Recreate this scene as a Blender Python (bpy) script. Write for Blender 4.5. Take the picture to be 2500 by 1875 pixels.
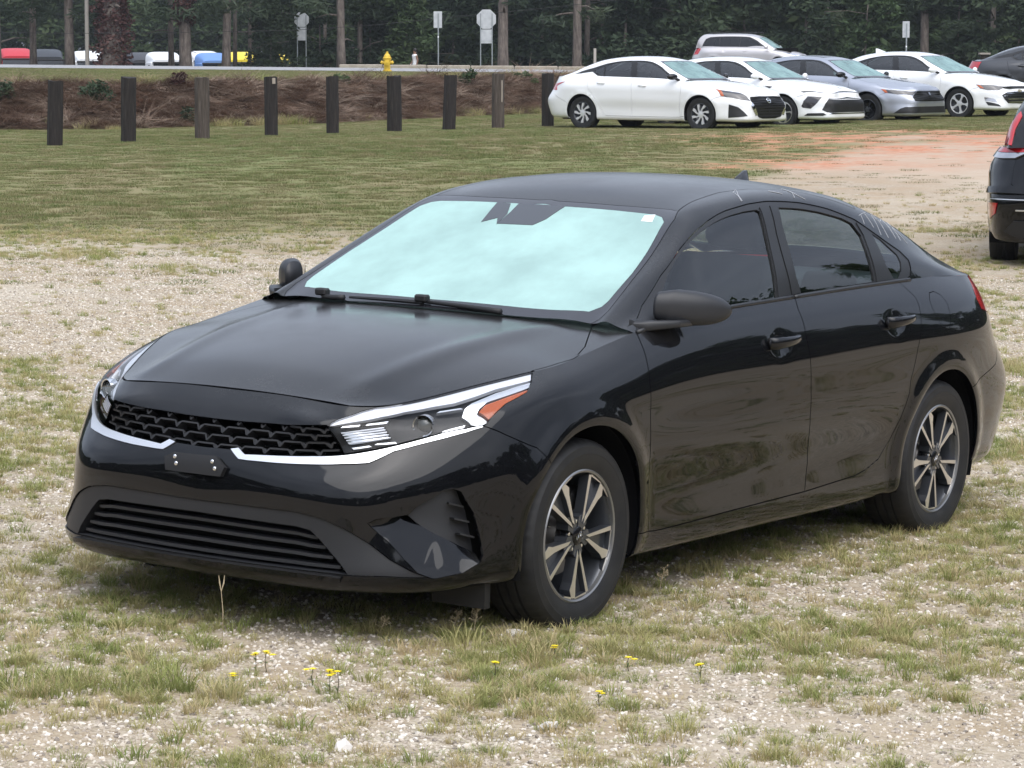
import bpy, bmesh, math, random
import numpy as np
from mathutils import Vector, Matrix
from mathutils.geometry import delaunay_2d_cdt
R = math.radians
for o in list(bpy.data.objects): bpy.data.objects.remove(o)
scene = bpy.context.scene
COL = scene.collection
random.seed(7); rng = np.random.default_rng(7)
# ---------------------------------------------------------------- camera, sky, sun, exposure
EYE = 1.8
cam = bpy.data.cameras.new('camera'); camo = bpy.data.objects.new('camera', cam); COL.objects.link(camo); scene.camera = camo
cam.sensor_width = 36; cam.sensor_fit = 'HORIZONTAL'; cam.angle = 0.3503815; cam.clip_start = .1; cam.clip_end = 3000
camo.location = (0, 0, EYE); camo.rotation_euler = (R(90-6.43287), 0, 0)
SUN_AZ, SUN_EL = R(160), R(56)       # azimuth from +Y (view direction) towards +X
world = bpy.data.worlds.new('World'); scene.world = world; world.use_nodes = True
wn = world.node_tree; wn.nodes.clear()
def wnode(t, **k):
    n = wn.nodes.new(t)
    for a, b in k.items(): setattr(n, a, b)
    return n
sky = wnode('ShaderNodeTexSky', sky_type='NISHITA', sun_disc=False, sun_elevation=SUN_EL, sun_rotation=SUN_AZ, air_density=1.0, dust_density=3.0, ozone_density=1.0)
hsv = wnode('ShaderNodeHueSaturation'); hsv.inputs['Saturation'].default_value = .45
tc = wnode('ShaderNodeTexCoord'); mp = wnode('ShaderNodeMapping'); mp.inputs['Scale'].default_value = (1, 1, 2.2)
nz = wnode('ShaderNodeTexNoise'); nz.inputs['Scale'].default_value = 2.3; nz.inputs['Detail'].default_value = 5; nz.inputs['Roughness'].default_value = .55
cr = wnode('ShaderNodeValToRGB'); cr.color_ramp.elements[0].position = .36; cr.color_ramp.elements[0].color = (.74, .77, .83, 1); cr.color_ramp.elements[1].position = .68; cr.color_ramp.elements[1].color = (1.22, 1.22, 1.24, 1)
mx = wnode('ShaderNodeMix', data_type='RGBA', blend_type='MULTIPLY'); mx.inputs[0].default_value = 1
bg = wnode('ShaderNodeBackground'); bg.inputs['Strength'].default_value = .15
wo = wnode('ShaderNodeOutputWorld')
L = wn.links.new
L(sky.outputs[0], hsv.inputs['Color']); L(tc.outputs['Generated'], mp.inputs[0]); L(mp.outputs[0], nz.inputs['Vector']); L(nz.outputs['Fac'], cr.inputs[0])
ov = wnode('ShaderNodeMix', data_type='RGBA'); ov.inputs[0].default_value = .6      # overcast layer, brightest overhead
sx = wnode('ShaderNodeSeparateXYZ'); L(tc.outputs['Generated'], sx.inputs[0]); ma = wnode('ShaderNodeMath', operation='MULTIPLY_ADD', use_clamp=True); ma.inputs[1].default_value = .87; ma.inputs[2].default_value = .13; L(sx.outputs[2], ma.inputs[0])
zc = wnode('ShaderNodeMix', data_type='RGBA'); zc.inputs[6].default_value = (0, 0, 0, 1); zc.inputs[7].default_value = (4.7, 5.2, 6.1, 1); L(ma.outputs[0], zc.inputs[0]); L(zc.outputs[2], ov.inputs[7])
L(hsv.outputs[0], ov.inputs[6]); L(ov.outputs[2], mx.inputs[6]); L(cr.outputs[0], mx.inputs[7]); L(mx.outputs[2], bg.inputs[0]); L(bg.outputs[0], wo.inputs[0])
sund = bpy.data.lights.new('sun', 'SUN'); sund.energy = 1.3; sund.angle = R(75); sund.color = (1, .97, .93)
suno = bpy.data.objects.new('sun', sund); COL.objects.link(suno)
sv = Vector((math.sin(SUN_AZ)*math.cos(SUN_EL), math.cos(SUN_AZ)*math.cos(SUN_EL), math.sin(SUN_EL)))
suno.rotation_euler = sv.to_track_quat('Z', 'Y').to_euler()
vs = scene.view_settings; vs.view_transform = 'Standard'; vs.look = 'None'; vs.exposure = 1.05; vs.gamma = 1; vs.use_curve_mapping = False
scene.render.engine = 'CYCLES'
scene.cycles.max_bounces = 8; scene.cycles.transparent_max_bounces = 16; scene.cycles.caustics_reflective = False; scene.cycles.caustics_refractive = False

# ---------------------------------------------------------------- spline surfaces
def _ncs(t):
    n = len(t); h = np.diff(t); A = np.zeros((n, n)); Bm = np.zeros((n, n)); A[0, 0] = A[-1, -1] = 1
    for i in range(1, n-1):
        A[i, i-1] = h[i-1]; A[i, i] = 2*(h[i-1]+h[i]); A[i, i+1] = h[i]
        Bm[i, i-1] = 6/h[i-1]; Bm[i, i+1] = 6/h[i]; Bm[i, i] = -6/h[i-1]-6/h[i]
    return np.linalg.solve(A, Bm)
def _basis(t, M, x):
    n = len(t); k = np.clip(np.searchsorted(t, x)-1, 0, n-2); h = t[k+1]-t[k]
    a = (t[k+1]-x)/h; b = (x-t[k])/h; W = np.zeros((len(x), n)); r = np.arange(len(x))
    W[r, k] += a; W[r, k+1] += b
    W += ((a**3-a)*h*h/6)[:, None]*M[k]+((b**3-b)*h*h/6)[:, None]*M[k+1]
    return W
class Surf:
    """C2 surface through a net[rows][cols][3]; u runs along columns, v along rows (both in metres)."""
    def __init__(s, net, mir0=False, mir1=False, post=None, flip=1):
        N = np.array(net, float); g = np.array([1, -1, 1.])
        cols = [N]
        if mir0: cols = [N[:, 2:0:-1]*g]+cols
        if mir1: cols = cols+[N[:, -2:-4:-1]*g]
        E = np.concatenate(cols, 1); o = 2 if mir0 else 0
        du = np.linalg.norm(np.diff(E, axis=1), axis=2).mean(0); u = np.concatenate([[0], np.cumsum(du)])
        s.nc = N.shape[1]; u -= u[o]; s.t = u; s.U = u[o+s.nc-1]
        dv = np.linalg.norm(np.diff(E, axis=0), axis=2).mean(1); v = np.concatenate([[0], np.cumsum(dv)])
        s.w = v; s.V = v[-1]; s.E = E; s.Mu = _ncs(u); s.Mv = _ncs(v); s.post = post; s.flip = flip
        s.uk = u[o:o+s.nc]; s.vk = v; s.lo = u[0]
    def raw(s, uv):
        uv = np.atleast_2d(np.asarray(uv, float))
        return np.einsum('ni,ijk,nj->nk', _basis(s.w, s.Mv, uv[:, 1]), s.E, _basis(s.t, s.Mu, uv[:, 0]))
    def at(s, uv):
        P = s.raw(uv); return P if s.post is None else s.post(P, np.atleast_2d(uv))
    def jac(s, uv, e=4e-4):
        uv = np.atleast_2d(np.asarray(uv, float)); a = np.array([e, 0]); b = np.array([0, e])
        return (s.at(uv+a)-s.at(uv-a))/(2*e), (s.at(uv+b)-s.at(uv-b))/(2*e)
    def nrm(s, uv, e=3e-3):
        a, b = s.jac(uv, e); n = np.cross(a, b); n /= np.linalg.norm(n, axis=1)[:, None]+1e-12
        return n*s.flip
    def grid(s, nu=160, nv=60):
        if not hasattr(s, '_g'):
            U, V = np.meshgrid(np.linspace(0, s.U, nu), np.linspace(0, s.V, nv)); s._guv = np.stack([U.ravel(), V.ravel()], 1); s._g = s.at(s._guv)
        return s._guv, s._g
    def solve(s, fn, tgt, ok=None, it=12):
        """uv such that fn(at(uv)) == tgt (2-vector each)."""
        guv, g = s.grid(); F = fn(g); out = []
        for T in np.atleast_2d(tgt):
            d = ((F-T)**2).sum(1)
            if ok is not None: d = np.where(ok, d, 1e18)
            x = guv[int(np.argmin(d))].copy()
            for _ in range(it):
                p = np.array([x, x+[1e-4, 0], x+[0, 1e-4]]); f = fn(s.at(p)); J = np.stack([f[1]-f[0], f[2]-f[0]], 1)/1e-4
                st = np.linalg.lstsq(J, T-f[0], rcond=1e-3)[0]; L = np.linalg.norm(st); x = x+st*min(1, .06/(L+1e-12))
                x = np.clip(x, [s.lo, 0], [s.U, s.V])
            out.append(x)
        return np.array(out)
    def xz(s, pts, side=1): return s.solve(lambda P: P[:, [0, 2]], pts)
    def xy(s, pts): return s.solve(lambda P: P[:, [0, 1]], pts)
    def yz(s, pts, front=True):
        guv, g = s.grid(); ok = (g[:, 0] > .2) if front else (g[:, 0] < -3)
        return s.solve(lambda P: P[:, [1, 2]], pts, ok)
def resample(p, step, closed=False):
    p = np.asarray(p, float)
    if closed: p = np.vstack([p, p[:1]])
    out = []
    for a, b in zip(p[:-1], p[1:]):
        n = max(1, int(np.ceil(np.linalg.norm(b-a)/step)))
        out += [a+(b-a)*k/n for k in range(n)]
    if not closed: out.append(p[-1])
    return np.array(out)
def smooth(p, n=8, closed=False):
    """Catmull-Rom (centripetal-ish) through points."""
    p = np.asarray(p, float); m = len(p)
    g = (lambda i: p[i % m]) if closed else (lambda i: p[i] if 0 <= i < m else (2*p[0]-p[1] if i < 0 else 2*p[-1]-p[-2]))
    o = []
    for i in range(m if closed else m-1):
        a, b, c, d = g(i-1), g(i), g(i+1), g(i+2)
        l1 = np.linalg.norm(c-b)+1e-9; l0 = np.linalg.norm(b-a)+1e-9; l2 = np.linalg.norm(d-c)+1e-9
        m1 = (c-b)/l1*.5+(b-a)/l0*.5; m2 = (d-c)/l2*.5+(c-b)/l1*.5
        for k in range(n):
            t = k/n; h = (2*t**3-3*t**2+1, t**3-2*t**2+t, -2*t**3+3*t**2, t**3-t**2)
            o.append(h[0]*b+h[1]*l1*m1+h[2]*c+h[3]*l1*m2)
    if not closed: o.append(p[-1])
    return np.array(o)
def inside(poly, pts):
    poly = np.asarray(poly); x, y = pts[:, 0], pts[:, 1]; c = np.zeros(len(pts), bool); q = np.roll(poly, 1, 0)
    for (x1, y1), (x0, y0) in zip(poly, q):
        m = ((y1 > y) != (y0 > y))
        if m.any(): c ^= m & (x < (x0-x1)*(y-y1)/((y0-y1) if abs(y0-y1) > 1e-15 else 1e-15)+x1)
    return c
def segdist(poly, pts):
    poly = np.asarray(poly); d = np.full(len(pts), 1e9); q = np.roll(poly, -1, 0)
    for a, b in zip(poly, q):
        ab = b-a; L = ab@ab+1e-15; t = np.clip(((pts-a)@ab)/L, 0, 1); d = np.minimum(d, np.linalg.norm(pts-a-t[:, None]*ab, axis=1))
    return d
def area2(p): p = np.asarray(p); q = np.roll(p, -1, 0); return (p[:, 0]*q[:, 1]-q[:, 0]*p[:, 1]).sum()/2

# ---------------------------------------------------------------- helpers
def mesh(name, V, F, normals=None, smooth=True):
    me = bpy.data.meshes.new(name)
    V = np.asarray(V, np.float32); me.vertices.add(len(V)); me.vertices.foreach_set('co', V.ravel())
    ls = np.fromiter((len(f) for f in F), np.int32, len(F)); li = np.fromiter((i for f in F for i in f), np.int32, int(ls.sum()))
    me.loops.add(len(li)); me.loops.foreach_set('vertex_index', li)
    me.polygons.add(len(F)); me.polygons.foreach_set('loop_start', np.concatenate([[0], np.cumsum(ls)[:-1]]).astype(np.int32))
    try: me.polygons.foreach_set('loop_total', ls)
    except Exception: pass
    me.polygons.foreach_set('use_smooth', np.full(len(F), bool(smooth)))
    me.update(calc_edges=True)
    if normals is not None: me.normals_split_custom_set_from_vertices([tuple(n) for n in np.asarray(normals, float)])
    return me
def obj(name, me, mat=None, parent=None, loc=None, rot=None, scale=None):
    o = bpy.data.objects.new(name, me); COL.objects.link(o)
    if mat is not None and me is not None and len(me.materials) == 0:
        for m in (mat if isinstance(mat, (list, tuple)) else [mat]): me.materials.append(m)
    if parent is not None: o.parent = parent
    if loc is not None: o.location = loc
    if rot is not None: o.rotation_euler = rot
    if scale is not None: o.scale = scale
    return o
def tag(o, label=None, category=None, group=None, kind=None):
    for k, v in (('label', label), ('category', category), ('group', group), ('kind', kind)):
        if v: o[k] = v
    return o
def empty(name, loc=(0, 0, 0), rz=0, parent=None):
    o = bpy.data.objects.new(name, None); COL.objects.link(o); o.location = loc; o.rotation_euler = (0, 0, rz); o.empty_display_size = .2
    if parent is not None: o.parent = parent
    return o
def copy_tree(o, parent=None):
    c = o.copy(); COL.objects.link(c); c.parent = parent
    for ch in list(o.children): copy_tree(ch, c)
    return c
class MB:
    """mesh builder: collects primitives into one mesh"""
    def __init__(s): s.V = []; s.F = []
    def add(s, V, F):
        b = len(s.V); s.V += [tuple(map(float, v)) for v in V]; s.F += [tuple(i+b for i in f) for f in F]; return s
    def box(s, c, d, rot=None, taper=1.0):
        x, y, z = d[0]/2, d[1]/2, d[2]/2; P = [Vector((a*x*(taper if k > 0 else 1), b*y*(taper if k > 0 else 1), k*z)) for k in (-1, 1) for a, b in ((-1, -1), (1, -1), (1, 1), (-1, 1))]
        if rot is not None: P = [rot@p for p in P]
        return s.add([p+Vector(c) for p in P], [(3, 2, 1, 0), (4, 5, 6, 7), (0, 1, 5, 4), (1, 2, 6, 5), (2, 3, 7, 6), (3, 0, 4, 7)])
    def tube(s, pts, r, n=8, cap=True):
        P = [Vector(p) for p in pts]; rs = r if isinstance(r, (list, tuple, np.ndarray)) else [r]*len(P); V = []; F = []
        up = Vector((0, 0, 1))
        for i, p in enumerate(P):
            t = (P[min(i+1, len(P)-1)]-P[max(i-1, 0)]).normalized(); a = t.cross(up)
            if a.length < 1e-3: a = t.cross(Vector((0, 1, 0)))
            a.normalize(); b = a.cross(t)
            for k in range(n):
                w = 2*math.pi*k/n; V.append(p+(a*math.cos(w)+b*math.sin(w))*rs[i])
        for i in range(len(P)-1):
            for k in range(n): F.append((i*n+k, i*n+(k+1) % n, (i+1)*n+(k+1) % n, (i+1)*n+k))
        if cap: F.append(tuple(range(n))[::-1]); F.append(tuple((len(P)-1)*n+k for k in range(n)))
        return s.add(V, F)
    def lathe(s, prof, n=32, axis='z', c=(0, 0, 0), a0=0, a1=2*math.pi):
        full = abs(a1-a0-2*math.pi) < 1e-6; m = n if full else n+1; V = []; F = []
        for k in range(m):
            w = a0+(a1-a0)*k/n; cw, sw = math.cos(w), math.sin(w)
            for r, h in prof:
                V.append({'z': (r*cw, r*sw, h), 'y': (r*cw, h, r*sw), 'x': (h, r*cw, r*sw)}[axis])
        p = len(prof)
        for k in range(n):
            k2 = (k+1) % m
            for j in range(p-1): F.append((k*p+j, k2*p+j, k2*p+j+1, k*p+j+1))
        return s.add([(a+c[0], b+c[1], d+c[2]) for a, b, d in V], F)
    def prism(s, poly, h0, h1, f=lambda x, y, h: (x, y, h)):
        n = len(poly); V = [f(x, y, h0) for x, y in poly]+[f(x, y, h1) for x, y in poly]
        return s.add(V, [tuple(range(n))[::-1], tuple(range(n, 2*n))]+[(i, (i+1) % n, n+(i+1) % n, n+i) for i in range(n)])
    def ellipsoid(s, c, r, n=12, m=8):
        V = []; F = []
        for i in range(m+1):
            t = math.pi*i/m
            for k in range(n): w = 2*math.pi*k/n; V.append((c[0]+r[0]*math.sin(t)*math.cos(w), c[1]+r[1]*math.sin(t)*math.sin(w), c[2]+r[2]*math.cos(t)))
        for i in range(m):
            for k in range(n): F.append((i*n+k, (i+1)*n+k, (i+1)*n+(k+1) % n, i*n+(k+1) % n))
        return s.add(V, F)
    def mesh(s, name, smooth=False, fix=True, bevel=0, seg=1):
        me = bpy.data.meshes.new(name); me.from_pydata(s.V, [], s.F)
        if fix or bevel:
            bm = bmesh.new(); bm.from_mesh(me)
            if bevel:
                bmesh.ops.remove_doubles(bm, verts=bm.verts, dist=1e-6)
                bmesh.ops.bevel(bm, geom=[e for e in bm.edges if len(e.link_faces) == 2 and e.calc_face_angle(0) > .5], offset=bevel, segments=seg, affect='EDGES', profile=.5)
            bmesh.ops.recalc_face_normals(bm, faces=bm.faces); bm.to_mesh(me); bm.free()
        me.polygons.foreach_set('use_smooth', np.full(len(me.polygons), bool(smooth))); me.update()
        if smooth == 'auto': me.set_sharp_from_angle(angle=R(35))
        return me
    def build(s, name, mat, parent=None, smooth=False, **k):
        return obj(name, s.mesh(name, smooth, **k), mat, parent)
# ---------------------------------------------------------------- materials
MATS = {}
def mat(name, col=(.5, .5, .5), rough=.5, metal=0, coat=0, spec=.5, emit=None, alpha=1, trans=0, ior=1.45, sub=None):
    if name in MATS: return MATS[name]
    m = bpy.data.materials.new(name); m.use_nodes = True; b = m.node_tree.nodes['Principled BSDF']
    b.inputs['Base Color'].default_value = (*col, 1); b.inputs['Roughness'].default_value = rough; b.inputs['Metallic'].default_value = metal
    b.inputs['Coat Weight'].default_value = coat; b.inputs['Coat Roughness'].default_value = .03; b.inputs['Specular IOR Level'].default_value = spec
    b.inputs['Transmission Weight'].default_value = trans; b.inputs['IOR'].default_value = ior; b.inputs['Alpha'].default_value = alpha
    MATS[name] = m; return m
class NT:
    """tiny node-tree helper"""
    def __init__(s, m): s.t = m.node_tree; s.b = s.t.nodes.get('Principled BSDF')
    def n(s, t, ins=None, **k):
        o = s.t.nodes.new(t)
        for a, b in k.items(): setattr(o, a, b)
        for a, b in (ins or {}).items():
            if hasattr(b, 'is_output') or isinstance(b, bpy.types.NodeSocket): s.t.links.new(b, o.inputs[a])
            else: o.inputs[a].default_value = b
        return o
    def noise(s, vec, scale, detail=4, rough=.5, dist=0): return s.n('ShaderNodeTexNoise', {'Vector': vec, 'Scale': scale, 'Detail': detail, 'Roughness': rough, 'Distortion': dist}).outputs['Fac']
    def ramp(s, fac, stops, interp='LINEAR'):
        r = s.n('ShaderNodeValToRGB', {'Fac': fac}); e = r.color_ramp; e.interpolation = interp
        while len(e.elements) < len(stops): e.elements.new(.5)
        for el, (p, c) in zip(e.elements, stops): el.position = p; el.color = (*c, 1) if len(c) == 3 else c
        return r.outputs['Color']
    def val(s, fac, a, b, c=0., d=1.): return s.n('ShaderNodeMapRange', {'Value': fac, 'From Min': a, 'From Max': b, 'To Min': c, 'To Max': d}).outputs['Result']
    def mix(s, f, a, b, bt='MIX'):
        o = s.n('ShaderNodeMix', data_type='RGBA', blend_type=bt)
        for i, v in ((0, f), (6, a), (7, b)):
            if isinstance(v, bpy.types.NodeSocket): s.t.links.new(v, o.inputs[i])
            else: o.inputs[i].default_value = v if i == 0 else ((*v, 1) if len(v) == 3 else v)
        return o.outputs[2]
    def math(s, op, a, b=0., c=0.):
        o = s.n('ShaderNodeMath', operation=op)
        for i, v in enumerate((a, b, c)):
            if isinstance(v, bpy.types.NodeSocket): s.t.links.new(v, o.inputs[i])
            else: o.inputs[i].default_value = v
        return o.outputs[0]
    def set(s, name, v):
        if isinstance(v, bpy.types.NodeSocket): s.t.links.new(v, s.b.inputs[name])
        else: s.b.inputs[name].default_value = v
    def bump(s, h, strength=.3, dist=.01):
        s.set('Normal', s.n('ShaderNodeBump', {'Height': h, 'Strength': strength, 'Distance': dist}).outputs[0])
    @property
    def objc(s): return s.n('ShaderNodeTexCoord').outputs['Object']
    @property
    def pos(s): return s.n('ShaderNodeNewGeometry').outputs['Position']

def paint(name, col, flake=0, rough=.22, dust=.0, metal=0):
    m = mat(name, col, rough, metal, coat=1.0); t = NT(m)
    t.b.inputs['Coat Roughness'].default_value = .025; t.b.inputs['Coat IOR'].default_value = 1.43
    if max(col) < .02: t.b.inputs['Specular IOR Level'].default_value = .03; t.b.inputs['Roughness'].default_value = .42
    if dust:      # dry film of dust on faces that look up
        g = t.n('ShaderNodeNewGeometry'); z = t.n('ShaderNodeSeparateXYZ', {0: g.outputs['Normal']}).outputs[2]
        f = t.math('MULTIPLY', t.val(z, .55, .98), t.val(t.noise(t.objc, 3.0, 6, .6), .30, .75, .45, 1.25))
        f2 = t.math('MULTIPLY', f, t.val(t.noise(t.objc, 60, 3, .6), .2, .8, .7, 1.2))
        t.set('Base Color', t.mix(t.math('MULTIPLY', f2, dust), col, (.30, .29, .27)))
        t.set('Coat Roughness', t.val(f, 0, 1, .025, .26))
    if flake:
        n = t.noise(t.objc, 900, 1); t.bump(n, .02*flake, .001)
    return m
M_BLACK = paint('black_paint', (.0030, .0033, .0044), dust=.07)
M_BLK_PLAIN = paint('black_gloss_trim', (.005, .005, .006))
M_WHITE = paint('white_paint', (.78, .79, .80), rough=.35)
M_SILVER = paint('silver_paint', (.37, .39, .44), metal=.75, rough=.42)
M_SILVER2 = paint('warm_silver_paint', (.52, .50, .50), metal=.6, rough=.42)
M_GREY = paint('dark_grey_paint', (.035, .037, .042), metal=.3, rough=.4)
M_DARK = mat('black_plastic', (.012, .012, .013), .55)
M_MATTE = mat('grained_grey_plastic', (.019, .020, .023), .50)
t = NT(M_MATTE); t.bump(t.noise(t.objc, 700, 2), .15, .001)
M_VOID = mat('underbody_black', (.004, .004, .004), .9, spec=.1)
M_CHROME = mat('chrome', (.75, .76, .78), .10, 1)
M_SATIN = mat('satin_silver_trim', (.80, .81, .83), .30, .85)
M_ALLOY = mat('machined_alloy', (.72, .70, .67), .28, .9)
M_RIMDARK = mat('dark_wheel_paint', (.060, .065, .075), .32, .5, coat=.5)
M_RIMGREY = mat('silver_wheel_paint', (.66, .67, .69), .35, .35, coat=.4)
M_DISC = mat('brake_steel', (.22, .21, .20), .4, .9)
M_SEAT = mat('seat_cloth', (.035, .036, .040), .85)
M_LINER = mat('grey_headliner', (.25, .25, .25), .9)
M_AMBER = mat('amber_reflector', (.40, .085, .02), .2, coat=.6)
M_RED = mat('red_lamp', (.42, .012, .018), .12, coat=1)
M_DRL = mat('white_light_guide', (.74, .76, .82), .35, coat=.5)
mat('sensor_grey', (.055, .06, .068), .35)
M_PAPER = mat('white_sticker', (.85, .87, .86), .6)
def rubber():
    m = mat('tyre_rubber', (.016, .0165, .018), .62); t = NT(m)
    n = t.noise(t.objc, 14, 5, .6); t.set('Base Color', t.ramp(n, [(.35, (.008, .0085, .010)), (.75, (.020, .0195, .019))])); t.bump(t.noise(t.objc, 300, 2), .2, .001); return m
M_TYRE = rubber()
def glass(name, tint, refl, ior=1.5, base=0.0, rough=0.0, gloss=(1, 1, 1)):
    """thin pane: tinted see-through plus mirror; base = extra reflectance of a coated pane"""
    m = bpy.data.materials.new(name); m.use_nodes = True; nt = m.node_tree; nt.nodes.clear(); MATS[name] = m
    n = lambda ty: nt.nodes.new(ty); o = n('ShaderNodeOutputMaterial'); tr = n('ShaderNodeBsdfTransparent'); tr.inputs[0].default_value = (*tint, 1)
    gl = n('ShaderNodeBsdfGlossy'); gl.inputs['Roughness'].default_value = rough; gl.inputs['Color'].default_value = (*gloss, 1)
    fr = n('ShaderNodeFresnel'); fr.inputs[0].default_value = ior; ma = n('ShaderNodeMath'); ma.operation = 'MULTIPLY_ADD'; ma.inputs[1].default_value = refl; ma.inputs[2].default_value = base; ma.use_clamp = True
    mi = n('ShaderNodeMixShader'); k = nt.links.new
    k(fr.outputs[0], ma.inputs[0]); k(ma.outputs[0], mi.inputs[0]); k(tr.outputs[0], mi.inputs[1]); k(gl.outputs[0], mi.inputs[2]); k(mi.outputs[0], o.inputs[0])
    return m
M_GLASS = glass('tinted_side_glass', (.60, .68, .68), 1.25, 1.52)
M_REAR = glass('rear_glass', (.80, .95, .92), .8, 1.5)
M_WIND = glass('misted_windscreen', (.62, .80, .75), 1.0, 1.5, base=.06, rough=.03, gloss=(.80, 1.0, .96))
def mist(m, col, f0, f1):
    """film of condensation on a pane: thin milky scattering with cleared, mottled patches"""
    nt = m.node_tree; k = nt.links.new; out = [n for n in nt.nodes if n.type == 'OUTPUT_MATERIAL'][0]; src = out.inputs[0].links[0].from_socket
    N_ = nt.nodes.new; d = N_('ShaderNodeBsdfDiffuse'); d.inputs[0].default_value = (*col, 1); tr = N_('ShaderNodeBsdfTranslucent'); tr.inputs[0].default_value = (*col, 1); a = N_('ShaderNodeAddShader') if 0 else N_('ShaderNodeMixShader'); a.inputs[0].default_value = .35; k(d.outputs[0], a.inputs[1]); k(tr.outputs[0], a.inputs[2])
    tc_ = N_('ShaderNodeTexCoord'); n1 = N_('ShaderNodeTexNoise'); n1.inputs['Scale'].default_value = 3.2; n1.inputs['Detail'].default_value = 6; n1.inputs['Roughness'].default_value = .6; k(tc_.outputs['Object'], n1.inputs['Vector'])
    mr = N_('ShaderNodeMapRange'); mr.inputs['From Min'].default_value = .35; mr.inputs['From Max'].default_value = .66; mr.inputs['To Min'].default_value = f0; mr.inputs['To Max'].default_value = f1; k(n1.outputs['Fac'], mr.inputs['Value'])
    mi = N_('ShaderNodeMixShader'); k(mr.outputs[0], mi.inputs[0]); k(src, mi.inputs[1]); k(a.outputs[0], mi.inputs[2]); k(mi.outputs[0], out.inputs[0])
mist(M_WIND, (.62, .90, .84), .60, .82)
M_WIND2 = glass('teal_windscreen', (.5, .66, .62), 1.0, 1.5, base=.10, rough=.03, gloss=(.76, 1.0, .97)); mist(M_WIND2, (.45, .66, .64), .25, .6)
M_CLEAR = glass('lamp_lens', (.93, .94, .95), .5, 1.4)
M_SMOKE = glass('smoked_lens', (.30, .30, .31), 1.0, 1.45)

# ---------------------------------------------------------------- terrain
def sstep(a, b, x): t = np.clip((x-a)/(b-a), 0, 1); return t*t*(3-2*t)
def bank_foot(x): return np.interp(x, [-60, -10.8, -7.9, -3.9, .5, 3, 10, 60], [56, 59, 59.5, 64, 73.5, 80, 92, 108])
def road_z(x): return 1.40-.0096*(np.clip(x, -60, 45)+21)
_VN = np.random.default_rng(3).random((64, 64))
def vnoise(x, y):
    xi = np.floor(x).astype(int); yi = np.floor(y).astype(int); fx = x-xi; fy = y-yi; fx = fx*fx*(3-2*fx); fy = fy*fy*(3-2*fy); g = lambda a, b: _VN[a % 64, b % 64]
    return (g(xi, yi)*(1-fx)+g(xi+1, yi)*fx)*(1-fy)+(g(xi, yi+1)*(1-fx)+g(xi+1, yi+1)*fx)*fy
def fbm(x, y, o=4):
    s = 0; a = .5
    for k in range(o): s = s+a*vnoise(x*2**k+17*k, y*2**k+5*k); a *= .5
    return s/(1-.5**o)
def ground_z(x, y):
    x = np.asarray(x, float); y = np.asarray(y, float)
    plane = -.0303+.025-.0345*(np.clip(x, -7, 7)+.515)-.00409*(np.clip(y, 0, 30)-9.73)
    fz = np.interp(x, [-14, -8, 4, 10, 16], [.29, .33, .42, .50, .56])+.02; z = plane+(fz-plane)*sstep(19, 50, y)
    far = sstep(8, 26, y); z = z+far*.05*(fbm(x*.12, y*.12)-.5)
    f = bank_foot(x); s = y-f; top = np.interp(x, [-12, 1], [1.25, 1.33])
    rz = road_z(x); ytop = f+3.5
    verge = top+(rz-.02-top)*np.clip((y-ytop)/np.maximum(121-ytop, 1), 0, 1)
    h = sstep(-.3, 3.6, s); zb = z+(verge-z)*h+np.where((s > 0) & (s < 4), .10*(fbm(x*1.3, y*1.3)-.5), 0)
    z = np.where(s > -.3, zb, z)
    z = np.where(y > 121, rz-.02+(y-121)*.0, z)
    beyond = rz-.02-.85*sstep(133.5, 139, y)-2.2*sstep(165, 205, y)*sstep(20, -25, x)
    return np.where(y > 132, beyond, z)
def gravel_mask(x, y):
    e = np.interp(x, [-30, -6, -3, 0, 2, 4, 6, 9, 40], [25, 26.5, 27.5, 30, 34, 40, 47, 50, 50])
    return sstep(2.2, -1.5, y-e+(3.2+3.5*sstep(0, 4, x))*(fbm(x*.45, y*.45)-.5)+1.2*(fbm(x*1.7, y*1.7)-.5))
def clay_mask(x, y):
    c = np.exp(-(((x-6.3)/3.0)**2+((y-49)/6.0)**2))*1.25+np.exp(-(((x-3.6)/1.2)**2+((y-41)/1.1)**2))*.8
    return np.clip(c*(.35+1.3*fbm(x*.7, y*.35+9))+.16*np.exp(-(((x-6)/4.0)**2+((y-43)/10.)**2)), 0, 1)
def grass_cover(x, y):
    """how much of the gravel yard the tufts cover"""
    n = fbm(x*.55+3, y*.40+8); n2 = fbm(x*1.6, y*1.2+30)
    c = .40+1.1*(n-.5)+1.7*(n2-.5)
    c += .35*np.exp(-(((x+.95)/.5)**2+((y-8.05)/.3)**2))+.30*np.exp(-(((x+1.35)/.3)**2+((y-7.6)/.25)**2))+.12*np.exp(-(((x-2.6)/1.6)**2+((y-9.4)/1.6)**2))
    c -= .9*np.exp(-(((x+2.3)/2.6)**2+((y-20.5)/4.2)**2))+.6*np.exp(-(((x-4.5)/2.5)**2+((y-33)/8)**2))
    return np.clip(c, .03, 1)
def graded(a, b, n, near, p): t = np.linspace(0, 1, n); return a+(b-a)*t**p
ys = np.unique(np.concatenate([np.linspace(-400, -10, 14), np.linspace(-8, 4, 7), np.linspace(4, 30, 150), np.linspace(30, 56, 80), np.linspace(56, 90, 130), np.linspace(90, 142, 60), np.linspace(145, 240, 24), np.linspace(260, 1500, 12)]))
xs = np.unique(np.concatenate([np.linspace(-900, -60, 10), np.linspace(-55, -16, 24), np.linspace(-15, 15, 170), np.linspace(16, 55, 24), np.linspace(60, 900, 10)]))
X, Y = np.meshgrid(xs, ys); Zg = ground_z(X, Y)
nx, ny = len(xs), len(ys); idx = np.arange(nx*ny).reshape(ny, nx)
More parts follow.
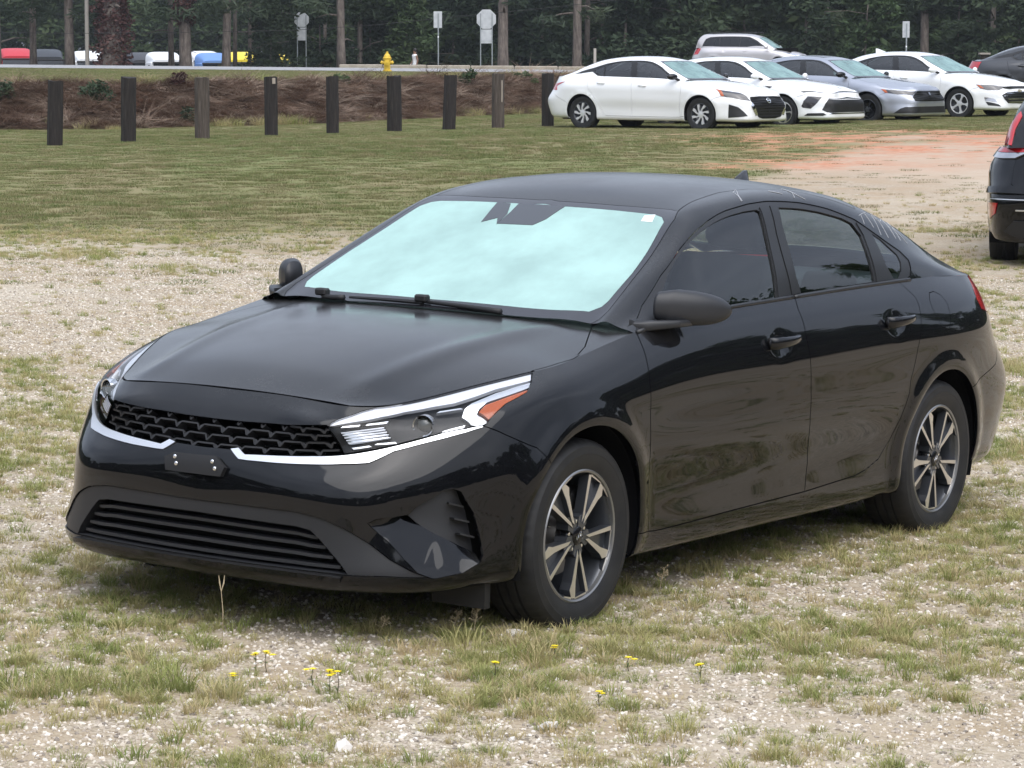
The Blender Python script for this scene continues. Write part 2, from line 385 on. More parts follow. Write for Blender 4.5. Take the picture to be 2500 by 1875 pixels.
gF = np.stack([idx[:-1, :-1], idx[:-1, 1:], idx[1:, 1:], idx[1:, :-1]], -1).reshape(-1, 4)
gme = mesh('ground', np.stack([X, Y, Zg], -1).reshape(-1, 3), [tuple(map(int, f)) for f in gF])
at = gme.color_attributes.new('zones', 'FLOAT_COLOR', 'POINT')
s_ = Y-bank_foot(X); bankm = sstep(-.5, .4, s_)*sstep(4.4, 3.2, s_)
forest = sstep(133, 136, Y)
C4 = np.stack([gravel_mask(X, Y), clay_mask(X, Y), bankm, forest], -1).reshape(-1, 4).astype(np.float32); at.data.foreach_set('color', C4.ravel())
def ground_material():
    m = mat('yard_ground', (.3, .28, .22), .95, spec=.15); t = NT(m); p = t.pos
    a = t.n('ShaderNodeVertexColor', layer_name='zones'); sp = t.n('ShaderNodeSeparateColor', {0: a.outputs[0]}); gr, cl, bk = sp.outputs[0], sp.outputs[1], sp.outputs[2]; fo = a.outputs[1]
    # gravel: crushed stone over pale soil
    v1 = t.n('ShaderNodeTexVoronoi', {'Vector': p, 'Scale': 75.0, 'Randomness': 1.0}); v2 = t.n('ShaderNodeTexVoronoi', {'Vector': p, 'Scale': 150.0, 'Randomness': 1.0})
    n1 = t.noise(p, 1.1, 6, .6); n2 = t.noise(p, 9, 5, .6); n3 = t.noise(p, 55, 4, .65)
    st = t.ramp(t.n('ShaderNodeSeparateColor', {0: v1.outputs['Color']}).outputs[0], [(.0, (.17, .155, .14)), (.3, (.42, .38, .325)), (.7, (.60, .555, .49)), (1, (.74, .71, .67))])
    st2 = t.ramp(t.n('ShaderNodeSeparateColor', {0: v2.outputs['Color']}).outputs[1], [(.0, (.20, .165, .13)), (.5, (.47, .41, .335)), (1, (.66, .61, .54))])
    soil = t.ramp(n3, [(.3, (.29, .225, .16)), (.55, (.49, .41, .315)), (.75, (.63, .555, .46))])
    c = t.mix(t.val(n2, .38, .62), st, st2); c = t.mix(t.val(t.noise(p, 2.6, 5, .6), .40, .66), c, soil); c = t.mix(t.val(n1, .35, .7, 0, .35), c, (.44, .36, .26))
    c = t.mix(t.val(t.noise(p, .38, 5, .6), .48, .66, 0, .45), c, (.70, .67, .62)); c = t.mix(1.0, c, (1.0, .945, .84), 'MULTIPLY'); c = t.mix(t.val(cl, .02, .35, 0, .75), c, (.60, .44, .33))
    dk = t.val(v1.outputs['Distance'], .002, .008, 1.0, .72); c = t.mix(1.0, c, t.n('ShaderNodeCombineColor', {0: dk, 1: dk, 2: dk}).outputs[0], 'MULTIPLY')
    # lawn: mown, patchy, browned
    b1 = t.noise(t.n('ShaderNodeMapping', {0: p, 'Scale': (.30, .10, 1)}).outputs[0], 1.0, 6, .62, .3); b2 = t.noise(p, 14, 5, .7); b3 = t.noise(p, 60, 3, .7)
    lg = t.ramp(b1, [(.30, (.135, .158, .060)), (.44, (.172, .180, .076)), (.55, (.215, .192, .098)), (.68, (.240, .194, .114)), (.80, (.185, .180, .080))])
    lg = t.mix(t.val(b2, .40, .75, 0, .40), lg, (.085, .105, .042)); lg = t.mix(t.val(b3, .5, .8, 0, .5), lg, (.21, .18, .10))
    # clay
    cl_c = t.ramp(n2, [(.3, (.34, .135, .075)), (.55, (.46, .22, .135)), (.75, (.55, .36, .25))])
    # pine straw bank over red earth
    bk_c = t.ramp(t.noise(p, 5.0, 9, .72), [(.28, (.030, .020, .014)), (.45, (.085, .052, .036)), (.58, (.135, .088, .063)), (.75, (.23, .165, .125))])
    bk_c = t.mix(t.val(t.noise(p, .8, 5, .6), .55, .70, 0, .7), bk_c, (.20, .085, .05))
    fl_c = t.ramp(n2, [(.3, (.03, .025, .015)), (.7, (.10, .075, .045))])
    col = t.mix(gr, lg, c)
    clf = t.math('MULTIPLY', t.val(cl, .22, .7), t.val(t.noise(p, 1.3, 7, .7), .44, .58)); col = t.mix(clf, col, cl_c); col = t.mix(bk, col, bk_c); col = t.mix(fo, col, fl_c)
    t.set('Base Color', col)
    h = t.math('ADD', t.math('MULTIPLY', t.n('ShaderNodeMath', {0: v1.outputs['Distance'], 1: .02}, operation='MINIMUM').outputs[0], 20.), t.math('MULTIPLY', n3, .35)); t.bump(h, .5, .015)
    return m
ground = obj('ground', gme, ground_material()); tag(ground, kind='structure')
# ---------------------------------------------------------------- road, kerb
rm = mat('worn_asphalt', (.30, .30, .31), .85); t = NT(rm); t.set('Base Color', t.ramp(t.noise(t.pos, 2.5, 6, .6), [(.3, (.235, .235, .24)), (.7, (.33, .33, .335))]))
b = MB(); xr = np.linspace(-160, 160, 65)
V = [(x, yy, road_z(x)+dz) for x in xr for yy, dz in ((121.5, .0), (127, .05), (132.2, .085))]
b.add(V, [(3*i+j, 3*i+3+j, 3*i+4+j, 3*i+1+j) for i in range(64) for j in range(2)]); road = b.build('road', rm); tag(road, kind='structure')
lm = mat('white_road_paint', (.75, .75, .73), .8)
for yy, zz in ((121.95, .012), (131.7, .093)):
    b = MB(); b.add([(x, yy+dy, road_z(x)+zz) for x in xr for dy in (0, .14)], [(2*i, 2*i+2, 2*i+3, 2*i+1) for i in range(64)]); o = b.build('edge_line', lm, road)
cm = mat('weathered_concrete', (.42, .38, .33), .9); t = NT(cm); t.set('Base Color', t.ramp(t.noise(t.pos, 3, 6, .65), [(.3, (.27, .235, .19)), (.7, (.40, .36, .30))]))
kerb = empty('kerb', (0, 133, 0)); tag(kerb, kind='structure')
for k in range(24):                       # cast kerb lengths along the far edge
    x0 = -7.9+2.0*k; b = MB(); z0 = float(road_z(x0+1)); b.box((x0+1.0, .0, z0+.07), (1.996, .42, .34), taper=.985); o = b.build('kerb_length', cm, kerb, bevel=.03)
# ---------------------------------------------------------------- scattered ground cover (instanced)
def scatter(name, protos, P, rot, scl, idx):
    """one object: points carrying rotation, scale and variant, instanced by a geometry-node modifier"""
    me = bpy.data.meshes.new(name); me.vertices.add(len(P)); me.vertices.foreach_set('co', np.asarray(P, np.float32).ravel())
    for nm, ty, d in (('rot', 'FLOAT_VECTOR', rot), ('scl', 'FLOAT_VECTOR', scl), ('var', 'INT', idx)):
        a = me.attributes.new(nm, ty, 'POINT'); a.data.foreach_set('vector' if ty == 'FLOAT_VECTOR' else 'value', np.ascontiguousarray(d, np.float32 if ty != 'INT' else np.int32).ravel())
    o = bpy.data.objects.new(name, me); COL.objects.link(o)
    g = bpy.data.node_groups.new(name+'_scatter', 'GeometryNodeTree'); g.interface.new_socket('Geometry', in_out='INPUT', socket_type='NodeSocketGeometry'); g.interface.new_socket('Geometry', in_out='OUTPUT', socket_type='NodeSocketGeometry')
    N = g.nodes.new; Lk = g.links.new; gi = N('NodeGroupInput'); go = N('NodeGroupOutput'); ip = N('GeometryNodeInstanceOnPoints'); gt = N('GeometryNodeGeometryToInstance')
    for p in reversed(protos):
        oi = N('GeometryNodeObjectInfo'); oi.inputs['Object'].default_value = p; Lk(oi.outputs['Geometry'], gt.inputs[0])
    def attr(nm, ty): a = N('GeometryNodeInputNamedAttribute'); a.data_type = ty; a.inputs['Name'].default_value = nm; return a.outputs['Attribute']
    Lk(gi.outputs[0], ip.inputs['Points']); Lk(gt.outputs[0], ip.inputs['Instance']); ip.inputs['Pick Instance'].default_value = True
    Lk(attr('var', 'INT'), ip.inputs['Instance Index']); Lk(attr('rot', 'FLOAT_VECTOR'), ip.inputs['Rotation']); Lk(attr('scl', 'FLOAT_VECTOR'), ip.inputs['Scale'])
    Lk(ip.outputs[0], go.inputs[0]); md = o.modifiers.new('scatter', 'NODES'); md.node_group = g; return o
def proto(name, me, m): o = bpy.data.objects.new(name, me); me.materials.append(m); return o
def blade_mesh(name, n, spread, h, w, lean, seed, seg=2, flat=0.0):
    r = np.random.default_rng(seed); V = []; F = []
    for i in range(n):
        a = r.uniform(0, 2*np.pi); rad = spread*math.sqrt(r.random()); x, y = rad*math.cos(a), rad*math.sin(a); d = a+r.normal(0, .7); ln = lean*r.uniform(.3, 1.3)*(.35+.65*rad/max(spread, 1e-6)); hh = h*r.uniform(.5, 1.15); ww = w*r.uniform(.6, 1.3)
        px, py = -math.sin(d), math.cos(d); tw = r.normal(0, .5); px, py = px*math.cos(tw)-py*math.sin(tw), px*math.sin(tw)+py*math.cos(tw); b0 = len(V)
        for k in range(seg+1):
            t_ = k/seg; cx = x+math.cos(d)*ln*hh*t_**1.7; cy = y+math.sin(d)*ln*hh*t_**1.7; cz = hh*(t_-.35*ln*t_*t_*(1+flat)); q = ww*(1-t_)**.6*.5
            if k < seg: V += [(cx-px*q, cy-py*q, cz), (cx+px*q, cy+py*q, cz)]
            else: V.append((cx, cy, cz))
        for k in range(seg-1): F.append((b0+2*k, b0+2*k+1, b0+2*k+3, b0+2*k+2))
        F.append((b0+2*seg-2, b0+2*seg-1, b0+2*seg))
    return mesh(name, V, F)
def grass_mat(name, stops, var=.5):
    m = mat(name, (.1, .12, .04), .75, spec=.2); t = NT(m); oi = t.n('ShaderNodeObjectInfo'); p = t.pos
    f = t.math('ADD', t.math('MULTIPLY', oi.outputs['Random'], var), t.math('MULTIPLY', t.noise(t.n('ShaderNodeMapping', {0: p, 'Scale': (.30, .10, .2)}).outputs[0], 1.0, 6, .62, .3), 1-var))
    t.set('Base Color', t.ramp(f, stops))
    tr = t.n('ShaderNodeBsdfTranslucent'); t.t.links.new(t.ramp(f, stops), tr.inputs[0]); mi = t.n('ShaderNodeMixShader', {0: .30}); t.t.links.new(t.b.outputs[0], mi.inputs[1]); t.t.links.new(tr.outputs[0], mi.inputs[2])
    t.t.links.new(mi.outputs[0], t.t.nodes['Material Output'].inputs[0]); return m
M_TUFT = grass_mat('tuft_grass', [(.10, (.15, .19, .06)), (.32, (.25, .28, .095)), (.50, (.36, .345, .145)), (.70, (.46, .385, .21)), (.92, (.50, .39, .25))], .55)
M_LAWN = grass_mat('lawn_grass', [(.25, (.125, .162, .056)), (.42, (.172, .192, .074)), (.55, (.220, .205, .098)), (.68, (.258, .212, .122)), (.82, (.19, .195, .084))], .60)
tufts = [proto('tuft', blade_mesh('tuft', 46, .040, .056, .0036, 1.15, s, 3), M_TUFT) for s in range(4)]+[proto('tuft', blade_mesh('tuft', 36, .060, .032, .0032, 1.6, s, 2, .4), M_TUFT) for s in range(4, 8)]+[proto('tuft', blade_mesh('tuft', 44, .07, .100, .0044, .95, s, 3), M_TUFT) for s in range(8, 10)]
lawns = [proto('sward', blade_mesh('sward', 90, .17, .042, .0070, .9, 30+s, 1), M_LAWN) for s in range(6)]
def in_view(n, y0, y1, p=2.0, margin=1.12):
    y = (y0**p+(y1**p-y0**p)*rng.random(n))**(1/p); x = (rng.random(n)-.5)*.354*margin*y; return x, y
def put(name, protos, x, y, smin, smax, variants=None, dz=0, tilt=.0, sq=None):
    n = len(x); z = ground_z(x, y)+dz; s = smin+(smax-smin)*rng.random(n)**1.6; S3 = np.stack([s, s, s*(1 if sq is None else sq)], 1)
    rot = np.stack([rng.normal(0, tilt, n), rng.normal(0, tilt, n), rng.random(n)*6.283], 1); v = rng.integers(0, len(protos), n) if variants is None else variants
    return scatter(name, protos, np.stack([x, y, z], 1), rot, S3, v)
# stones
def stone_mesh(seed):
    r = np.random.default_rng(seed); bm = bmesh.new(); bmesh.ops.create_icosphere(bm, subdivisions=1, radius=1)
    a = r.uniform(.65, 1.25, 3)
    for v in bm.verts: v.co = Vector((v.co.x*a[0], v.co.y*a[1], v.co.z*a[2]*.7))*r.uniform(.72, 1.12)
    me = bpy.data.meshes.new('stone'); bm.to_mesh(me); bm.free(); return me
sm = mat('crushed_stone', (.5, .47, .44), .9, spec=.2); t = NT(sm); oi = t.n('ShaderNodeObjectInfo').outputs['Random']
t.set('Base Color', t.mix(t.val(t.noise(t.pos, 160, 3), .35, .7, 0, .4), t.ramp(oi, [(.0, (.15, .135, .12)), (.2, (.33, .285, .235)), (.5, (.50, .445, .37)), (.8, (.62, .57, .495)), (1, (.74, .71, .66))]), (.42, .34, .26)))
stones = [proto('stone', stone_mesh(90+s), sm) for s in range(8)]
x, y = in_view(230000, 6.3, 26, 1.2); k = (rng.random(len(x)) < gravel_mask(x, y)*(1.05-.75*np.clip(grass_cover(x, y), 0, 1))*(.35+.9*fbm(x*.9+50, y*.9))*1.3); x, y = x[k], y[k]
o = put('gravel', stones, x, y, .0022, .0105, dz=.0, tilt=.6); tag(o, 'pale crushed stone scattered over the yard', 'gravel', kind='stuff')
# tufts on the gravel
x, y = in_view(170000, 6.2, 36, 1.5); cov = grass_cover(x, y)*gravel_mask(x, y); k = rng.random(len(x)) < cov*.72; x, y = x[k], y[k]
big = fbm(x*.8+11, y*.8) > .66; v = np.where(big & (rng.random(len(x)) < .22), rng.integers(8, 10, len(x)), np.where(rng.random(len(x)) < .5, rng.integers(0, 4, len(x)), rng.integers(4, 8, len(x))))
o = put('grass_tufts', tufts, x, y, .38, 1.0, v); tag(o, 'green and straw-coloured grass tufts growing through the gravel', 'grass', kind='stuff')
xn = rng.uniform(2.2, 13, 9000); yn = rng.uniform(3.5, 17, 9000); k = (np.abs(xn) > .19*yn) & (rng.random(9000) < grass_cover(xn, yn)*.7); xn, yn = xn[k], yn[k]
o = put('grass_tufts', tufts, xn, yn, .4, 1.0); tag(o, 'grass tufts in the gravel to the right of the black sedan', 'grass', kind='stuff')
# lawn behind, verge and edge
x, y = in_view(46000, 22, 84, 1.5); s2 = y-bank_foot(x); k = (rng.random(len(x)) > gravel_mask(x, y)*.93) & (s2 < .3) & (rng.random(len(x)) > clay_mask(x, y)*.9); x, y = x[k], y[k]
dark = sstep(.50, .62, fbm(x*.16+2, y*.5+4)); o = put('lawn', lawns, x, y, .6, 1.25, sq=.5+.8*dark*rng.random(len(x))); tag(o, 'patchy green and brown mown lawn', 'grass', kind='stuff')
x, y = in_view(9000, 63, 121, 1.0); s2 = y-bank_foot(x); k = s2 > 3.2; x, y = x[k], y[k]
o = put('verge_grass', lawns, x, y, 1.5, 2.6, sq=.5); tag(o, 'mown grass verge between the bank and the road', 'grass', kind='stuff')

# pine straw and fallen twigs on the bank, weeds along its foot
M_STRAW = grass_mat('pine_straw', [(.2, (.065, .042, .030)), (.45, (.165, .100, .068)), (.65, (.265, .18, .13)), (.85, (.40, .32, .25))], .75)
straws = [proto('straw', blade_mesh('straw', 90, .30, .30, .014, 2.6, 60+s, 2, 1.2), M_STRAW) for s in range(4)]
n = 5200; x = rng.uniform(-13, 3.5, n); s2 = rng.uniform(-.1, 3.4, n); y = bank_foot(x)+s2
o = put('pine_straw', straws, x, y, .4, 1.1, dz=-.02, tilt=.25, sq=.32); tag(o, 'brown pine straw and dead stems covering the bank', 'pine straw', kind='stuff')
n = 900; x = rng.uniform(-13, 3.5, n); s2 = np.where(rng.random(n) < .6, rng.uniform(-.7, .3, n), rng.uniform(3.0, 3.6, n)); y = bank_foot(x)+s2; k = fbm(x*.8, y*.8) > .55; x, y = x[k], y[k]
o = put('bank_weeds', tufts, x, y, 1.0, 3.0, rng.integers(8, 10, len(x))); tag(o, 'weeds fringing the foot and top of the bank', 'weeds', kind='stuff')

# ---------------------------------------------------------------- light summer haze
b = MB(); b.box((0, 550, 11.5), (1960, 2060, 33)); hz = b.build('haze', None); hm = bpy.data.materials.new('haze_air'); hm.use_nodes = True; hm.node_tree.nodes.clear()
pv_ = hm.node_tree.nodes.new('ShaderNodeVolumePrincipled'); pv_.inputs['Color'].default_value = (.86, .92, 1, 1); pv_.inputs['Density'].default_value = .00022; pv_.inputs['Anisotropy'].default_value = .1
ho = hm.node_tree.nodes.new('ShaderNodeOutputMaterial'); hm.node_tree.links.new(pv_.outputs[0], ho.inputs['Volume']); hz.data.materials.append(hm); tag(hz, kind='stuff')

# ---------------------------------------------------------------- woodland
def leaf_cloud(name, n, size, blobs, seed, stretch=1.0):
    """n leaf-sprig faces spread through ellipsoidal clumps; blobs = (cx,cy,cz,rx,ry,rz,weight)"""
    r = np.random.default_rng(seed); B = np.array(blobs, float); w = B[:, 6]/B[:, 6].sum(); k = r.choice(len(B), n, p=w)
    d = r.normal(size=(n, 3)); d /= np.linalg.norm(d, axis=1)[:, None]; rad = r.random(n)**.45; C = B[k, :3]+d*B[k, 3:6]*rad[:, None]
    a = r.normal(size=(n, 3)); a[:, 2] *= .6; a /= np.linalg.norm(a, axis=1)[:, None]; b = np.cross(a, r.normal(size=(n, 3))); b /= np.linalg.norm(b, axis=1)[:, None]
    s = size*r.uniform(.5, 1.4, n)[:, None]; q = s*.42*stretch
    V = np.stack([C-a*s, C+b*q, C+a*s, C-b*q], 1).reshape(-1, 3); return mesh(name, V, [tuple(range(4*i, 4*i+4)) for i in range(n)], smooth=False)
def leaf_mat(name, c0, c1, c2):
    m = mat(name, c1, .7, spec=.25); t = NT(m); oi = t.n('ShaderNodeObjectInfo').outputs['Random']; n = t.noise(t.pos, .55, 4, .6); n2 = t.noise(t.pos, 6, 3, .6)
    f = t.math('ADD', t.math('MULTIPLY', n, .6), t.math('ADD', t.math('MULTIPLY', n2, .3), t.math('MULTIPLY', oi, .12))); col = t.ramp(f, [(.32, c0), (.5, c1), (.68, c2)]); t.set('Base Color', col)
    tr = t.n('ShaderNodeBsdfTranslucent'); t.t.links.new(col, tr.inputs[0]); mi = t.n('ShaderNodeMixShader', {0: .25}); t.t.links.new(t.b.outputs[0], mi.inputs[1]); t.t.links.new(tr.outputs[0], mi.inputs[2]); t.t.links.new(mi.outputs[0], t.t.nodes['Material Output'].inputs[0]); return m
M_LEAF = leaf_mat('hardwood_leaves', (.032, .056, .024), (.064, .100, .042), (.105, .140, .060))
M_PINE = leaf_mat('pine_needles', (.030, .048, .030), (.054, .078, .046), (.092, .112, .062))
M_DKLEAF = leaf_mat('dark_leaves', (.022, .038, .023), (.044, .068, .038), (.075, .102, .052))  # darker green leaf colours for the dark trees and shrubs
M_IVY = leaf_mat('dead_creeper', (.045, .022, .022), (.085, .040, .038), (.13, .075, .062))
bk = mat('pine_bark', (.16, .13, .11), .95); t = NT(bk); t.set('Base Color', t.ramp(t.noise(t.n('ShaderNodeMapping', {0: t.pos, 'Scale': (5, 5, 1.1)}).outputs[0], 2, 6, .7), [(.3, (.055, .045, .040)), (.5, (.15, .125, .108)), (.72, (.27, .235, .205))])); t.bump(t.noise(t.n('ShaderNodeMapping', {0: t.pos, 'Scale': (6, 6, 1.2)}).outputs[0], 3, 4), .6, .05)
M_BARK = bk
def blobs_for(kind, r, h):
    if kind == 'pine':     # bare bole, tufted whorls up high, a few low dead-looking boughs
        return [(r.normal(0, .9), r.normal(0, .9), h*r.uniform(.55, 1.0), r.uniform(.7, 1.6), r.uniform(.7, 1.6), r.uniform(.35, .8), 1) for _ in range(18)]+[(r.normal(0, 1.2), r.normal(0, 1.2), h*r.uniform(.25, .5), .9, .9, .35, .5) for _ in range(5)]
    return [(r.normal(0, 1.3), r.normal(0, 1.3), h*(.10+.86*r.random()), r.uniform(.8, 1.7), r.uniform(.8, 1.7), r.uniform(.6, 1.2), 1) for _ in range(26)]
crowns = {}
for i in range(4):
    r = np.random.default_rng(50+i); crowns['pine', i] = leaf_cloud('crown', 3200, .30, blobs_for('pine', r, 13), 60+i, .35)
    r = np.random.default_rng(80+i); crowns['leafy', i] = leaf_cloud('crown', 5200, .26, blobs_for('leafy', r, 9), 90+i, .9)
def trunk_mesh(h, r0, r1, lean=0, seed=0, limbs=5, lo=.25):
    r = np.random.default_rng(seed); b = MB(); n = 9; P = []
    for k in range(n): f = k/(n-1); P.append((lean*h*f+.06*math.sin(3*f+seed), .05*math.sin(4*f+2*seed), -.25+(h+.25)*f))
    rad = [r0*(1.25 if k == 0 else 1)*(1-k/(n-1))+r1*k/(n-1) for k in range(n)]; b.tube(P, rad, 9)
    for k in range(limbs):
        f = lo+(.95-lo)*r.random(); p = Vector((lean*h*f, 0, h*f)); a = r.uniform(0, 6.283); L_ = r.uniform(.8, 2.6); q = p+Vector((math.cos(a), math.sin(a), r.uniform(-.25, .35)))*L_
        b.tube([p, (p+q)/2+Vector((0, 0, .12)), q], [r0*.30, r0*.17, .012], 6)
    return b.mesh('trunk', True, fix=False)
def gz(x, y): return float(ground_z(np.array([x]), np.array([y]))[0])
def tree(name, label, x, y, kind, h, r0, crown, cs=(1, 1, 1), lean=0, seed=0, limbs=6, rz=0, m=None, group=None, lo=.25):
    e = empty(name, (x, y, gz(x, y)-.05)); tag(e, label, 'tree', group)
    obj('trunk', trunk_mesh(h, r0, r0*.35, lean, seed, limbs, lo), M_BARK, e)
    c = crowns[kind, crown]; o = obj('crown', c if len(c.materials) == 0 else c, m or (M_PINE if kind == 'pine' else M_LEAF), e); o.scale = cs; o.rotation_euler = (0, 0, rz)
    if m is not None and o.data.materials[0] != m: o.material_slots[0].link = 'OBJECT'; o.material_slots[0].material = m
    return e
K = 1/6248.4
def wx(u, y): return (u-1106)*K*y          # metres across at distance y for a bearing read off the photograph
# tall pines whose boles stand out along the far side of the road (bearing, distance, bole radius, lean)
for i, (u, y, r0, ln, lab) in enumerate([
    (3, 146, .19, -.02, 'slim pine trunk at the far left edge behind the road'),
    (76, 150, .20, 0, 'slim pine trunk between the red and the dark lorry roofs'),
    (155, 145, .27, .0, 'pale straight pine trunk left of the tall wooden pole'),
    (375, 150, .17, .0, 'slim pine trunk just left of the second creeper-clad trunk'),
    (493, 146, .24, .03, 'pine trunk leaning right beside the blue lorry roof'),
    (513, 154, .12, .01, 'thin young pine trunk at the yellow lorry roof'),
    (543, 158, .11, 0, 'thin pine trunk right of the yellow lorry roof'),
    (703, 168, .12, 0, 'thin pine trunk right of the first stop sign'),
    (737, 146, .24, .0, 'pine trunk by the start of the concrete kerb'),
    (778, 150, .15, .02, 'short-looking pale trunk just left of the fire hydrant'),
    (1089, 146, .30, .0, 'thick grey pine trunk right of the taller stop sign'),
    (1248, 148, .26, 0, 'pale pine trunk left of the white post above the front white sedan'),
    (1266, 156, .17, .01, 'dark slim pine trunk above the white sedan tail'),
    (1300, 160, .2, 0, 'dark pine trunk right of the white post above the sedan roof'),
    (1990, 150, .25, -.01, 'pale pine trunk right of the far right sign'),
    (1775, 155, .16, .03, 'thin leaning pine trunk left of the far right sign'),
    (2140, 158, .18, 0, 'dark pine trunk near the right edge of the wood')]):
    tree('pine_tree', lab, wx(u, y), y, 'pine', 14+1.5*((i*7) % 3), r0, i % 4, (1.1, 1.1, 1), ln, i, 7, i*1.3, group='pines along the far side of the road', lo=.12)
# two boles wrapped in dead creeper
for u, y, rr, lab in ((250, 143, .85, 'broad trunk wrapped in reddish dead creeper, the widest at left'), (405, 146, .55, 'trunk with reddish creeper only on its upper part')):
    e = tree('creeper_clad_tree', lab, wx(u, y), y, 'pine', 14, rr*.62, 1, (1, 1, 1), .0, u, 4, group='creeper-clad trunks beyond the road')
    r = np.random.default_rng(u); bl = [(.12*math.sin(k*2.1), .1*math.cos(k*1.7), z, rr*(1.15 if u == 250 else 1.0)*(1+.15*math.sin(k*3)), rr*.95, .35, 1) for k, z in enumerate(np.arange(.2 if u == 250 else 3.2, 7.5, .32))]
    obj('creeper', leaf_cloud('creeper', 9000 if u == 250 else 3600, .11, bl, u, 1.2), M_IVY, e)
# leafy trees and undergrowth that close the view
kinds = ['dark leafy tree closing the wood', 'mid green leafy tree in the wood', 'pale leafy tree at the wood edge']
n = 0
spots = []
for u in range(-60, 2300, 62):
    for row in range(3):
        y = (163, 178, 198)[row]+((u*7+row*31) % 11)-5
        if u < 800 and row == 0: y = 236          # left: open towards the lorry park
        if u < 800 and row == 1: y = 246
        if u < 800 and row == 2: continue
        spots.append((u+((u*13+row*57) % 40)-20, y, row))
wood = empty('wood', (0, 200, 0))
for i, (u, y, row) in enumerate(spots):
    x = wx(u, y); c = crowns['leafy', i % 4]; s = .95+.35*((i*5) % 7)/6
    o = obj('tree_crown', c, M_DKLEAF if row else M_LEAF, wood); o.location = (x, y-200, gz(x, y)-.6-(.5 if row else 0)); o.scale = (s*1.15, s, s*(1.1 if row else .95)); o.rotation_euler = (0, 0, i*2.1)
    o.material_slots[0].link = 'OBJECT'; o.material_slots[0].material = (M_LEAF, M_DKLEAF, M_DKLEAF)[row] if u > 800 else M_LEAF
tag(wood, 'dense dark green wood filling the top of the view', 'wood', kind='stuff')
# nearer leafy trees that can be told apart at the wood's edge
for i, (u, y, k, s, lab) in enumerate([
    (585, 150, 0, .55, 'low spreading leafy tree right of the yellow lorry roof'),
    (690, 152, 1, .6, 'leafy tree behind the first stop sign'),
    (800, 151, 2, .62, 'leafy tree behind the yellow fire hydrant'),
    (880, 149, 3, .62, 'lighter green leafy tree behind the person'),
    (980, 152, 0, .68, 'dark leafy tree between the two signs'),
    (1170, 153, 1, .75, 'dark leafy tree left of the pale trunk'),
    (1345, 150, 2, .8, 'leafy tree left of the silver minivan'),
    (1460, 151, 3, .85, 'dark broad leafy tree behind the silver minivan tail'),
    (1600, 153, 0, .9, 'tall dark leafy tree above the silver minivan'),
    (1735, 150, 1, .8, 'dark leafy tree above the minivan bonnet'),
    (1865, 146, 2, .62, 'pale green leafy tree left of the far right sign'),
    (2060, 150, 3, .8, 'dark leafy tree above the rightmost white sedan'),
    (2190, 148, 0, .7, 'dark leafy tree at the right edge above the dark sedan'),
    (330, 240, 1, 1.0, 'mid green leafy tree seen between the creeper-clad trunks'),
    (110, 242, 2, 1.0, 'hazy green leafy tree behind the dark lorry roof'),
    (450, 241, 3, 1.0, 'hazy leafy tree behind the blue lorry roof')]):
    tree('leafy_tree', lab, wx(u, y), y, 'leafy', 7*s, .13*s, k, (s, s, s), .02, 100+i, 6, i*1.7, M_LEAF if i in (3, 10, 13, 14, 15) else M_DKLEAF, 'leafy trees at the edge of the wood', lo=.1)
# woods on the other sides of the yard, seen only in the paintwork and window glass
def wood_band(name, label, pts, hmin, hmax, seed):
    r = np.random.default_rng(seed); P = []; rot = []; sc = []; vv = []
    for (x0, y0), (x1, y1) in zip(pts[:-1], pts[1:]):
        L_ = math.hypot(x1-x0, y1-y0)
        for k in range(int(L_/3.2)):
            f = (k+r.random())/(L_/3.2); P.append((x0+(x1-x0)*f+r.normal(0, 2), y0+(y1-y0)*f+r.normal(0, 2), -1.)); s = r.uniform(hmin, hmax)/9; sc.append((s*1.1, s*1.1, s)); rot.append((0, 0, r.random()*6.28)); vv.append(int(r.integers(0, 4)))
    pr = []
    for i in range(4): o = bpy.data.objects.new('crown', crowns['leafy', i]); pr.append(o)
    o = scatter(name, pr, np.array(P), np.array(rot), np.array(sc), np.array(vv)); tag(o, label, 'wood', kind='stuff'); return o
wood_band('wood_beside_yard', 'belt of trees to the right of the yard and behind the viewer', [(34, 190), (44, 130), (46, 85), (50, 45), (54, 15), (58, -30), (30, -75), (-30, -80), (-75, -45), (-85, 20), (-80, 90), (-60, 150)], 10, 18, 5)
# ---------------------------------------------------------------- timber posts
tm = mat('creosoted_timber', (.03, .024, .02), .9); t = NT(tm); oc = t.objc; w = t.noise(t.n('ShaderNodeMapping', {0: oc, 'Scale': (14, 14, 1.2)}).outputs[0], 2.5, 6, .65)
t.set('Base Color', t.ramp(w, [(.3, (.007, .006, .006)), (.55, (.020, .016, .0145)), (.80, (.060, .050, .043))])); t.bump(w, .6, .02)
tm2 = mat('weathered_timber', (.08, .07, .06), .95); t = NT(tm2); w = t.noise(t.n('ShaderNodeMapping', {0: t.objc, 'Scale': (14, 14, 1.0)}).outputs[0], 2.5, 6, .65); t.set('Base Color', t.ramp(w, [(.3, (.028, .022, .018)), (.55, (.075, .06, .05)), (.8, (.17, .145, .125))])); t.bump(w, .6, .02)
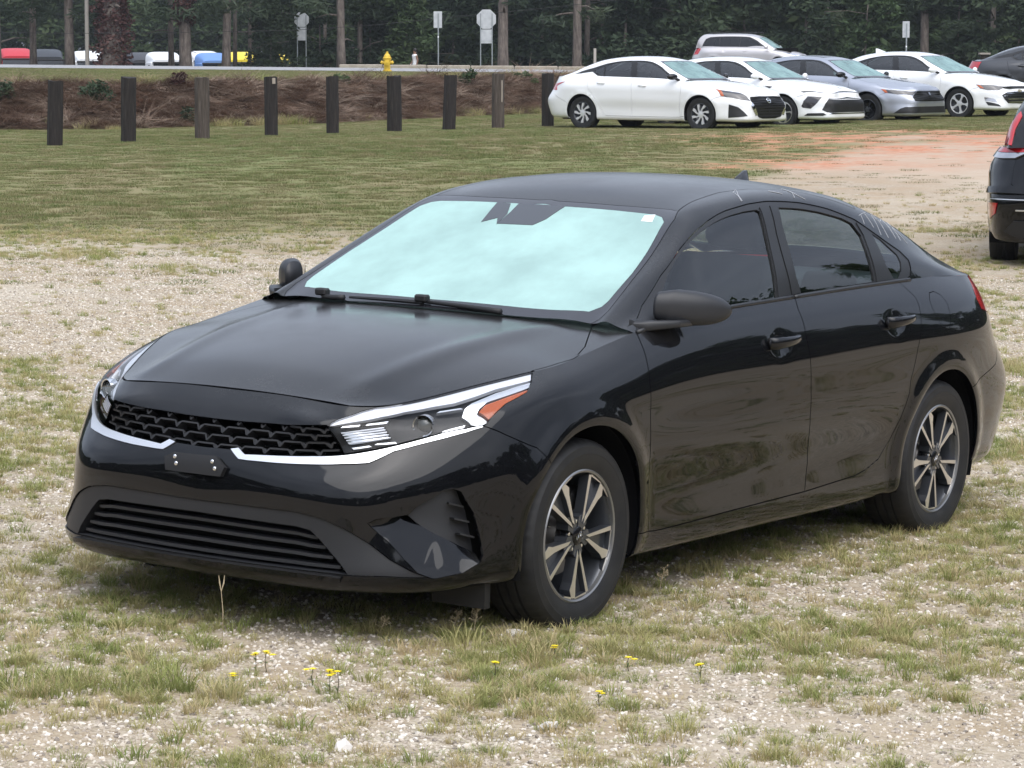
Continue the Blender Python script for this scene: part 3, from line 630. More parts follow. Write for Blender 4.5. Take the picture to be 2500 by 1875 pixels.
# bearing of the foot, foot row, head row, width (photograph units) and a note on each
posts = [(121, 317, 178, 36, .02, 'first black timber post from the left'), (280, 312, 174, 34, -.02, 'second black timber post from the left'), (439, 307, 176, 33, .01, 'grey-brown weathered timber post, third from the left'),
         (588, 300, 174, 30, 0, 'black timber post with a pale chipped top, fourth from the left'), (720, 292, 170, 28, .01, 'black timber post, fifth from the left'), (853, 287, 168, 32, -.01, 'black timber post below and right of the yellow hydrant'),
         (970, 283, 167, 29, 0, 'black timber post, third from the white sedan'), (1076, 279, 163, 28, -.015, 'split timber post with a pale streak, second from the white sedan'), (1183, 273, 161, 27, 0, 'black timber post right behind the white sedan tail')]
for i, (u, fv, hv_, wd, ln, lab) in enumerate(posts):
    y = 48+(59.6-48)*(u-121)/(1183-121); s = wd*K*y/1.18; h = (fv-hv_)*K*y*1.0; b = MB(); n = 7; r = np.random.default_rng(i+3)
    V = []; F = []; m_ = 12
    for q in range(n):
        f = q/(n-1); cx = ln*f*h*.4
        for k in range(m_):
            a = 2*math.pi*k/m_; ca, sa = math.cos(a), math.sin(a); rr = s/2*1.0/max(abs(ca), abs(sa)); rr = min(rr, s*.66)*(1+r.normal(0, .018)); V.append((cx+rr*ca, rr*sa, -.3+(h+.3)*f+(r.normal(0, .008) if q == n-1 else 0)))
    for q in range(n-1):
        for k in range(m_): F.append((q*m_+k, q*m_+(k+1) % m_, (q+1)*m_+(k+1) % m_, (q+1)*m_+k))
    F.append(tuple((n-1)*m_+k for k in range(m_))); b.add(V, F); zf = EYE-(fv-125)*K*y
    o = b.build('timber_post', tm2 if i in (2, 7) else tm, None, 'auto'); o.location = (wx(u, y), y, gz(wx(u, y), y)); o.rotation_euler = (r.normal(0, .022), r.normal(0, .022), .35+.1*(i % 3)); tag(o, lab, 'post', 'row of timber posts along the lawn edge')
    if i in (3, 7):
        b = MB(); b.box((s*.12, -s*.52, h*(.93 if i == 3 else .68)), (s*.28 if i == 3 else s*.12, .012, h*.10 if i == 3 else h*.4)); c_ = b.build('bare_wood_patch', mat('bare_wood', (.30, .26, .22), .9), o, bevel=.004)
for u, y, top, lab in ((1992, 78, 180, 'dark capped timber post behind the rightmost white sedan'), (2120, 82, 165, 'small capped timber post behind the dark grey sedan')):
    x = wx(u, y); z = gz(x, y); hh = EYE-(131 if u < 2100 else 124)*K*y*0 + ((125-(130 if u < 2100 else 117))*K*y) - z; b = MB(); b.box((0, 0, hh/2-.1), (.24, .24, hh+.2)); o = b.build('timber_post', tm, None, bevel=.01); o.location = (x, y, z); tag(o, lab, 'post', 'row of timber posts along the lawn edge')
    b = MB(); b.box((0, 0, hh+.015), (.30, .30, .05)); b.build('post_cap', mat('grey_cap', (.30, .27, .25), .8), o)
# ---------------------------------------------------------------- signs seen from behind
sg = mat('sign_back_aluminium', (.52, .54, .56), .45, .55); t = NT(sg); t.set('Base Color', t.ramp(t.noise(t.pos, 4, 5), [(.3, (.44, .46, .48)), (.7, (.60, .62, .63))]))
pg = mat('galvanised_post', (.30, .33, .34), .5, .6); red = mat('sign_red', (.5, .02, .03), .5)
def octagon(r): return [(r*math.cos(R(22.5+45*k)), r*math.sin(R(22.5+45*k))) for k in range(8)]
def stop_sign(u, y, w, top_v, plate, label):
    x = wx(u, y); z = gz(x, y); e = empty('stop_sign', (x, y, z)); tag(e, label, 'sign', 'stop signs seen from the back'); r = w/2/math.cos(R(22.5)); zt = EYE+(125-top_v)*K*y-z; zc = zt-w/2; fl = lambda a, c, h: (a, h, c)
    b = MB(); b.prism([(a, c+zc) for a, c in octagon(r)], 0, .006, fl); b.build('sign_back', sg, e); b = MB(); b.prism([(a*.98, c*.98+zc) for a, c in octagon(r)], .007, .009, fl); b.build('sign_face', red, e)
    b = MB(); ph = plate[1]; b.prism([(-plate[0]/2, zc-w/2-.03-ph), (plate[0]/2, zc-w/2-.03-ph), (plate[0]/2, zc-w/2-.03), (-plate[0]/2, zc-w/2-.03)], 0, .005, fl); b.build('lower_plate', sg, e)
    for s in (-1, 1): b = MB(); b.box((s*w*.30, -.028, (zc+w*.30)/2-.1), (.05, .03, zc+w*.30+.2)); b.build('post', pg, e)
    return e
stop_sign(655, 150, .745, 28, (.50, .66), 'smaller grey back of a stop sign at left with a plate below'); stop_sign(1051, 139, .915, 22, (.60, .66), 'larger grey back of a stop sign in the middle with a plate below')
for u, y, w, h, top, lab in ((947, 139, .40, .78, 26, 'narrow grey back of a tall rectangular sign left of the larger stop sign'), (1951, 133, .32, .74, 47, 'small grey sign back standing above the rightmost white sedan')):
    x = wx(u, y); z = gz(x, y); zt = EYE+(125-top)*K*y-z; e = empty('road_sign', (x, y, z)); tag(e, lab, 'sign'); b = MB(); b.prism([(-w/2, zt-h), (w/2, zt-h), (w/2, zt), (-w/2, zt)], 0, .006, lambda a, c, q: (a, q, c)); b.build('sign_back', sg, e)
    b = MB(); b.box((.02, -.025, (zt-.1)/2-.1), (.055, .03, zt-.1+.2)); b.build('post', pg, e); b = MB(); b.box((.02, -.043, zt-h*1.55), (.06, .004, .07)); b.build('post_sticker', M_PAPER, e)
# pale marker post and tall wooden pole
x = wx(1284, 140); b = MB(); zb = gz(x, 140); b.box((0, 0, (EYE+(125-105)*K*140-zb)/2-.1), (.13, .10, EYE+(125-105)*K*140-zb+.2)); o = b.build('marker_post', mat('pale_wood', (.42, .39, .35), .9), None, bevel=.01); o.location = (x, 140, zb); tag(o, 'short pale square post standing above the front white sedan', 'post')
x = wx(194, 143); b = MB(); b.tube([(0, 0, -.3), (0.02, 0, 5), (.06, 0, 11)], [.11, .10, .08], 10); o = b.build('utility_pole', mat('grey_pole_wood', (.30, .28, .25), .9)); o.location = (x, 143, gz(x, 143)); tag(o, 'thin grey wooden pole left of the widest creeper-clad trunk', 'pole')
b = MB(); b.tube([(wx(u, 141), 141, EYE+(125-v)*K*141) for u, v in ((-60, 70), (150, 73), (400, 71), (640, 66), (800, 56), (960, 40), (1150, 22), (1400, -6), (1700, -44))], .012, 5); o = b.build('overhead_cable', mat('black_cable', (.01, .01, .01), .6)); tag(o, 'thin dark cable strung across in front of the trees', 'cable')
# ---------------------------------------------------------------- fire hydrant
ym = mat('yellow_hydrant_paint', (.62, .42, .035), .45)
def hydrant(x, y):
    z = gz(x, y); e = empty('fire_hydrant', (x, y, z)); e.scale = (1.12,)*3; tag(e, 'yellow fire hydrant on the grass beside the road', 'hydrant')
    b = MB(); b.lathe([(.0, -.2), (.13, -.2), (.13, .0), (.17, .02), (.17, .06), (.12, .075), (.115, .40), (.15, .42), (.15, .46), (.12, .47)], 20); b.build('barrel', ym, e, 'auto')
    b = MB(); b.lathe([(.13, .465), (.165, .48), (.165, .51), (.13, .53), (.12, .58), (.085, .64), (.05, .67), (.05, .69), (0, .69)], 20); b.build('bonnet', ym, e, 'auto')
    b = MB(); b.lathe([(.035, .68), (.045, .70), (.035, .735), (0, .74)], 6); b.build('operating_nut', ym, e)
    for s, ax, r in ((1, 'x', .065), (-1, 'x', .065)):
        b = MB(); b.lathe([(r*.8, .08*s), (r*.8, .17*s), (r*1.15, .175*s), (r*1.15, .215*s), (.03, .22*s), (.03, .245*s), (0, .245*s)], 14, 'x', (0, 0, .34)); b.build('hose_nozzle', ym, e, 'auto')
    b = MB(); b.lathe([(.08, -.08), (.08, -.17), (.105, -.175), (.105, -.215), (.035, -.22), (.035, -.25), (0, -.25)], 16, 'y', (0, 0, .34)); b.build('pumper_nozzle', ym, e, 'auto')
hydrant(wx(838, 119.5), 119.5)
# ---------------------------------------------------------------- lorries parked beyond, roof fairings showing over the road
def lorry(u, y, col, label, rz=0.0, top=103, dark=True, wide=1.0):
    x = wx(u, y); z = gz(x, y); H_ = EYE+(125-top)*K*y-z; e = empty('lorry', (x, y, z), rz); tag(e, label, 'lorry', 'lorries parked beyond the trees'); w = 1.22*wide
    pm = mat('lorry_paint_'+label.split()[0], col, .5, coat=.12)
    b = MB(); n = 12; V = []; F = []            # roof fairing: rises and narrows rearwards
    for i in range(9):
        f = i/8; yy = -.9+2.1*f; zt = H_-.55*(1-f)**1.8; ww = w*(.80+.2*f)
        for k in range(n+1): a = math.pi*k/n; V.append((-ww*math.copysign(abs(math.cos(a))**.45, math.cos(a)), yy, H_-.72+(zt-H_+.72)*math.sin(a)**.5))
    for i in range(8):
        for k in range(n): F.append((i*(n+1)+k, i*(n+1)+k+1, (i+1)*(n+1)+k+1, (i+1)*(n+1)+k))
    F.append(tuple(range(n+1))); F.append(tuple(8*(n+1)+k for k in range(n+1))[::-1]); b.add(V, F); b.build('roof_fairing', pm, e, 'auto')
    b = MB(); b.box((0, .2, (H_-.72)/2+.35), (2*w, 2.2, H_-.72-.7)); b.build('cab', pm, e, bevel=.08, seg=2)
    b = MB(); b.prism([(-w*.88, H_-1.50), (w*.88, H_-1.50), (w*.84, H_-.82), (-w*.84, H_-.82)], 0, .02, lambda a, c, h: (a, -.93-h-(H_-.8-c)*.12, c)); b.build('windscreen', mat('dark_lorry_glass', (.012, .014, .016), .08, coat=1), e)
    b = MB(); b.box((0, -1.01, H_-.76), (2*w*.9, .16, .10)); b.build('sun_visor', pm if not dark else M_DARK, e, bevel=.02)
    b = MB(); b.box((0, -1.7, 1.15), (1.7, 1.5, 1.1), taper=.9); b.build('bonnet', pm, e, bevel=.15, seg=3)
    for s in (-1, 1): b = MB(); b.box((s*(w+.12), -.9, H_-1.3), (.10, .14, .75)); b.build('door_mirror', M_DARK, e, bevel=.02); b = MB(); b.lathe([(.0, s*1.2), (.5, s*1.2), (.52, s*1.1), (.52, s*.85), (0, s*.85)], 20, 'x', (0, -1.4, .52)); b.build('wheel', M_TYRE, e, 'auto')
for a in [(42, 204, (.45, .018, .03), 'red lorry roof at the far left', .25, 104), (108, 206, (.022, .025, .03), 'charcoal lorry roof second from the left', .25, 106), (200, 208, (.74, .75, .76), 'white lorry roof left of the widest creeper-clad trunk', .3, 110),
          (318, 210, (.03, .03, .034), 'grey-black lorry roof right of the widest creeper-clad trunk', .3, 113), (362, 206, (.72, .74, .76), 'plain white lorry roof left of the second creeper-clad trunk', .3, 112), (448, 218, (.68, .68, .68), 'pale grey lorry roof right of the second creeper-clad trunk', .3, 110),
          (468, 206, (.12, .24, .52), 'blue lorry roof with a white top edge', .3, 114), (528, 204, (.72, .56, .03), 'yellow lorry roof left of the first stop sign', .15, 112), (632, 214, (.66, .52, .04), 'yellowish lorry roof just left of the first stop sign posts', .15, 116),
          (700, 202, (.06, .07, .08), 'dark slate lorry roof right of the first stop sign', .3, 117), (770, 204, (.70, .72, .72), 'small white lorry roof left of the hydrant', .3, 122)]:
    lorry(*a)

# shrubs rooted in the bank
for u, v_, w_, h_, m_, lab in ((206, 218, .75, .75, M_DKLEAF, 'dark green shrub on the bank between the first two posts'), (8, 216, .6, .8, M_DKLEAF, 'dark shrub on the bank at the left edge'), (385, 176, .55, .5, M_IVY, 'russet bush on top of the bank above the third post'), (405, 258, .55, .6, M_DKLEAF, 'dark green shrub at the bank foot beside the third post'), (1008, 180, .5, .8, M_LEAF, 'grey-green weed on the bank right of the seventh post'), (1130, 170, .7, .45, M_LEAF, 'pale green bush on the bank top near the white sedan'), (745, 178, .45, .4, M_LEAF, 'small green bush on the bank under the hydrant')):
    ys_b = np.linspace(57, 84, 200); xb = wx(u, ys_b); pv = 125+(EYE-ground_z(xb, ys_b))/(K*ys_b); i_ = int(np.argmin(np.abs(pv-v_-6)+1e3*(ys_b < bank_foot(xb)))); x_, y_ = float(xb[i_]), float(ys_b[i_])
    e = empty('shrub', (x_, y_, gz(x_, y_)-.05)); e.scale = (.75, .75, .7); tag(e, lab, 'shrub', 'shrubs on the bank'); r = np.random.default_rng(u)
    obj('foliage', leaf_cloud('foliage', 420, .075, [(r.normal(0, w_*.25), r.normal(0, .15), h_*r.uniform(.25, .8), w_*.3, w_*.3, h_*.25, 1) for _ in range(7)], u, .9), m_, e)
    b = MB()
    for k_ in range(6): a = r.uniform(0, 6.28); b.tube([(0, 0, -.05), (.1*w_*math.cos(a), .1*w_*math.sin(a), h_*.4), (.35*w_*math.cos(a), .3*w_*math.sin(a), h_*.8)], [.012, .008, .004], 5)
    b.build('stems', M_BARK, e)

# hero sedan nets, x forward from the front axle, y left, z up (metres)
HB = [  # body band, rows bottom -> belt, columns front centre -> rear centre
 [(.80,0,.185),(.79,.26,.185),(.76,.47,.183),(.66,.62,.183),(.55,.71,.188),(.38,.765,.195),(0,.79,.19),(-.42,.80,.19),(-1.35,.81,.195),(-2.28,.81,.20),(-2.7,.80,.21),(-3.1,.77,.22),(-3.40,.65,.22),(-3.52,.45,.22),(-3.56,0,.22)],
 [(.893,0,.213),(.878,.26,.213),(.838,.507,.213),(.732,.675,.213),(.59,.772,.217),(.40,.834,.222),(0,.848,.218),(-.42,.848,.212),(-1.35,.856,.217),(-2.28,.858,.222),(-2.7,.855,.235),(-3.1,.835,.25),(-3.48,.725,.245),(-3.61,.52,.245),(-3.66,0,.245)],
 [(.905,0,.30),(.891,.26,.30),(.848,.515,.30),(.737,.678,.30),(.588,.783,.31),(.39,.855,.31),(0,.878,.305),(-.42,.867,.292),(-1.35,.868,.298),(-2.28,.873,.308),(-2.7,.882,.32),(-3.1,.866,.335),(-3.52,.755,.335),(-3.65,.54,.335),(-3.70,0,.335)],
 [(.907,0,.42),(.893,.26,.42),(.846,.52,.42),(.718,.668,.42),(.566,.777,.43),(.375,.864,.435),(0,.892,.43),(-.42,.873,.42),(-1.35,.872,.43),(-2.28,.88,.44),(-2.7,.895,.445),(-3.1,.878,.45),(-3.55,.77,.455),(-3.68,.56,.455),(-3.725,0,.455)],
 [(.90,0,.52),(.887,.26,.521),(.835,.51,.528),(.70,.668,.54),(.545,.78,.555),(.37,.870,.56),(0,.90,.56),(-.42,.894,.555),(-1.35,.897,.565),(-2.28,.900,.575),(-2.7,.902,.58),(-3.1,.886,.585),(-3.56,.775,.59),(-3.70,.56,.59),(-3.74,0,.59)],
 [(.872,0,.598),(.850,.26,.603),(.785,.48,.614),(.655,.635,.655),(.495,.765,.702),(.33,.848,.703),(0,.899,.695),(-.42,.896,.69),(-1.35,.898,.70),(-2.28,.901,.712),(-2.7,.905,.718),(-3.1,.886,.725),(-3.47,.748,.742),(-3.64,.53,.755),(-3.70,0,.755)],
 [(.802,0,.707),(.802,.26,.705),(.795,.435,.700),(.643,.600,.712),(.462,.73,.752),(.285,.82,.778),(0,.878,.79),(-.42,.885,.80),(-1.35,.887,.83),(-2.28,.891,.85),(-2.7,.895,.86),(-3.08,.870,.868),(-3.395,.73,.872),(-3.59,.51,.885),(-3.65,0,.885)],
 [(.77,0,.742),(.768,.26,.740),(.757,.442,.730),(.615,.582,.738),(.422,.700,.781),(.235,.790,.814),(-.01,.836,.842),(-.42,.848,.885),(-1.35,.852,.93),(-2.28,.850,.95),(-2.7,.842,.957),(-3.06,.820,.957),(-3.36,.71,.955),(-3.55,.49,.965),(-3.60,0,.965)],
 [(.735,0,.772),(.732,.26,.769),(.715,.45,.757),(.590,.562,.764),(.385,.665,.806),(.17,.757,.848),(-.03,.784,.876),(-.42,.79,.945),(-1.35,.795,1.010),(-2.28,.785,1.032),(-2.7,.775,1.037),(-3.03,.752,1.030),(-3.34,.68,1.018),(-3.53,.47,1.030),(-3.57,0,1.032)],
]
def hero_post(P, uv):
    P = P.copy()
    side = np.clip((np.abs(P[:, 1])-.62)/.12, 0, 1)
    for xc in (0., -2.7):           # wheel arch lips stand proud
        r = np.hypot(P[:, 0]-xc, P[:, 2]-.325)
        k = np.exp(-((r-.375)/.045)**2)*.014
        P[:, 1] += np.sign(P[:, 1])*k*side*np.clip((.84-P[:, 2])/.1, 0, 1)
    for hx, hz in ((-1.314, .864), (-2.258, .889)):      # scooped bowls behind the door handles
        P[:, 1] -= np.sign(P[:, 1])*.010*np.exp(-(((P[:, 0]-hx)/.062)**2+((P[:, 2]-hz+.004)/.038)**2)**1.4)
    return P
SB = Surf(HB, 1, 1, hero_post)
def spl1(pts, x):          # natural spline of y(x), pts sorted by x
    p = np.array(sorted(pts), float); return _basis(p[:, 0], _ncs(p[:, 0]), np.atleast_1d(np.asarray(x, float)))@p[:, 1]
def belt_at(S, x):         # point of the band's upper edge at a given x (side stretch)
    u = np.linspace(S.uk[2], S.uk[-3], 800); P = S.at(np.stack([u, np.full(800, S.V)], 1))
    return np.array([np.interp(-x, -P[:, 0], P[:, k]) for k in range(3)])
def _row(front, side, n=7, p=2.3, amp=None):
    f = np.array(front); s = np.array(side); out = []
    for k in range(n):
        t = k/(n-1); P = f+(s-f)*t; P[2] = f[2]+(s[2]-f[2])*t**p; P[0] = f[0]+(s[0]-f[0])*t**2
        out.append(tuple(P))
    return out
def make_hood(S, zc, xs, x0c, p=2.3):
    rows = []
    for i, x in enumerate(xs):
        s = belt_at(S, x); xc = x0c if i == 0 else x+(x0c-xs[0])*max(0, 1-i/3)
        rows.append(_row((xc, 0, float(spl1(zc, xc)[0])), s, p=2 if i == 0 else (2.3 if x > -.2 else 2.6)))
    return rows
HZC = [(.735,.772),(.60,.823),(.42,.868),(.20,.907),(-.05,.941),(-.36,.971),(-.62,.985)]
def sstp(a, b, x): t = np.clip((x-a)/(b-a), 0, 1); return t*t*(3-2*t)
def hood_post(P, uv):       # two long creases over the bonnet
    P = P.copy(); x = P[:, 0]; yc = .40+.12*np.clip((.70-x)/1.0, 0, 1); d = np.abs(P[:, 1])-yc
    fade = sstp(.74, .55, x)*sstp(-.44, -.1, x)
    P[:, 2] += fade*(.010*np.exp(-(d/.055)**2)+.006/(1+np.exp(d/.03)))
    return P
SH = Surf(make_hood(SB, HZC, (.715,.66,.57,.48,.382,.28,.17,.07,-.03,-.16,-.29,-.42,-.60), .735), 1, 0, hood_post)
def _g(C, E, B):
    C, E, B = map(np.array, (C, E, B)); d = E-C
    def top(t): P = C+d*t; P[2] = C[2]+d[2]*t**2.2; P[0] = C[0]+d[0]*t**2; return tuple(P)
    s = B-E; L = s[1]**2+s[2]**2; k = min(1, np.sqrt(L)/.3)
    F = E+s*.10+np.array([0, .016, .013])*k; M = E+s*.5+np.array([0, .027, .012])*k; M2 = E+s*.8+np.array([0, .019, .006])*k
    return [tuple(C), top(.35), top(.7), top(.92), tuple(E+np.array([0, .012, -.006])*k), tuple(F), tuple(M), tuple(M2), tuple(B)]
GC = [(-.33,.977),(-.60,1.108),(-.86,1.226),(-1.11,1.335),(-1.36,1.400),(-1.75,1.425),(-2.2,1.411),(-2.6,1.356),(-2.93,1.245),(-3.18,1.13),(-3.36,1.05)]
GE = [(-.375,.662,.972),(-.645,.632,1.097),(-.895,.600,1.212),(-1.13,.562,1.318),(-1.40,.562,1.362),(-1.75,.563,1.385),(-2.2,.555,1.368),(-2.55,.535,1.312),(-2.85,.545,1.213),(-3.08,.56,1.113),(-3.30,.58,1.040)]
GB = (-.42,-.68,-.95,-1.25,-1.5,-1.8,-2.2,-2.55,-2.8,-3.05,-3.25)
SG = Surf([_g((c[0], 0, c[1]), e, belt_at(SB, b)) for c, e, b in zip(GC, GE, GB)], 1, 0, None)
HD = [_row((-3.30,0,1.052),belt_at(SB,-3.20),p=3), _row((-3.42,0,1.058),belt_at(SB,-3.34),p=3), _row((-3.50,0,1.056),belt_at(SB,-3.44),p=3), _row((-3.57,0,1.032),belt_at(SB,-3.53),p=2)]
SD = Surf(HD, 1, 0)
HERO = dict(B=SB, H=SH, G=SG, D=SD)

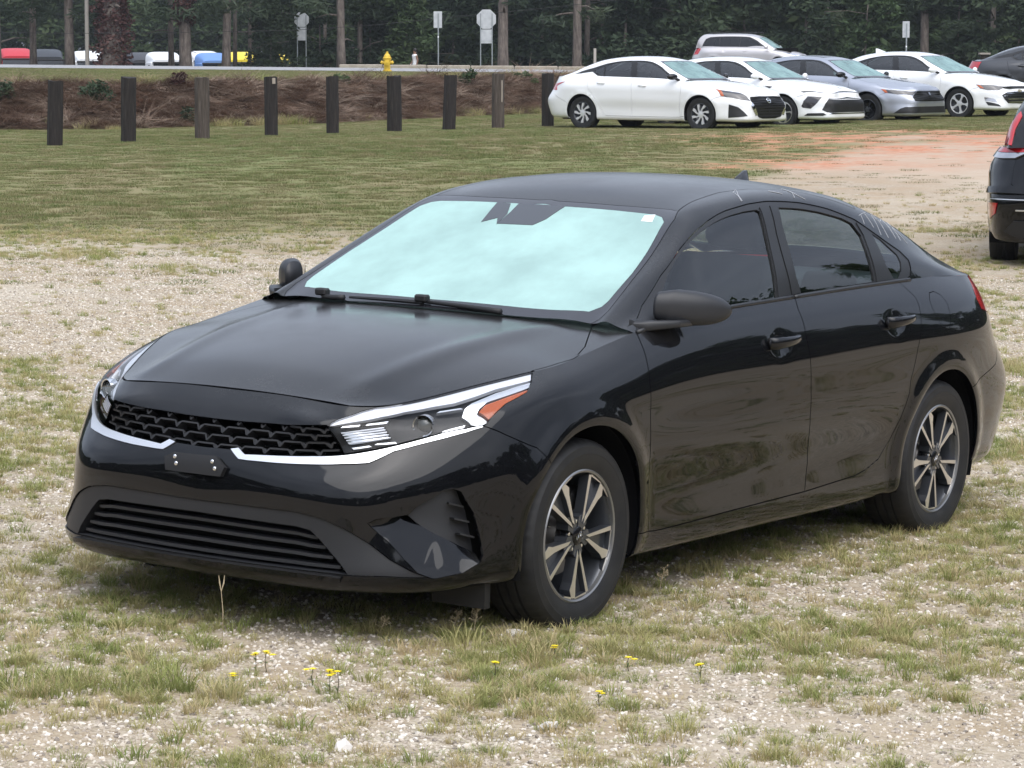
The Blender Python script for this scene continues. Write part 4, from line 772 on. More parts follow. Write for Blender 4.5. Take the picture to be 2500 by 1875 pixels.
HUV = {
'hood': [(0.0,0.0),(0.3988,0.0),(0.6557,0.0098),(0.6967,0.0),(0.6967,0.0),(0.6805,0.1365),(0.6814,0.2203),(0.688,0.3709),(0.6887,0.4927),(0.6886,0.6258),(0.6868,0.7483),(0.6955,0.8301),(0.6905,0.8814),(0.6872,0.8692),(0.6616,0.9606),(0.6085,1.0763),(0.5377,1.2148),(0.4488,1.1625),(0.271,1.1087),(0.137,1.0956),(0.0,1.0884)],
'hoodside': [(0.6886,0.6258),(0.6868,0.7483),(0.6955,0.8301),(0.6905,0.8814),(0.6872,0.8692),(0.6616,0.9606),(0.6085,1.0763),(0.5377,1.2148)],
'grille': [(0.0,0.6527),(0.1116,0.6529),(0.2905,0.6609),(0.4775,0.6843),(0.4859,0.6182),(0.4857,0.5623),(0.3934,0.5631),(0.2818,0.5576),(0.1609,0.5575),(0.1215,0.5674),(0.0594,0.5657),(0.0,0.5648)],
'drl': [(0.1126,0.5653),(0.1394,0.5707),(0.1707,0.5476),(0.283,0.552),(0.3931,0.5582),(0.4847,0.5581),(0.5651,0.559),(0.64,0.5593),(0.7115,0.5592),(0.7941,0.5617),(0.8597,0.5587),(0.9147,0.5633),(0.9168,0.5579),(0.8602,0.5473),(0.7941,0.5426),(0.7104,0.5428),(0.6377,0.5411),(0.5607,0.5124),(0.4817,0.5205),(0.3943,0.5215),(0.2895,0.52),(0.1842,0.5232),(0.1553,0.526)],
'headlamp': [(0.4804,0.6764),(0.4897,0.6208),(0.4919,0.5666),(0.5902,0.5674),(0.7123,0.5681),(0.7942,0.5668),(0.8596,0.5635),(0.9134,0.5662),(0.9292,0.5688),(0.9457,0.595),(1.0075,0.6747),(1.0899,0.7219),(1.1052,0.7719),(1.1004,0.8304),(0.9711,0.8307),(0.869,0.8307),(0.7349,0.8307),(0.595,0.8223),(0.553,0.7979),(0.5092,0.7387)],
'intake': [(0.0,0.2735),(0.197,0.2698),(0.3614,0.2661),(0.4014,0.2585),(0.4275,0.2342),(0.4657,0.1945),(0.4988,0.1616),(0.5208,0.1334),(0.4703,0.1367),(0.3582,0.1372),(0.1996,0.1372),(0.0,0.1382)],
'intakeframe': [(0.0,0.3162),(0.1965,0.3175),(0.3611,0.3166),(0.4398,0.3006),(0.5107,0.2691),(0.5789,0.2315),(0.6496,0.1816),(0.7193,0.1474),(0.7854,0.1223),(0.72,0.1267),(0.6346,0.1327),(0.531,0.1308),(0.4705,0.133),(0.3583,0.134),(0.1996,0.134),(0.0,0.1346)],
'fog': [(0.7035,0.318),(0.7289,0.3455),(0.8166,0.3895),(0.8466,0.3909),(0.8726,0.3817),(0.9249,0.3118),(0.951,0.2467),(0.9793,0.1747),(0.9008,0.2089),(0.8112,0.2532),(0.7353,0.2964)],
'facet': [(0.5719,0.2951),(0.5981,0.3084),(0.7033,0.3202),(0.7353,0.2964),(0.8112,0.2532),(0.9008,0.2089),(0.9793,0.1747),(0.9717,0.1537),(0.9117,0.1286),(0.8019,0.1189),(0.7437,0.1401),(0.695,0.1829),(0.6473,0.2313),(0.6004,0.2702)],
'bumperseam': [(0.9198,0.5615),(1.0105,0.5308),(1.1414,0.4924),(1.1503,0.4857)],
'bracket': [(-0.1238,0.4872),(-0.0887,0.5199),(0.0803,0.5241),(0.1228,0.4704),(0.1129,0.4207),(0.0537,0.42),(-0.1127,0.4196)],
'doorfront': [(1.8472,0.8307),(1.8249,0.7865),(1.8029,0.7303),(1.7872,0.6689),(1.782,0.5488),(1.7961,0.3929),(1.8495,0.1649)],
'doormid': [(2.9789,0.8307),(2.9451,0.7923),(2.9229,0.7122),(2.9297,0.6587),(2.9324,0.6134),(2.9374,0.4418),(2.9906,0.2735),(2.9804,0.1742)],
'doorrear': [(3.8579,0.8307),(3.8957,0.7955),(3.9199,0.7747),(3.914,0.7494),(3.8834,0.7076),(3.8585,0.6761),(3.8257,0.6249),(3.8016,0.5607),(3.7729,0.5052),(3.7647,0.4577),(3.7175,0.3699),(3.6656,0.2984),(3.5827,0.2297),(3.4852,0.2017),(3.3851,0.1882),(3.1706,0.181),(2.9482,0.1768)],
'sill': [(2.9482,0.1768),(2.3857,0.1706),(1.9048,0.1617),(1.8495,0.1649)],
'fueldoor': [(4.0686,0.7812),(4.1207,0.7831),(4.1633,0.7709),(4.1783,0.7446),(4.155,0.7059),(4.1198,0.6723),(4.0965,0.6669),(4.053,0.6811),(4.025,0.7078),(4.0209,0.7383),(4.0334,0.7603)],
'tail': [(4.7529,0.8307),(4.6124,0.7709),(4.5532,0.738),(4.5483,0.7057),(4.5777,0.6725),(4.6754,0.6799)],
'windshield': [(0.0,0.8475),(0.039,0.8364),(0.2928,0.8401),(0.514,0.8566),(0.5497,0.8515),(0.5686,0.7792),(0.5733,0.5451),(0.5848,0.3085),(0.6014,0.0884),(0.5914,0.0294),(0.5723,0.0)],
'frit': [(0.0,0.8026),(0.065,0.7926),(0.3163,0.7956),(0.48,0.7919),(0.5152,0.7774),(0.5389,0.7413),(0.5471,0.6211),(0.5643,0.3533),(0.5666,0.1544),(0.561,0.1115),(0.5366,0.0677),(0.4374,0.0564),(0.2367,0.0563),(0.0974,0.0567),(0.0,0.0561)],
'ditch': [(0.5467,0.859),(0.5401,0.9193),(0.5292,0.9882),(0.5069,1.2049),(0.517,1.413),(0.5662,1.5888),(0.6051,1.8199),(0.6426,2.1096),(0.6571,2.2736),(0.6625,2.411)],
'dlo': [(0.8922,0.024),(0.7919,0.0988),(0.7335,0.199),(0.6774,0.4004),(0.6525,0.5954),(0.646,0.8382),(0.6287,1.0352),(0.6223,1.21),(0.6238,1.3558),(0.6385,1.6006),(0.6583,1.8034),(0.69,2.0178),(0.7347,2.1736),(0.7847,2.3249),(0.8212,2.3699),(0.8548,2.3478),(0.881,2.3054),(0.8922,2.2296),(0.8922,2.1608)],
'glassf': [(0.697,0.4341),(0.6721,0.528),(0.6622,0.6651),(0.6582,0.8428),(0.6472,1.0264),(0.6441,1.1387),(0.6463,1.2355),(0.6538,1.2485),(0.7417,1.1693),(0.8332,1.0819),(0.8878,1.0276),(0.8907,0.7217),(0.8886,0.4637),(0.8603,0.2335),(0.7335,0.3536)],
'glassr': [(0.6501,1.4125),(0.6586,1.567),(0.6692,1.7057),(0.6883,1.8923),(0.7027,1.9689),(0.7408,2.0021),(0.808,1.9734),(0.8839,1.9497),(0.886,1.5901),(0.8863,1.2525),(0.8426,1.2607),(0.7718,1.312),(0.6997,1.3611)],
'glassq': [(0.7318,2.1299),(0.7482,2.1895),(0.8025,2.2735),(0.831,2.2686),(0.8633,2.2291),(0.8829,2.1792),(0.8834,2.1302),(0.8398,2.1017),(0.7728,2.1185)],
'bpillarf': [(0.6407,1.2656),(0.6407,1.3402),(0.7212,1.2638),(0.8083,1.1949),(0.8874,1.1466),(0.8891,1.0354),(0.8337,1.0905),(0.7423,1.1776),(0.6562,1.2548)],
'bpillarr': [(0.6401,1.3507),(0.6435,1.4121),(0.6993,1.3522),(0.7713,1.3029),(0.8421,1.251),(0.8868,1.2413),(0.888,1.1595),(0.8089,1.2053),(0.7217,1.2725)],
'cwedge': [(0.6996,2.0112),(0.7149,2.062),(0.7348,2.1058),(0.7764,2.103),(0.8425,2.0893),(0.8874,2.1154),(0.8876,1.9634),(0.8081,1.9891),(0.7404,2.0212)],
'l_drl': [(0.481,0.684),(0.5171,0.7471),(0.562,0.8093),(0.6272,0.8307),(0.696,0.8307),(0.8164,0.8307),(0.9353,0.8307),(1.0961,0.8307),(1.1016,0.7934),(0.9667,0.7878),(0.8995,0.7696),(0.835,0.7603),(0.7743,0.7717),(0.6924,0.7764),(0.6242,0.7574),(0.5461,0.715),(0.5016,0.688)],
'l_chrome': [(1.1029,0.7808),(1.1026,0.7547),(1.0255,0.7357),(0.9403,0.7157),(0.9141,0.6899),(0.9044,0.66),(0.9423,0.5873),(0.9222,0.564),(0.8827,0.5829),(0.8564,0.6613),(0.8661,0.7057),(0.8887,0.73),(0.9673,0.7616),(1.0422,0.7744)],
'l_amber': [(0.9105,0.6572),(0.9334,0.6999),(1.0261,0.728),(1.0996,0.7449),(1.0944,0.7217),(1.0692,0.7035),(1.0082,0.6575),(0.967,0.6162),(0.9424,0.5924)],
'l_box': [(0.5164,0.6523),(0.5832,0.6687),(0.6386,0.6799),(0.6424,0.6335),(0.6441,0.5991),(0.583,0.5997),(0.5197,0.5991),(0.5189,0.6275)],
'l_proj': [(0.7378,0.6462)],
'l_t1': [(0.5226,0.6782),(0.5285,0.6894),(0.5772,0.7052),(0.5733,0.689)],
'l_t2': [(0.5913,0.698),(0.5962,0.7119),(0.6491,0.7277),(0.6449,0.7076)],
'l_t3': [(0.7812,0.731),(0.7905,0.7392),(0.8534,0.7269),(0.8616,0.7154)],
'l_t4': [(0.7828,0.5701),(0.7896,0.5793),(0.8602,0.5838),(0.8547,0.5714)],
'l_t5': [(0.5225,0.587),(0.5757,0.5877),(0.5812,0.5818),(0.5251,0.5803)],
'l_t6': [(0.5911,0.587),(0.6009,0.5913),(0.6508,0.5837),(0.653,0.5755)],
'sensor': [(-0.2076,0.7941),(-0.1424,0.7876),(-0.1005,0.7),(-0.0915,0.614),(-0.1205,0.6649),(-0.1662,0.6244)],
'sensor2': [(-0.1078,0.7916),(0.0974,0.7957),(0.0806,0.6791),(0.0537,0.6263),(-0.0914,0.6203),(-0.0966,0.7139)],
'sticker': [(0.4447,0.7724),(0.4814,0.7922),(0.4954,0.7285),(0.4514,0.7256)],
'wipe1': [(-0.2955,0.0075),(-0.1635,0.0121),(-0.0148,0.0139)],
'arm1': [(-0.02,0.0227),(0.1298,0.012),(0.2705,0.0008)],
'wipe2': [(-0.4058,0.0051),(-0.4058,0.0029)],
'arm2': [(-0.4058,0.009),(-0.4002,0.0014),(-0.3148,0.0)],
'lip': [(0.5051,0.1198),(0.4709,0.1224),(0.3583,0.1252),(0.1991,0.125),(0.0,0.1256)],
'drip1': [(0.5392,1.2597),(0.5123,1.3278),(0.5389,1.2915),(0.5727,1.2394),(0.6071,1.1999)],
'drip2': [(0.5497,1.2555),(0.5792,1.227),(0.6079,1.1924)],
'drip3': [(0.5419,1.6314),(0.5859,1.6261),(0.6089,1.6407),(0.6257,1.6691)],
'drip4': [(0.5916,1.6301),(0.6196,1.593)],
'drip5': [(0.5748,1.4719),(0.5907,1.5148),(0.5985,1.5358)],
'drip6': [(0.6713,2.0899),(0.6529,2.1762),(0.6383,2.2839),(0.6688,2.2889),(0.6173,2.4225),(0.6084,2.4751)],
'drip7': [(0.6669,2.118),(0.7008,2.0951)],
'drip8': [(0.6556,2.1802),(0.7084,2.1793)],
'drip9': [(0.6465,2.2668),(0.7319,2.2174)],
'drip10': [(0.6663,2.3029),(0.7362,2.2886)],
'drip11': [(0.6422,2.3837),(0.7295,2.3782)],
'drip12': [(0.6349,2.4412),(0.73,2.4266)],
'drip13': [(0.6619,2.4303),(0.73,2.4963)],
}

# ---------------------------------------------------------------- panels cut out of a body surface
def orient(S):
    if not hasattr(S, '_sgn'):
        uv, G = S.grid(); n = np.cross(*S.jac(uv)); c0 = np.array([-1.4, 0, .6]); S._sgn = float(np.sign(np.mean(np.sum(n*(G-c0), 1)))); S.flip = S._sgn
    return S
def _clean(p, e=2e-4):
    o = [p[0]]
    for q in p[1:]:
        if np.linalg.norm(q-o[-1]) > e: o.append(q)
    if np.linalg.norm(o[-1]-o[0]) < e and len(o) > 3: o.pop()
    return np.array(o)
def _inset(S, p, g):
    a = np.roll(p, 1, 0); b = np.roll(p, -1, 0); t1 = p-a; t2 = b-p
    t1 /= np.linalg.norm(t1, axis=1)[:, None]+1e-12; t2 /= np.linalg.norm(t2, axis=1)[:, None]+1e-12
    n = np.stack([-(t1+t2)[:, 1], (t1+t2)[:, 0]], 1); L = np.linalg.norm(n, axis=1)[:, None]; n /= np.maximum(L, .8)
    ju, jv = S.jac(p); sc = np.stack([np.linalg.norm(ju, axis=1), np.linalg.norm(jv, axis=1)], 1)
    q = p+n*2*g/np.maximum(sc, .3)*np.where(L < .8, 1, .5*2/np.maximum(L, 1e-6)*.5+.0) if False else p+n*g/np.maximum(sc, .3)
    for k, hi in ((0, S.U), (1, S.V)):
        q[:, k] = np.where(p[:, k] < 1e-3, 0 if S.lo >= 0 or k else np.where(np.abs(p[:, k]) < 1e-3, 0, q[:, k]), q[:, k])
        q[:, k] = np.where(p[:, k] > hi-1e-3, hi, q[:, k])
    return q
def panel(S, poly, holes=(), step=.03, gap=.002, flange=.012, depth=0., sym=False, flat=False):
    """triangulated piece of surface S inside poly (uv) minus holes; inset by gap, edges turned in by flange.
       depth: inward offset, a number or f(uv). sym: append the mirror image (pieces crossing the centre line)."""
    orient(S); loops = []
    for i, lp in enumerate([poly]+list(holes)):
        p = _clean(resample(_clean(np.asarray(lp, float)), step*.6, True))
        if (area2(p) > 0) != (i == 0): p = p[::-1]
        loops.append(_inset(S, p, gap) if gap else p)
    B = np.vstack(loops); lo = B.min(0); hi = B.max(0)
    gx, gy = np.meshgrid(np.arange(lo[0]+step*.5, hi[0], step), np.arange(lo[1]+step*.5, hi[1], step*.85)); gx[1::2] += step*.5
    I = np.stack([gx.ravel(), gy.ravel()], 1)
    if len(I):
        k = inside(loops[0], I)
        for h in loops[1:]: k &= ~inside(h, I)
        I = I[k]
    if len(I):
        k = np.ones(len(I), bool)
        for l in loops: k &= segdist(l, I) > step*.45
        I = I[k]
    pts = np.vstack([B, I]) if len(I) else B; E = []; b = 0
    for l in loops: E += [(b+j, b+(j+1) % len(l)) for j in range(len(l))]; b += len(l)
    r = delaunay_2d_cdt([Vector(p) for p in pts], E, [], 0, 1e-7); uv = np.array([tuple(v) for v in r[0]]); T = [f for f in r[2] if len(f) == 3]
    T = np.array(T); c = uv[T].mean(1); k = inside(loops[0], c)
    for h in loops[1:]: k &= ~inside(h, c)
    T = T[k]; P = S.at(uv); N = S.nrm(uv)
    d = depth(uv) if callable(depth) else np.full(len(uv), float(depth)); P = P-N*d[:, None]
    fn = np.cross(P[T[:, 1]]-P[T[:, 0]], P[T[:, 2]]-P[T[:, 0]]); bad = np.sum(fn*N[T[:, 0]], 1) < 0; T[bad] = T[bad][:, ::-1]
    if flat:
        fn = np.cross(P[T[:, 1]]-P[T[:, 0]], P[T[:, 2]]-P[T[:, 0]]); M = np.zeros_like(P)
        for j in range(3): np.add.at(M, T[:, j], fn)
        N = M/(np.linalg.norm(M, axis=1)[:, None]+1e-12)
    V = [P]; NN = [N]; F = [tuple(map(int, t)) for t in T]; base = len(P)
    if flange:
        cnt = {}
        for t in T:
            for a, b2 in ((t[0], t[1]), (t[1], t[2]), (t[2], t[0])): cnt.setdefault((min(a, b2), max(a, b2)), []).append((a, b2))
        be = [v[0] for v in cnt.values() if len(v) == 1]; rim = {}
        on = lambda i: (abs(uv[i, 0]) < 1e-4, uv[i, 0] > S.U-1e-4, abs(uv[i, 1]) < 1e-4, uv[i, 1] > S.V-1e-4)
        Fv = []; Fn = []
        for a, b2 in be:
            if any(x and y for x, y in zip(on(a), on(b2))): continue
            e = P[b2]-P[a]; co = np.cross(e, N[a]); co /= np.linalg.norm(co)+1e-12
            q = base+len(Fv); Fv += [P[a], P[b2], P[b2]-N[b2]*flange, P[a]-N[a]*flange]; Fn += [co]*4; F.append((q, q+3, q+2, q+1))
        if Fv: V.append(np.array(Fv)); NN.append(np.array(Fn))
    V = np.vstack(V); NN = np.vstack(NN)
    if sym:
        m = np.array([1, -1, 1.]); n = len(V); F = F+[tuple(n+i for i in f[::-1]) for f in F]; V = np.vstack([V, V*m]); NN = np.vstack([NN, NN*m])
    return V, F, NN
def mirror(vfn):
    m = np.array([1, -1, 1.]); return vfn[0]*m, [f[::-1] for f in vfn[1]], vfn[2]*m
def join(*L):
    V = []; F = []; N = []; b = 0
    for v, f, n in L: V.append(v); N.append(n); F += [tuple(i+b for i in q) for q in f]; b += len(v)
    return np.vstack(V), F, np.vstack(N)
def pobj(name, vfn, m, parent): return obj(name, mesh(name, *vfn), m, parent)
def pair(name, vfn, m, parent, parent2=None):
    """left part and its mirrored right twin"""
    return pobj(name, vfn, m, parent), pobj(name, mirror(vfn), m, parent2 or parent)
def arch(S, xc, zc, r, a0, a1, n=40):
    a = np.linspace(a0, a1, n); return S.xz(np.stack([xc+r*np.cos(a), zc+r*np.sin(a)], 1))
def uvline(S, a, b, n=12): return np.linspace(a, b, n)

# ---------------------------------------------------------------- wheel set
def tyre_mesh(name, r=.316, w=.205, rim=.214, n=160):
    h = w/2; prof = [(rim-.006, -h*.86), (rim+.012, -h*.93), (rim+.05, -h*1.04), (r-.035, -h*1.03), (r-.014, -h*.95), (r-.003, -h*.80),
        (r, -h*.62), (r, -h*.40), (r-.008, -h*.38), (r-.008, -h*.32), (r, -h*.30), (r+.001, -.008), (r-.008, -.006), (r-.008, .006), (r+.001, .008), (r, h*.30), (r-.008, h*.32), (r-.008, h*.38), (r, h*.40), (r, h*.62),
        (r-.003, h*.80), (r-.014, h*.95), (r-.022, h*1.005), (r-.024, h*1.005), (r-.035, h*1.03), (rim+.056, h*1.045), (rim+.054, h*1.035), (rim+.05, h*1.04), (rim+.02, h*.96), (rim+.012, h*.93), (rim-.006, h*.86)]
    b = MB(); b.lathe(prof, n, 'y'); V = np.array(b.V); p = len(prof); J = np.arange(len(V)) % p; K = np.arange(len(V))//p
    rr = np.hypot(V[:, 0], V[:, 2]); cut = ((K % 3) == 0) & np.isin(J, [5, 6, 19, 20]); f = np.where(cut, (rr-.004)/rr, 1.0); V[:, 0] *= f; V[:, 2] *= f
    cut = ((K % 5) == 2) & np.isin(J, [11, 14]); f = np.where(cut, (rr-.006)/rr, 1.0); V[:, 0] *= f; V[:, 2] *= f
    b.V = [tuple(v) for v in V]; me = b.mesh(name, 'auto', fix=False); return me
def pol(r, a): return (r*math.cos(a), r*math.sin(a))
def front(y): return lambda x, z, h: (x, y-h, z)
def hero_wheel(parent, name='wheel'):
    w = obj(name, tyre_mesh('tyre'), M_TYRE, parent)
    b = MB(); b.lathe([(.216, .078), (.219, .092), (.214, .096), (.2085, .093), (.206, .080)], 72, 'y'); b.build('rim_lip', mat('rim_edge_alloy', (.30, .30, .30), .3, .8), w, 'auto')
    b = MB(); b.lathe([(.207, .082), (.196, .06), (.190, .01), (.185, -.09), (.05, -.092)], 60, 'y'); b.build('rim_barrel', M_RIMDARK, w, True)
    yf = .088
    sp = MB(); fc = MB(); pk = MB()
    for k in range(5):
        A = R(72*k); d = lambda r, a: pol(r, A+R(a))
        # thin arm and wedge arm leave one apex near the hub and spread to the lip
        thin = [d(.045, -8), d(.205, -15.0), d(.206, -10.8), d(.066, -2)]
        wedge = [d(.045, 8), d(.064, 1.5), d(.150, 9.0), d(.206, 8.0), d(.206, 14.2), d(.180, 19.5), d(.155, 17)]
        tip = [d(.200, 15.0), d(.208, 14.5), d(.208, 29), d(.203, 27)]
        lipj = [d(.200, -10.6), d(.207, -11), d(.207, 9), d(.2035, 8.8)]
        for P, dep in ((thin, .036), (wedge, .040), (tip, .03), (lipj, .03)): sp.prism(P, .0015, dep, front(yf))
        for P in (thin, wedge, tip, lipj):
            c = np.mean(P, 0); Q = [tuple(c+(np.array(p)-c)*np.array((.97, .97))) for p in P]; fc.prism(Q, 0, .0018, front(yf))
        pk.prism([d(.075, -3), d(.204, -11), d(.204, 9), d(.150, 9.5), d(.075, 4)], .020, .030, front(yf))
        sp.prism([d(.03, -30), d(.062, -26), d(.09, 0), d(.062, 26), d(.03, 30)], .004, .05, front(yf))
    sp.build('spokes', M_RIMDARK, w); fc.build('machined_spoke_faces', M_ALLOY, w); pk.build('spoke_pockets', M_RIMDARK, w)
    b = MB(); b.lathe([(.0, .090), (.026, .0885), (.031, .085), (.033, .06), (.0335, .04)], 32, 'y'); cap = b.build('centre_cap', M_BLK_PLAIN, w, 'auto')
    lg = MB()
    for seg in (((-.017, -.007), (-.017, .007), (-.008, -.006)), ((-.012, 0), (-.004, .008)), ((-.008, -.006), (0, .007), (.006, -.007)), ((.006, -.007), (.006, .007), (.017, -.007), (.017, .008))):
        lg.tube([(x, .0905, z) for x, z in seg], .0012, 5)
    lg.build('cap_emblem', M_CHROME, cap)
    b = MB()
    for k in range(5): x, z = pol(.048, R(72*k+36)); b.lathe([(.0, .082), (.006, .0815), (.0085, .076), (.009, .05)], 8, 'y', (x, 0, z))
    b.build('wheel_nuts', M_CHROME, w, 'auto')
    b = MB(); b.lathe([(.07, .010), (.137, .010), (.139, .006), (.139, -.012), (.137, -.016), (.07, -.016)], 48, 'y'); b.lathe([(.0, .035), (.06, .035), (.07, .010)], 32, 'y'); b.build('brake_disc', M_DISC, w, 'auto')
    b = MB(); b.box((-.105, .004, .03), (.075, .06, .15)); b.build('brake_caliper', M_DARK, w, 'auto', bevel=.01, seg=2)
    b = MB(); b.tube([(pol(.180, R(40))[0], .06, pol(.180, R(40))[1]), (pol(.172, R(40))[0], .085, pol(.172, R(40))[1])], .004, 6); b.build('valve', M_CHROME, w)
    return w
def place_wheels(proto, pts):
    """proto faces +y; left wheels as built, right wheels turned round"""
    for i, (x, y, z, rot) in enumerate(pts):
        o = proto if i == 0 else copy_tree(proto, proto.parent)
        o.location = (x, y, z); o.rotation_euler = (0, R(rot), 0 if y > 0 else math.pi)
# ---------------------------------------------------------------- the black sedan
CAR_M = Matrix(((-.548364, .835529, .034472, -.515419), (-.835942, -.548803, .004085, 9.732663), (.022331, -.026577, .999397, -.030301), (0, 0, 0, 1)))
def ribbon(S, uvs, w, d0, d1):
    """flat bar following surface points: height w along the surface, from depth d0 to d1"""
    uvs = np.asarray(uvs); N = S.nrm(uvs); ju, jv = S.jac(uvs); t = jv/np.linalg.norm(jv, axis=1)[:, None]; P = S.at(uvs); b = MB(); n = len(uvs)
    V = np.concatenate([P-N*d0+t*w/2, P-N*d0-t*w/2, P-N*d1-t*w/2, P-N*d1+t*w/2]); F = []
    for i in range(n-1):
        for k in range(4): F.append((k*n+i, k*n+i+1, ((k+1) % 4)*n+i+1, ((k+1) % 4)*n+i))
    F += [(0, n, 2*n, 3*n), (n-1, 4*n-1, 3*n-1, 2*n-1)]
    return b.add(V, F)
def sym_mb(b):
    n = len(b.V); b.V += [(x, -y, z) for x, y, z in b.V]; b.F += [tuple(n+i for i in f[::-1]) for f in b.F]; return b
def build_hero():
    car = empty('sedan_car'); car.matrix_world = CAR_M
    tag(car, 'glossy black sedan parked on gravel in the foreground, no licence plate', 'car')
    S, H, G, D = SB, SH, SG, SD
    for s in (S, H, G, D): orient(s)
    Q = {k: np.array(v) for k, v in HUV.items()}
    Q['sill'][0] = Q['doorrear'][-1] = Q['doormid'][-1]; Q['sill'][-1] = Q['doorfront'][-1]
    cat = lambda *a: np.vstack([np.atleast_2d(np.array(x, float)) for x in a])
    AC = .325; AR = .352
    seam_end = S.at(Q['bumperseam'][-1])[0]; a_se = math.atan2(seam_end[2]-AC, seam_end[0])
    fa = arch(S, 0, AC, AR, -R(17), a_se, 24); ub = fa[0]; ub0 = [ub[0], 0]
    fa2 = arch(S, 0, AC, AR, a_se, math.pi+R(7), 40)
    # ---- front bumper
    frame, intake, fog, facet, drl, gr, hl = (Q[k] for k in ('intakeframe', 'intake', 'fog', 'facet', 'drl', 'grille', 'headlamp'))
    out = cat(frame, [0, 0], ub0, fa, Q['bumperseam'][::-1], drl[12:], drl[0], gr[-2], gr[-1])
    pocket = cat(facet[:3], fog[1:8], facet[7:])
    bump = pobj('front_bumper', panel(S, out, [pocket], step=.028, sym=True, gap=.0015), M_BLACK, car)
    fr = pobj('intake_surround', panel(S, cat(frame, intake[::-1]), step=.02, sym=True, gap=.001, flange=.055, depth=.006), M_MATTE, bump)
    du = lambda uv: segdist(fog[7:], uv) if 0 else np.clip(segdist(np.vstack([facet[2:7], facet[2:7][::-1]]), uv), 0, 1)
    open_d = lambda pl, uv: segdist(np.vstack([pl, pl[::-1]]), uv)
    dfac = lambda uv: .042*open_d(np.vstack([facet[7:], facet[:2]]), uv)/(open_d(np.vstack([facet[7:], facet[:2]]), uv)+open_d(facet[2:7], uv)+1e-6)
    pair('fog_facet', panel(S, facet, step=.012, gap=.0003, flange=.004, depth=dfac, flat=True), M_BLACK, bump)
    dfog = lambda uv: .040+.03*np.clip((segdist(fog[2:7], uv))/.08, 0, 1)*0
    pair('fog_pocket', panel(S, fog, step=.015, gap=0, flange=0, depth=lambda uv: .012+.045*np.clip(segdist(np.vstack([fog[:3], fog[:3][::-1]]), uv)/.10, 0, 1)), M_MATTE, bump)
    for k in range(3):      # bars at the pocket's outer end
        f0 = .25+.25*k; a = fog[4]+(fog[7]-fog[4])*f0; bq = a+(fog[0]-fog[6])*.22
        r = ribbon(S, np.linspace(a, bq, 6), .006, .02, .06); r.build('pocket_bar', M_DARK, bump); sym_mb(r); 
    # ---- lower intake slats on a dark core
    top = lambda u: np.interp(u, *np.array(sorted(map(tuple, intake[:4]))).T); bot = lambda u: np.interp(u, *np.array(sorted(map(tuple, intake[7:]))).T)
    ue = lambda f: np.interp(f, [0, 1], [intake[7][0]-.012, intake[3][0]-.004])
    for k in range(4):
        f = (.12, .34, .57, .80)[k]; us = np.linspace(0, ue(f), 30); vs_ = np.array([bot(min(u, intake[8][0]))*(1-f)+top(min(u, intake[3][0]))*f for u in us])
        sym_mb(ribbon(S, np.stack([us, vs_], 1), .010, .022, .060)).build('intake_slat', M_MATTE, bump)
    for k in range(5):
        u = .10+.09*k; sym_mb(ribbon(S, np.array([[u-.002, bot(u)+.005], [u+.002, bot(u)+.005]]), .004, .05, .06)) if 0 else None
    pobj('intake_core', panel(S, cat(intake), step=.05, gap=-.01, flange=0, depth=.062, sym=True), M_VOID, bump)
    # ---- grille: lattice of long hexagons
    g2 = cat(gr); core = pobj('grille_core', panel(S, g2, step=.04, gap=-.006, flange=0, depth=.055, sym=True), M_VOID, car)
    bm = MB(); cw, ch = .092, .036; vlo, vhi = g2[:, 1].min(), g2[:, 1].max()
    segs = []
    for r_ in range(-1, 6):
        v = vlo+.006+r_*ch*.75
        for c_ in range(-1, 8):
            u = (c_+(.5 if r_ % 2 else 0))*cw; hx = [(u-cw*.5, v), (u-cw*.36, v+ch*.5), (u+cw*.36, v+ch*.5), (u+cw*.5, v)]
            segs += [(hx[0], hx[1]), (hx[1], hx[2]), (hx[2], hx[3])]
    for a, b2 in segs:
        p = np.linspace(a, b2, 7); mid = (p[1:]+p[:-1])/2; ok = inside(g2, mid) & (mid[:, 0] > -.001)
        for i in range(6):
            if ok[i]:
                q = p[i:i+2]; PP = S.at(q); NN = S.nrm(q); t = np.cross(PP[1]-PP[0], NN[0]); t = t/np.linalg.norm(t)*.0028
                bm.add([PP[0]-NN[0]*.008+t, PP[0]-NN[0]*.008-t, PP[0]-NN[0]*.045-t, PP[0]-NN[0]*.045+t, PP[1]-NN[1]*.008+t, PP[1]-NN[1]*.008-t, PP[1]-NN[1]*.045-t, PP[1]-NN[1]*.045+t],
                       [(0, 1, 5, 4), (1, 2, 6, 5), (2, 3, 7, 6), (3, 0, 4, 7)])
                if i == 4 and abs(a[1]-b2[1]) < 1e-6: # bright triangular nib at the cell corner
                    pass
    sym_mb(bm).build('grille_lattice', M_DARK, core)
    nib = MB()
    for r_ in range(-1, 6):
        v = vlo+.006+r_*ch*.75
        for c_ in range(-1, 8):
            u = (c_+(.5 if r_ % 2 else 0))*cw; q = np.array([(u+cw*.50, v+.002), (u+cw*.36, v+ch*.46), (u+cw*.44, v+ch*.50), (u+cw*.56, v+.010)])
            if inside(g2, q).all() and q[:, 0].min() > 0:
                P = S.at(q); N = S.nrm(q); nib.add(np.vstack([P-N*.010, P-N*.03]), [(0, 1, 2, 3), (0, 4, 5, 1), (1, 5, 6, 2), (2, 6, 7, 3), (3, 7, 4, 0)])
    sym_mb(nib).build('grille_nibs', M_MATTE, core)
    pair('silver_trim', panel(S, drl, step=.012, gap=0, flange=.012, depth=-.004), M_SATIN, car)
    # ---- nose, headlamps
    utop = S.at([[0, S.V]])
    nose = cat(gr[:4], hl[0], hl[:12:-1], [hl[13][0], S.V-.0025], [0, S.V-.0025])
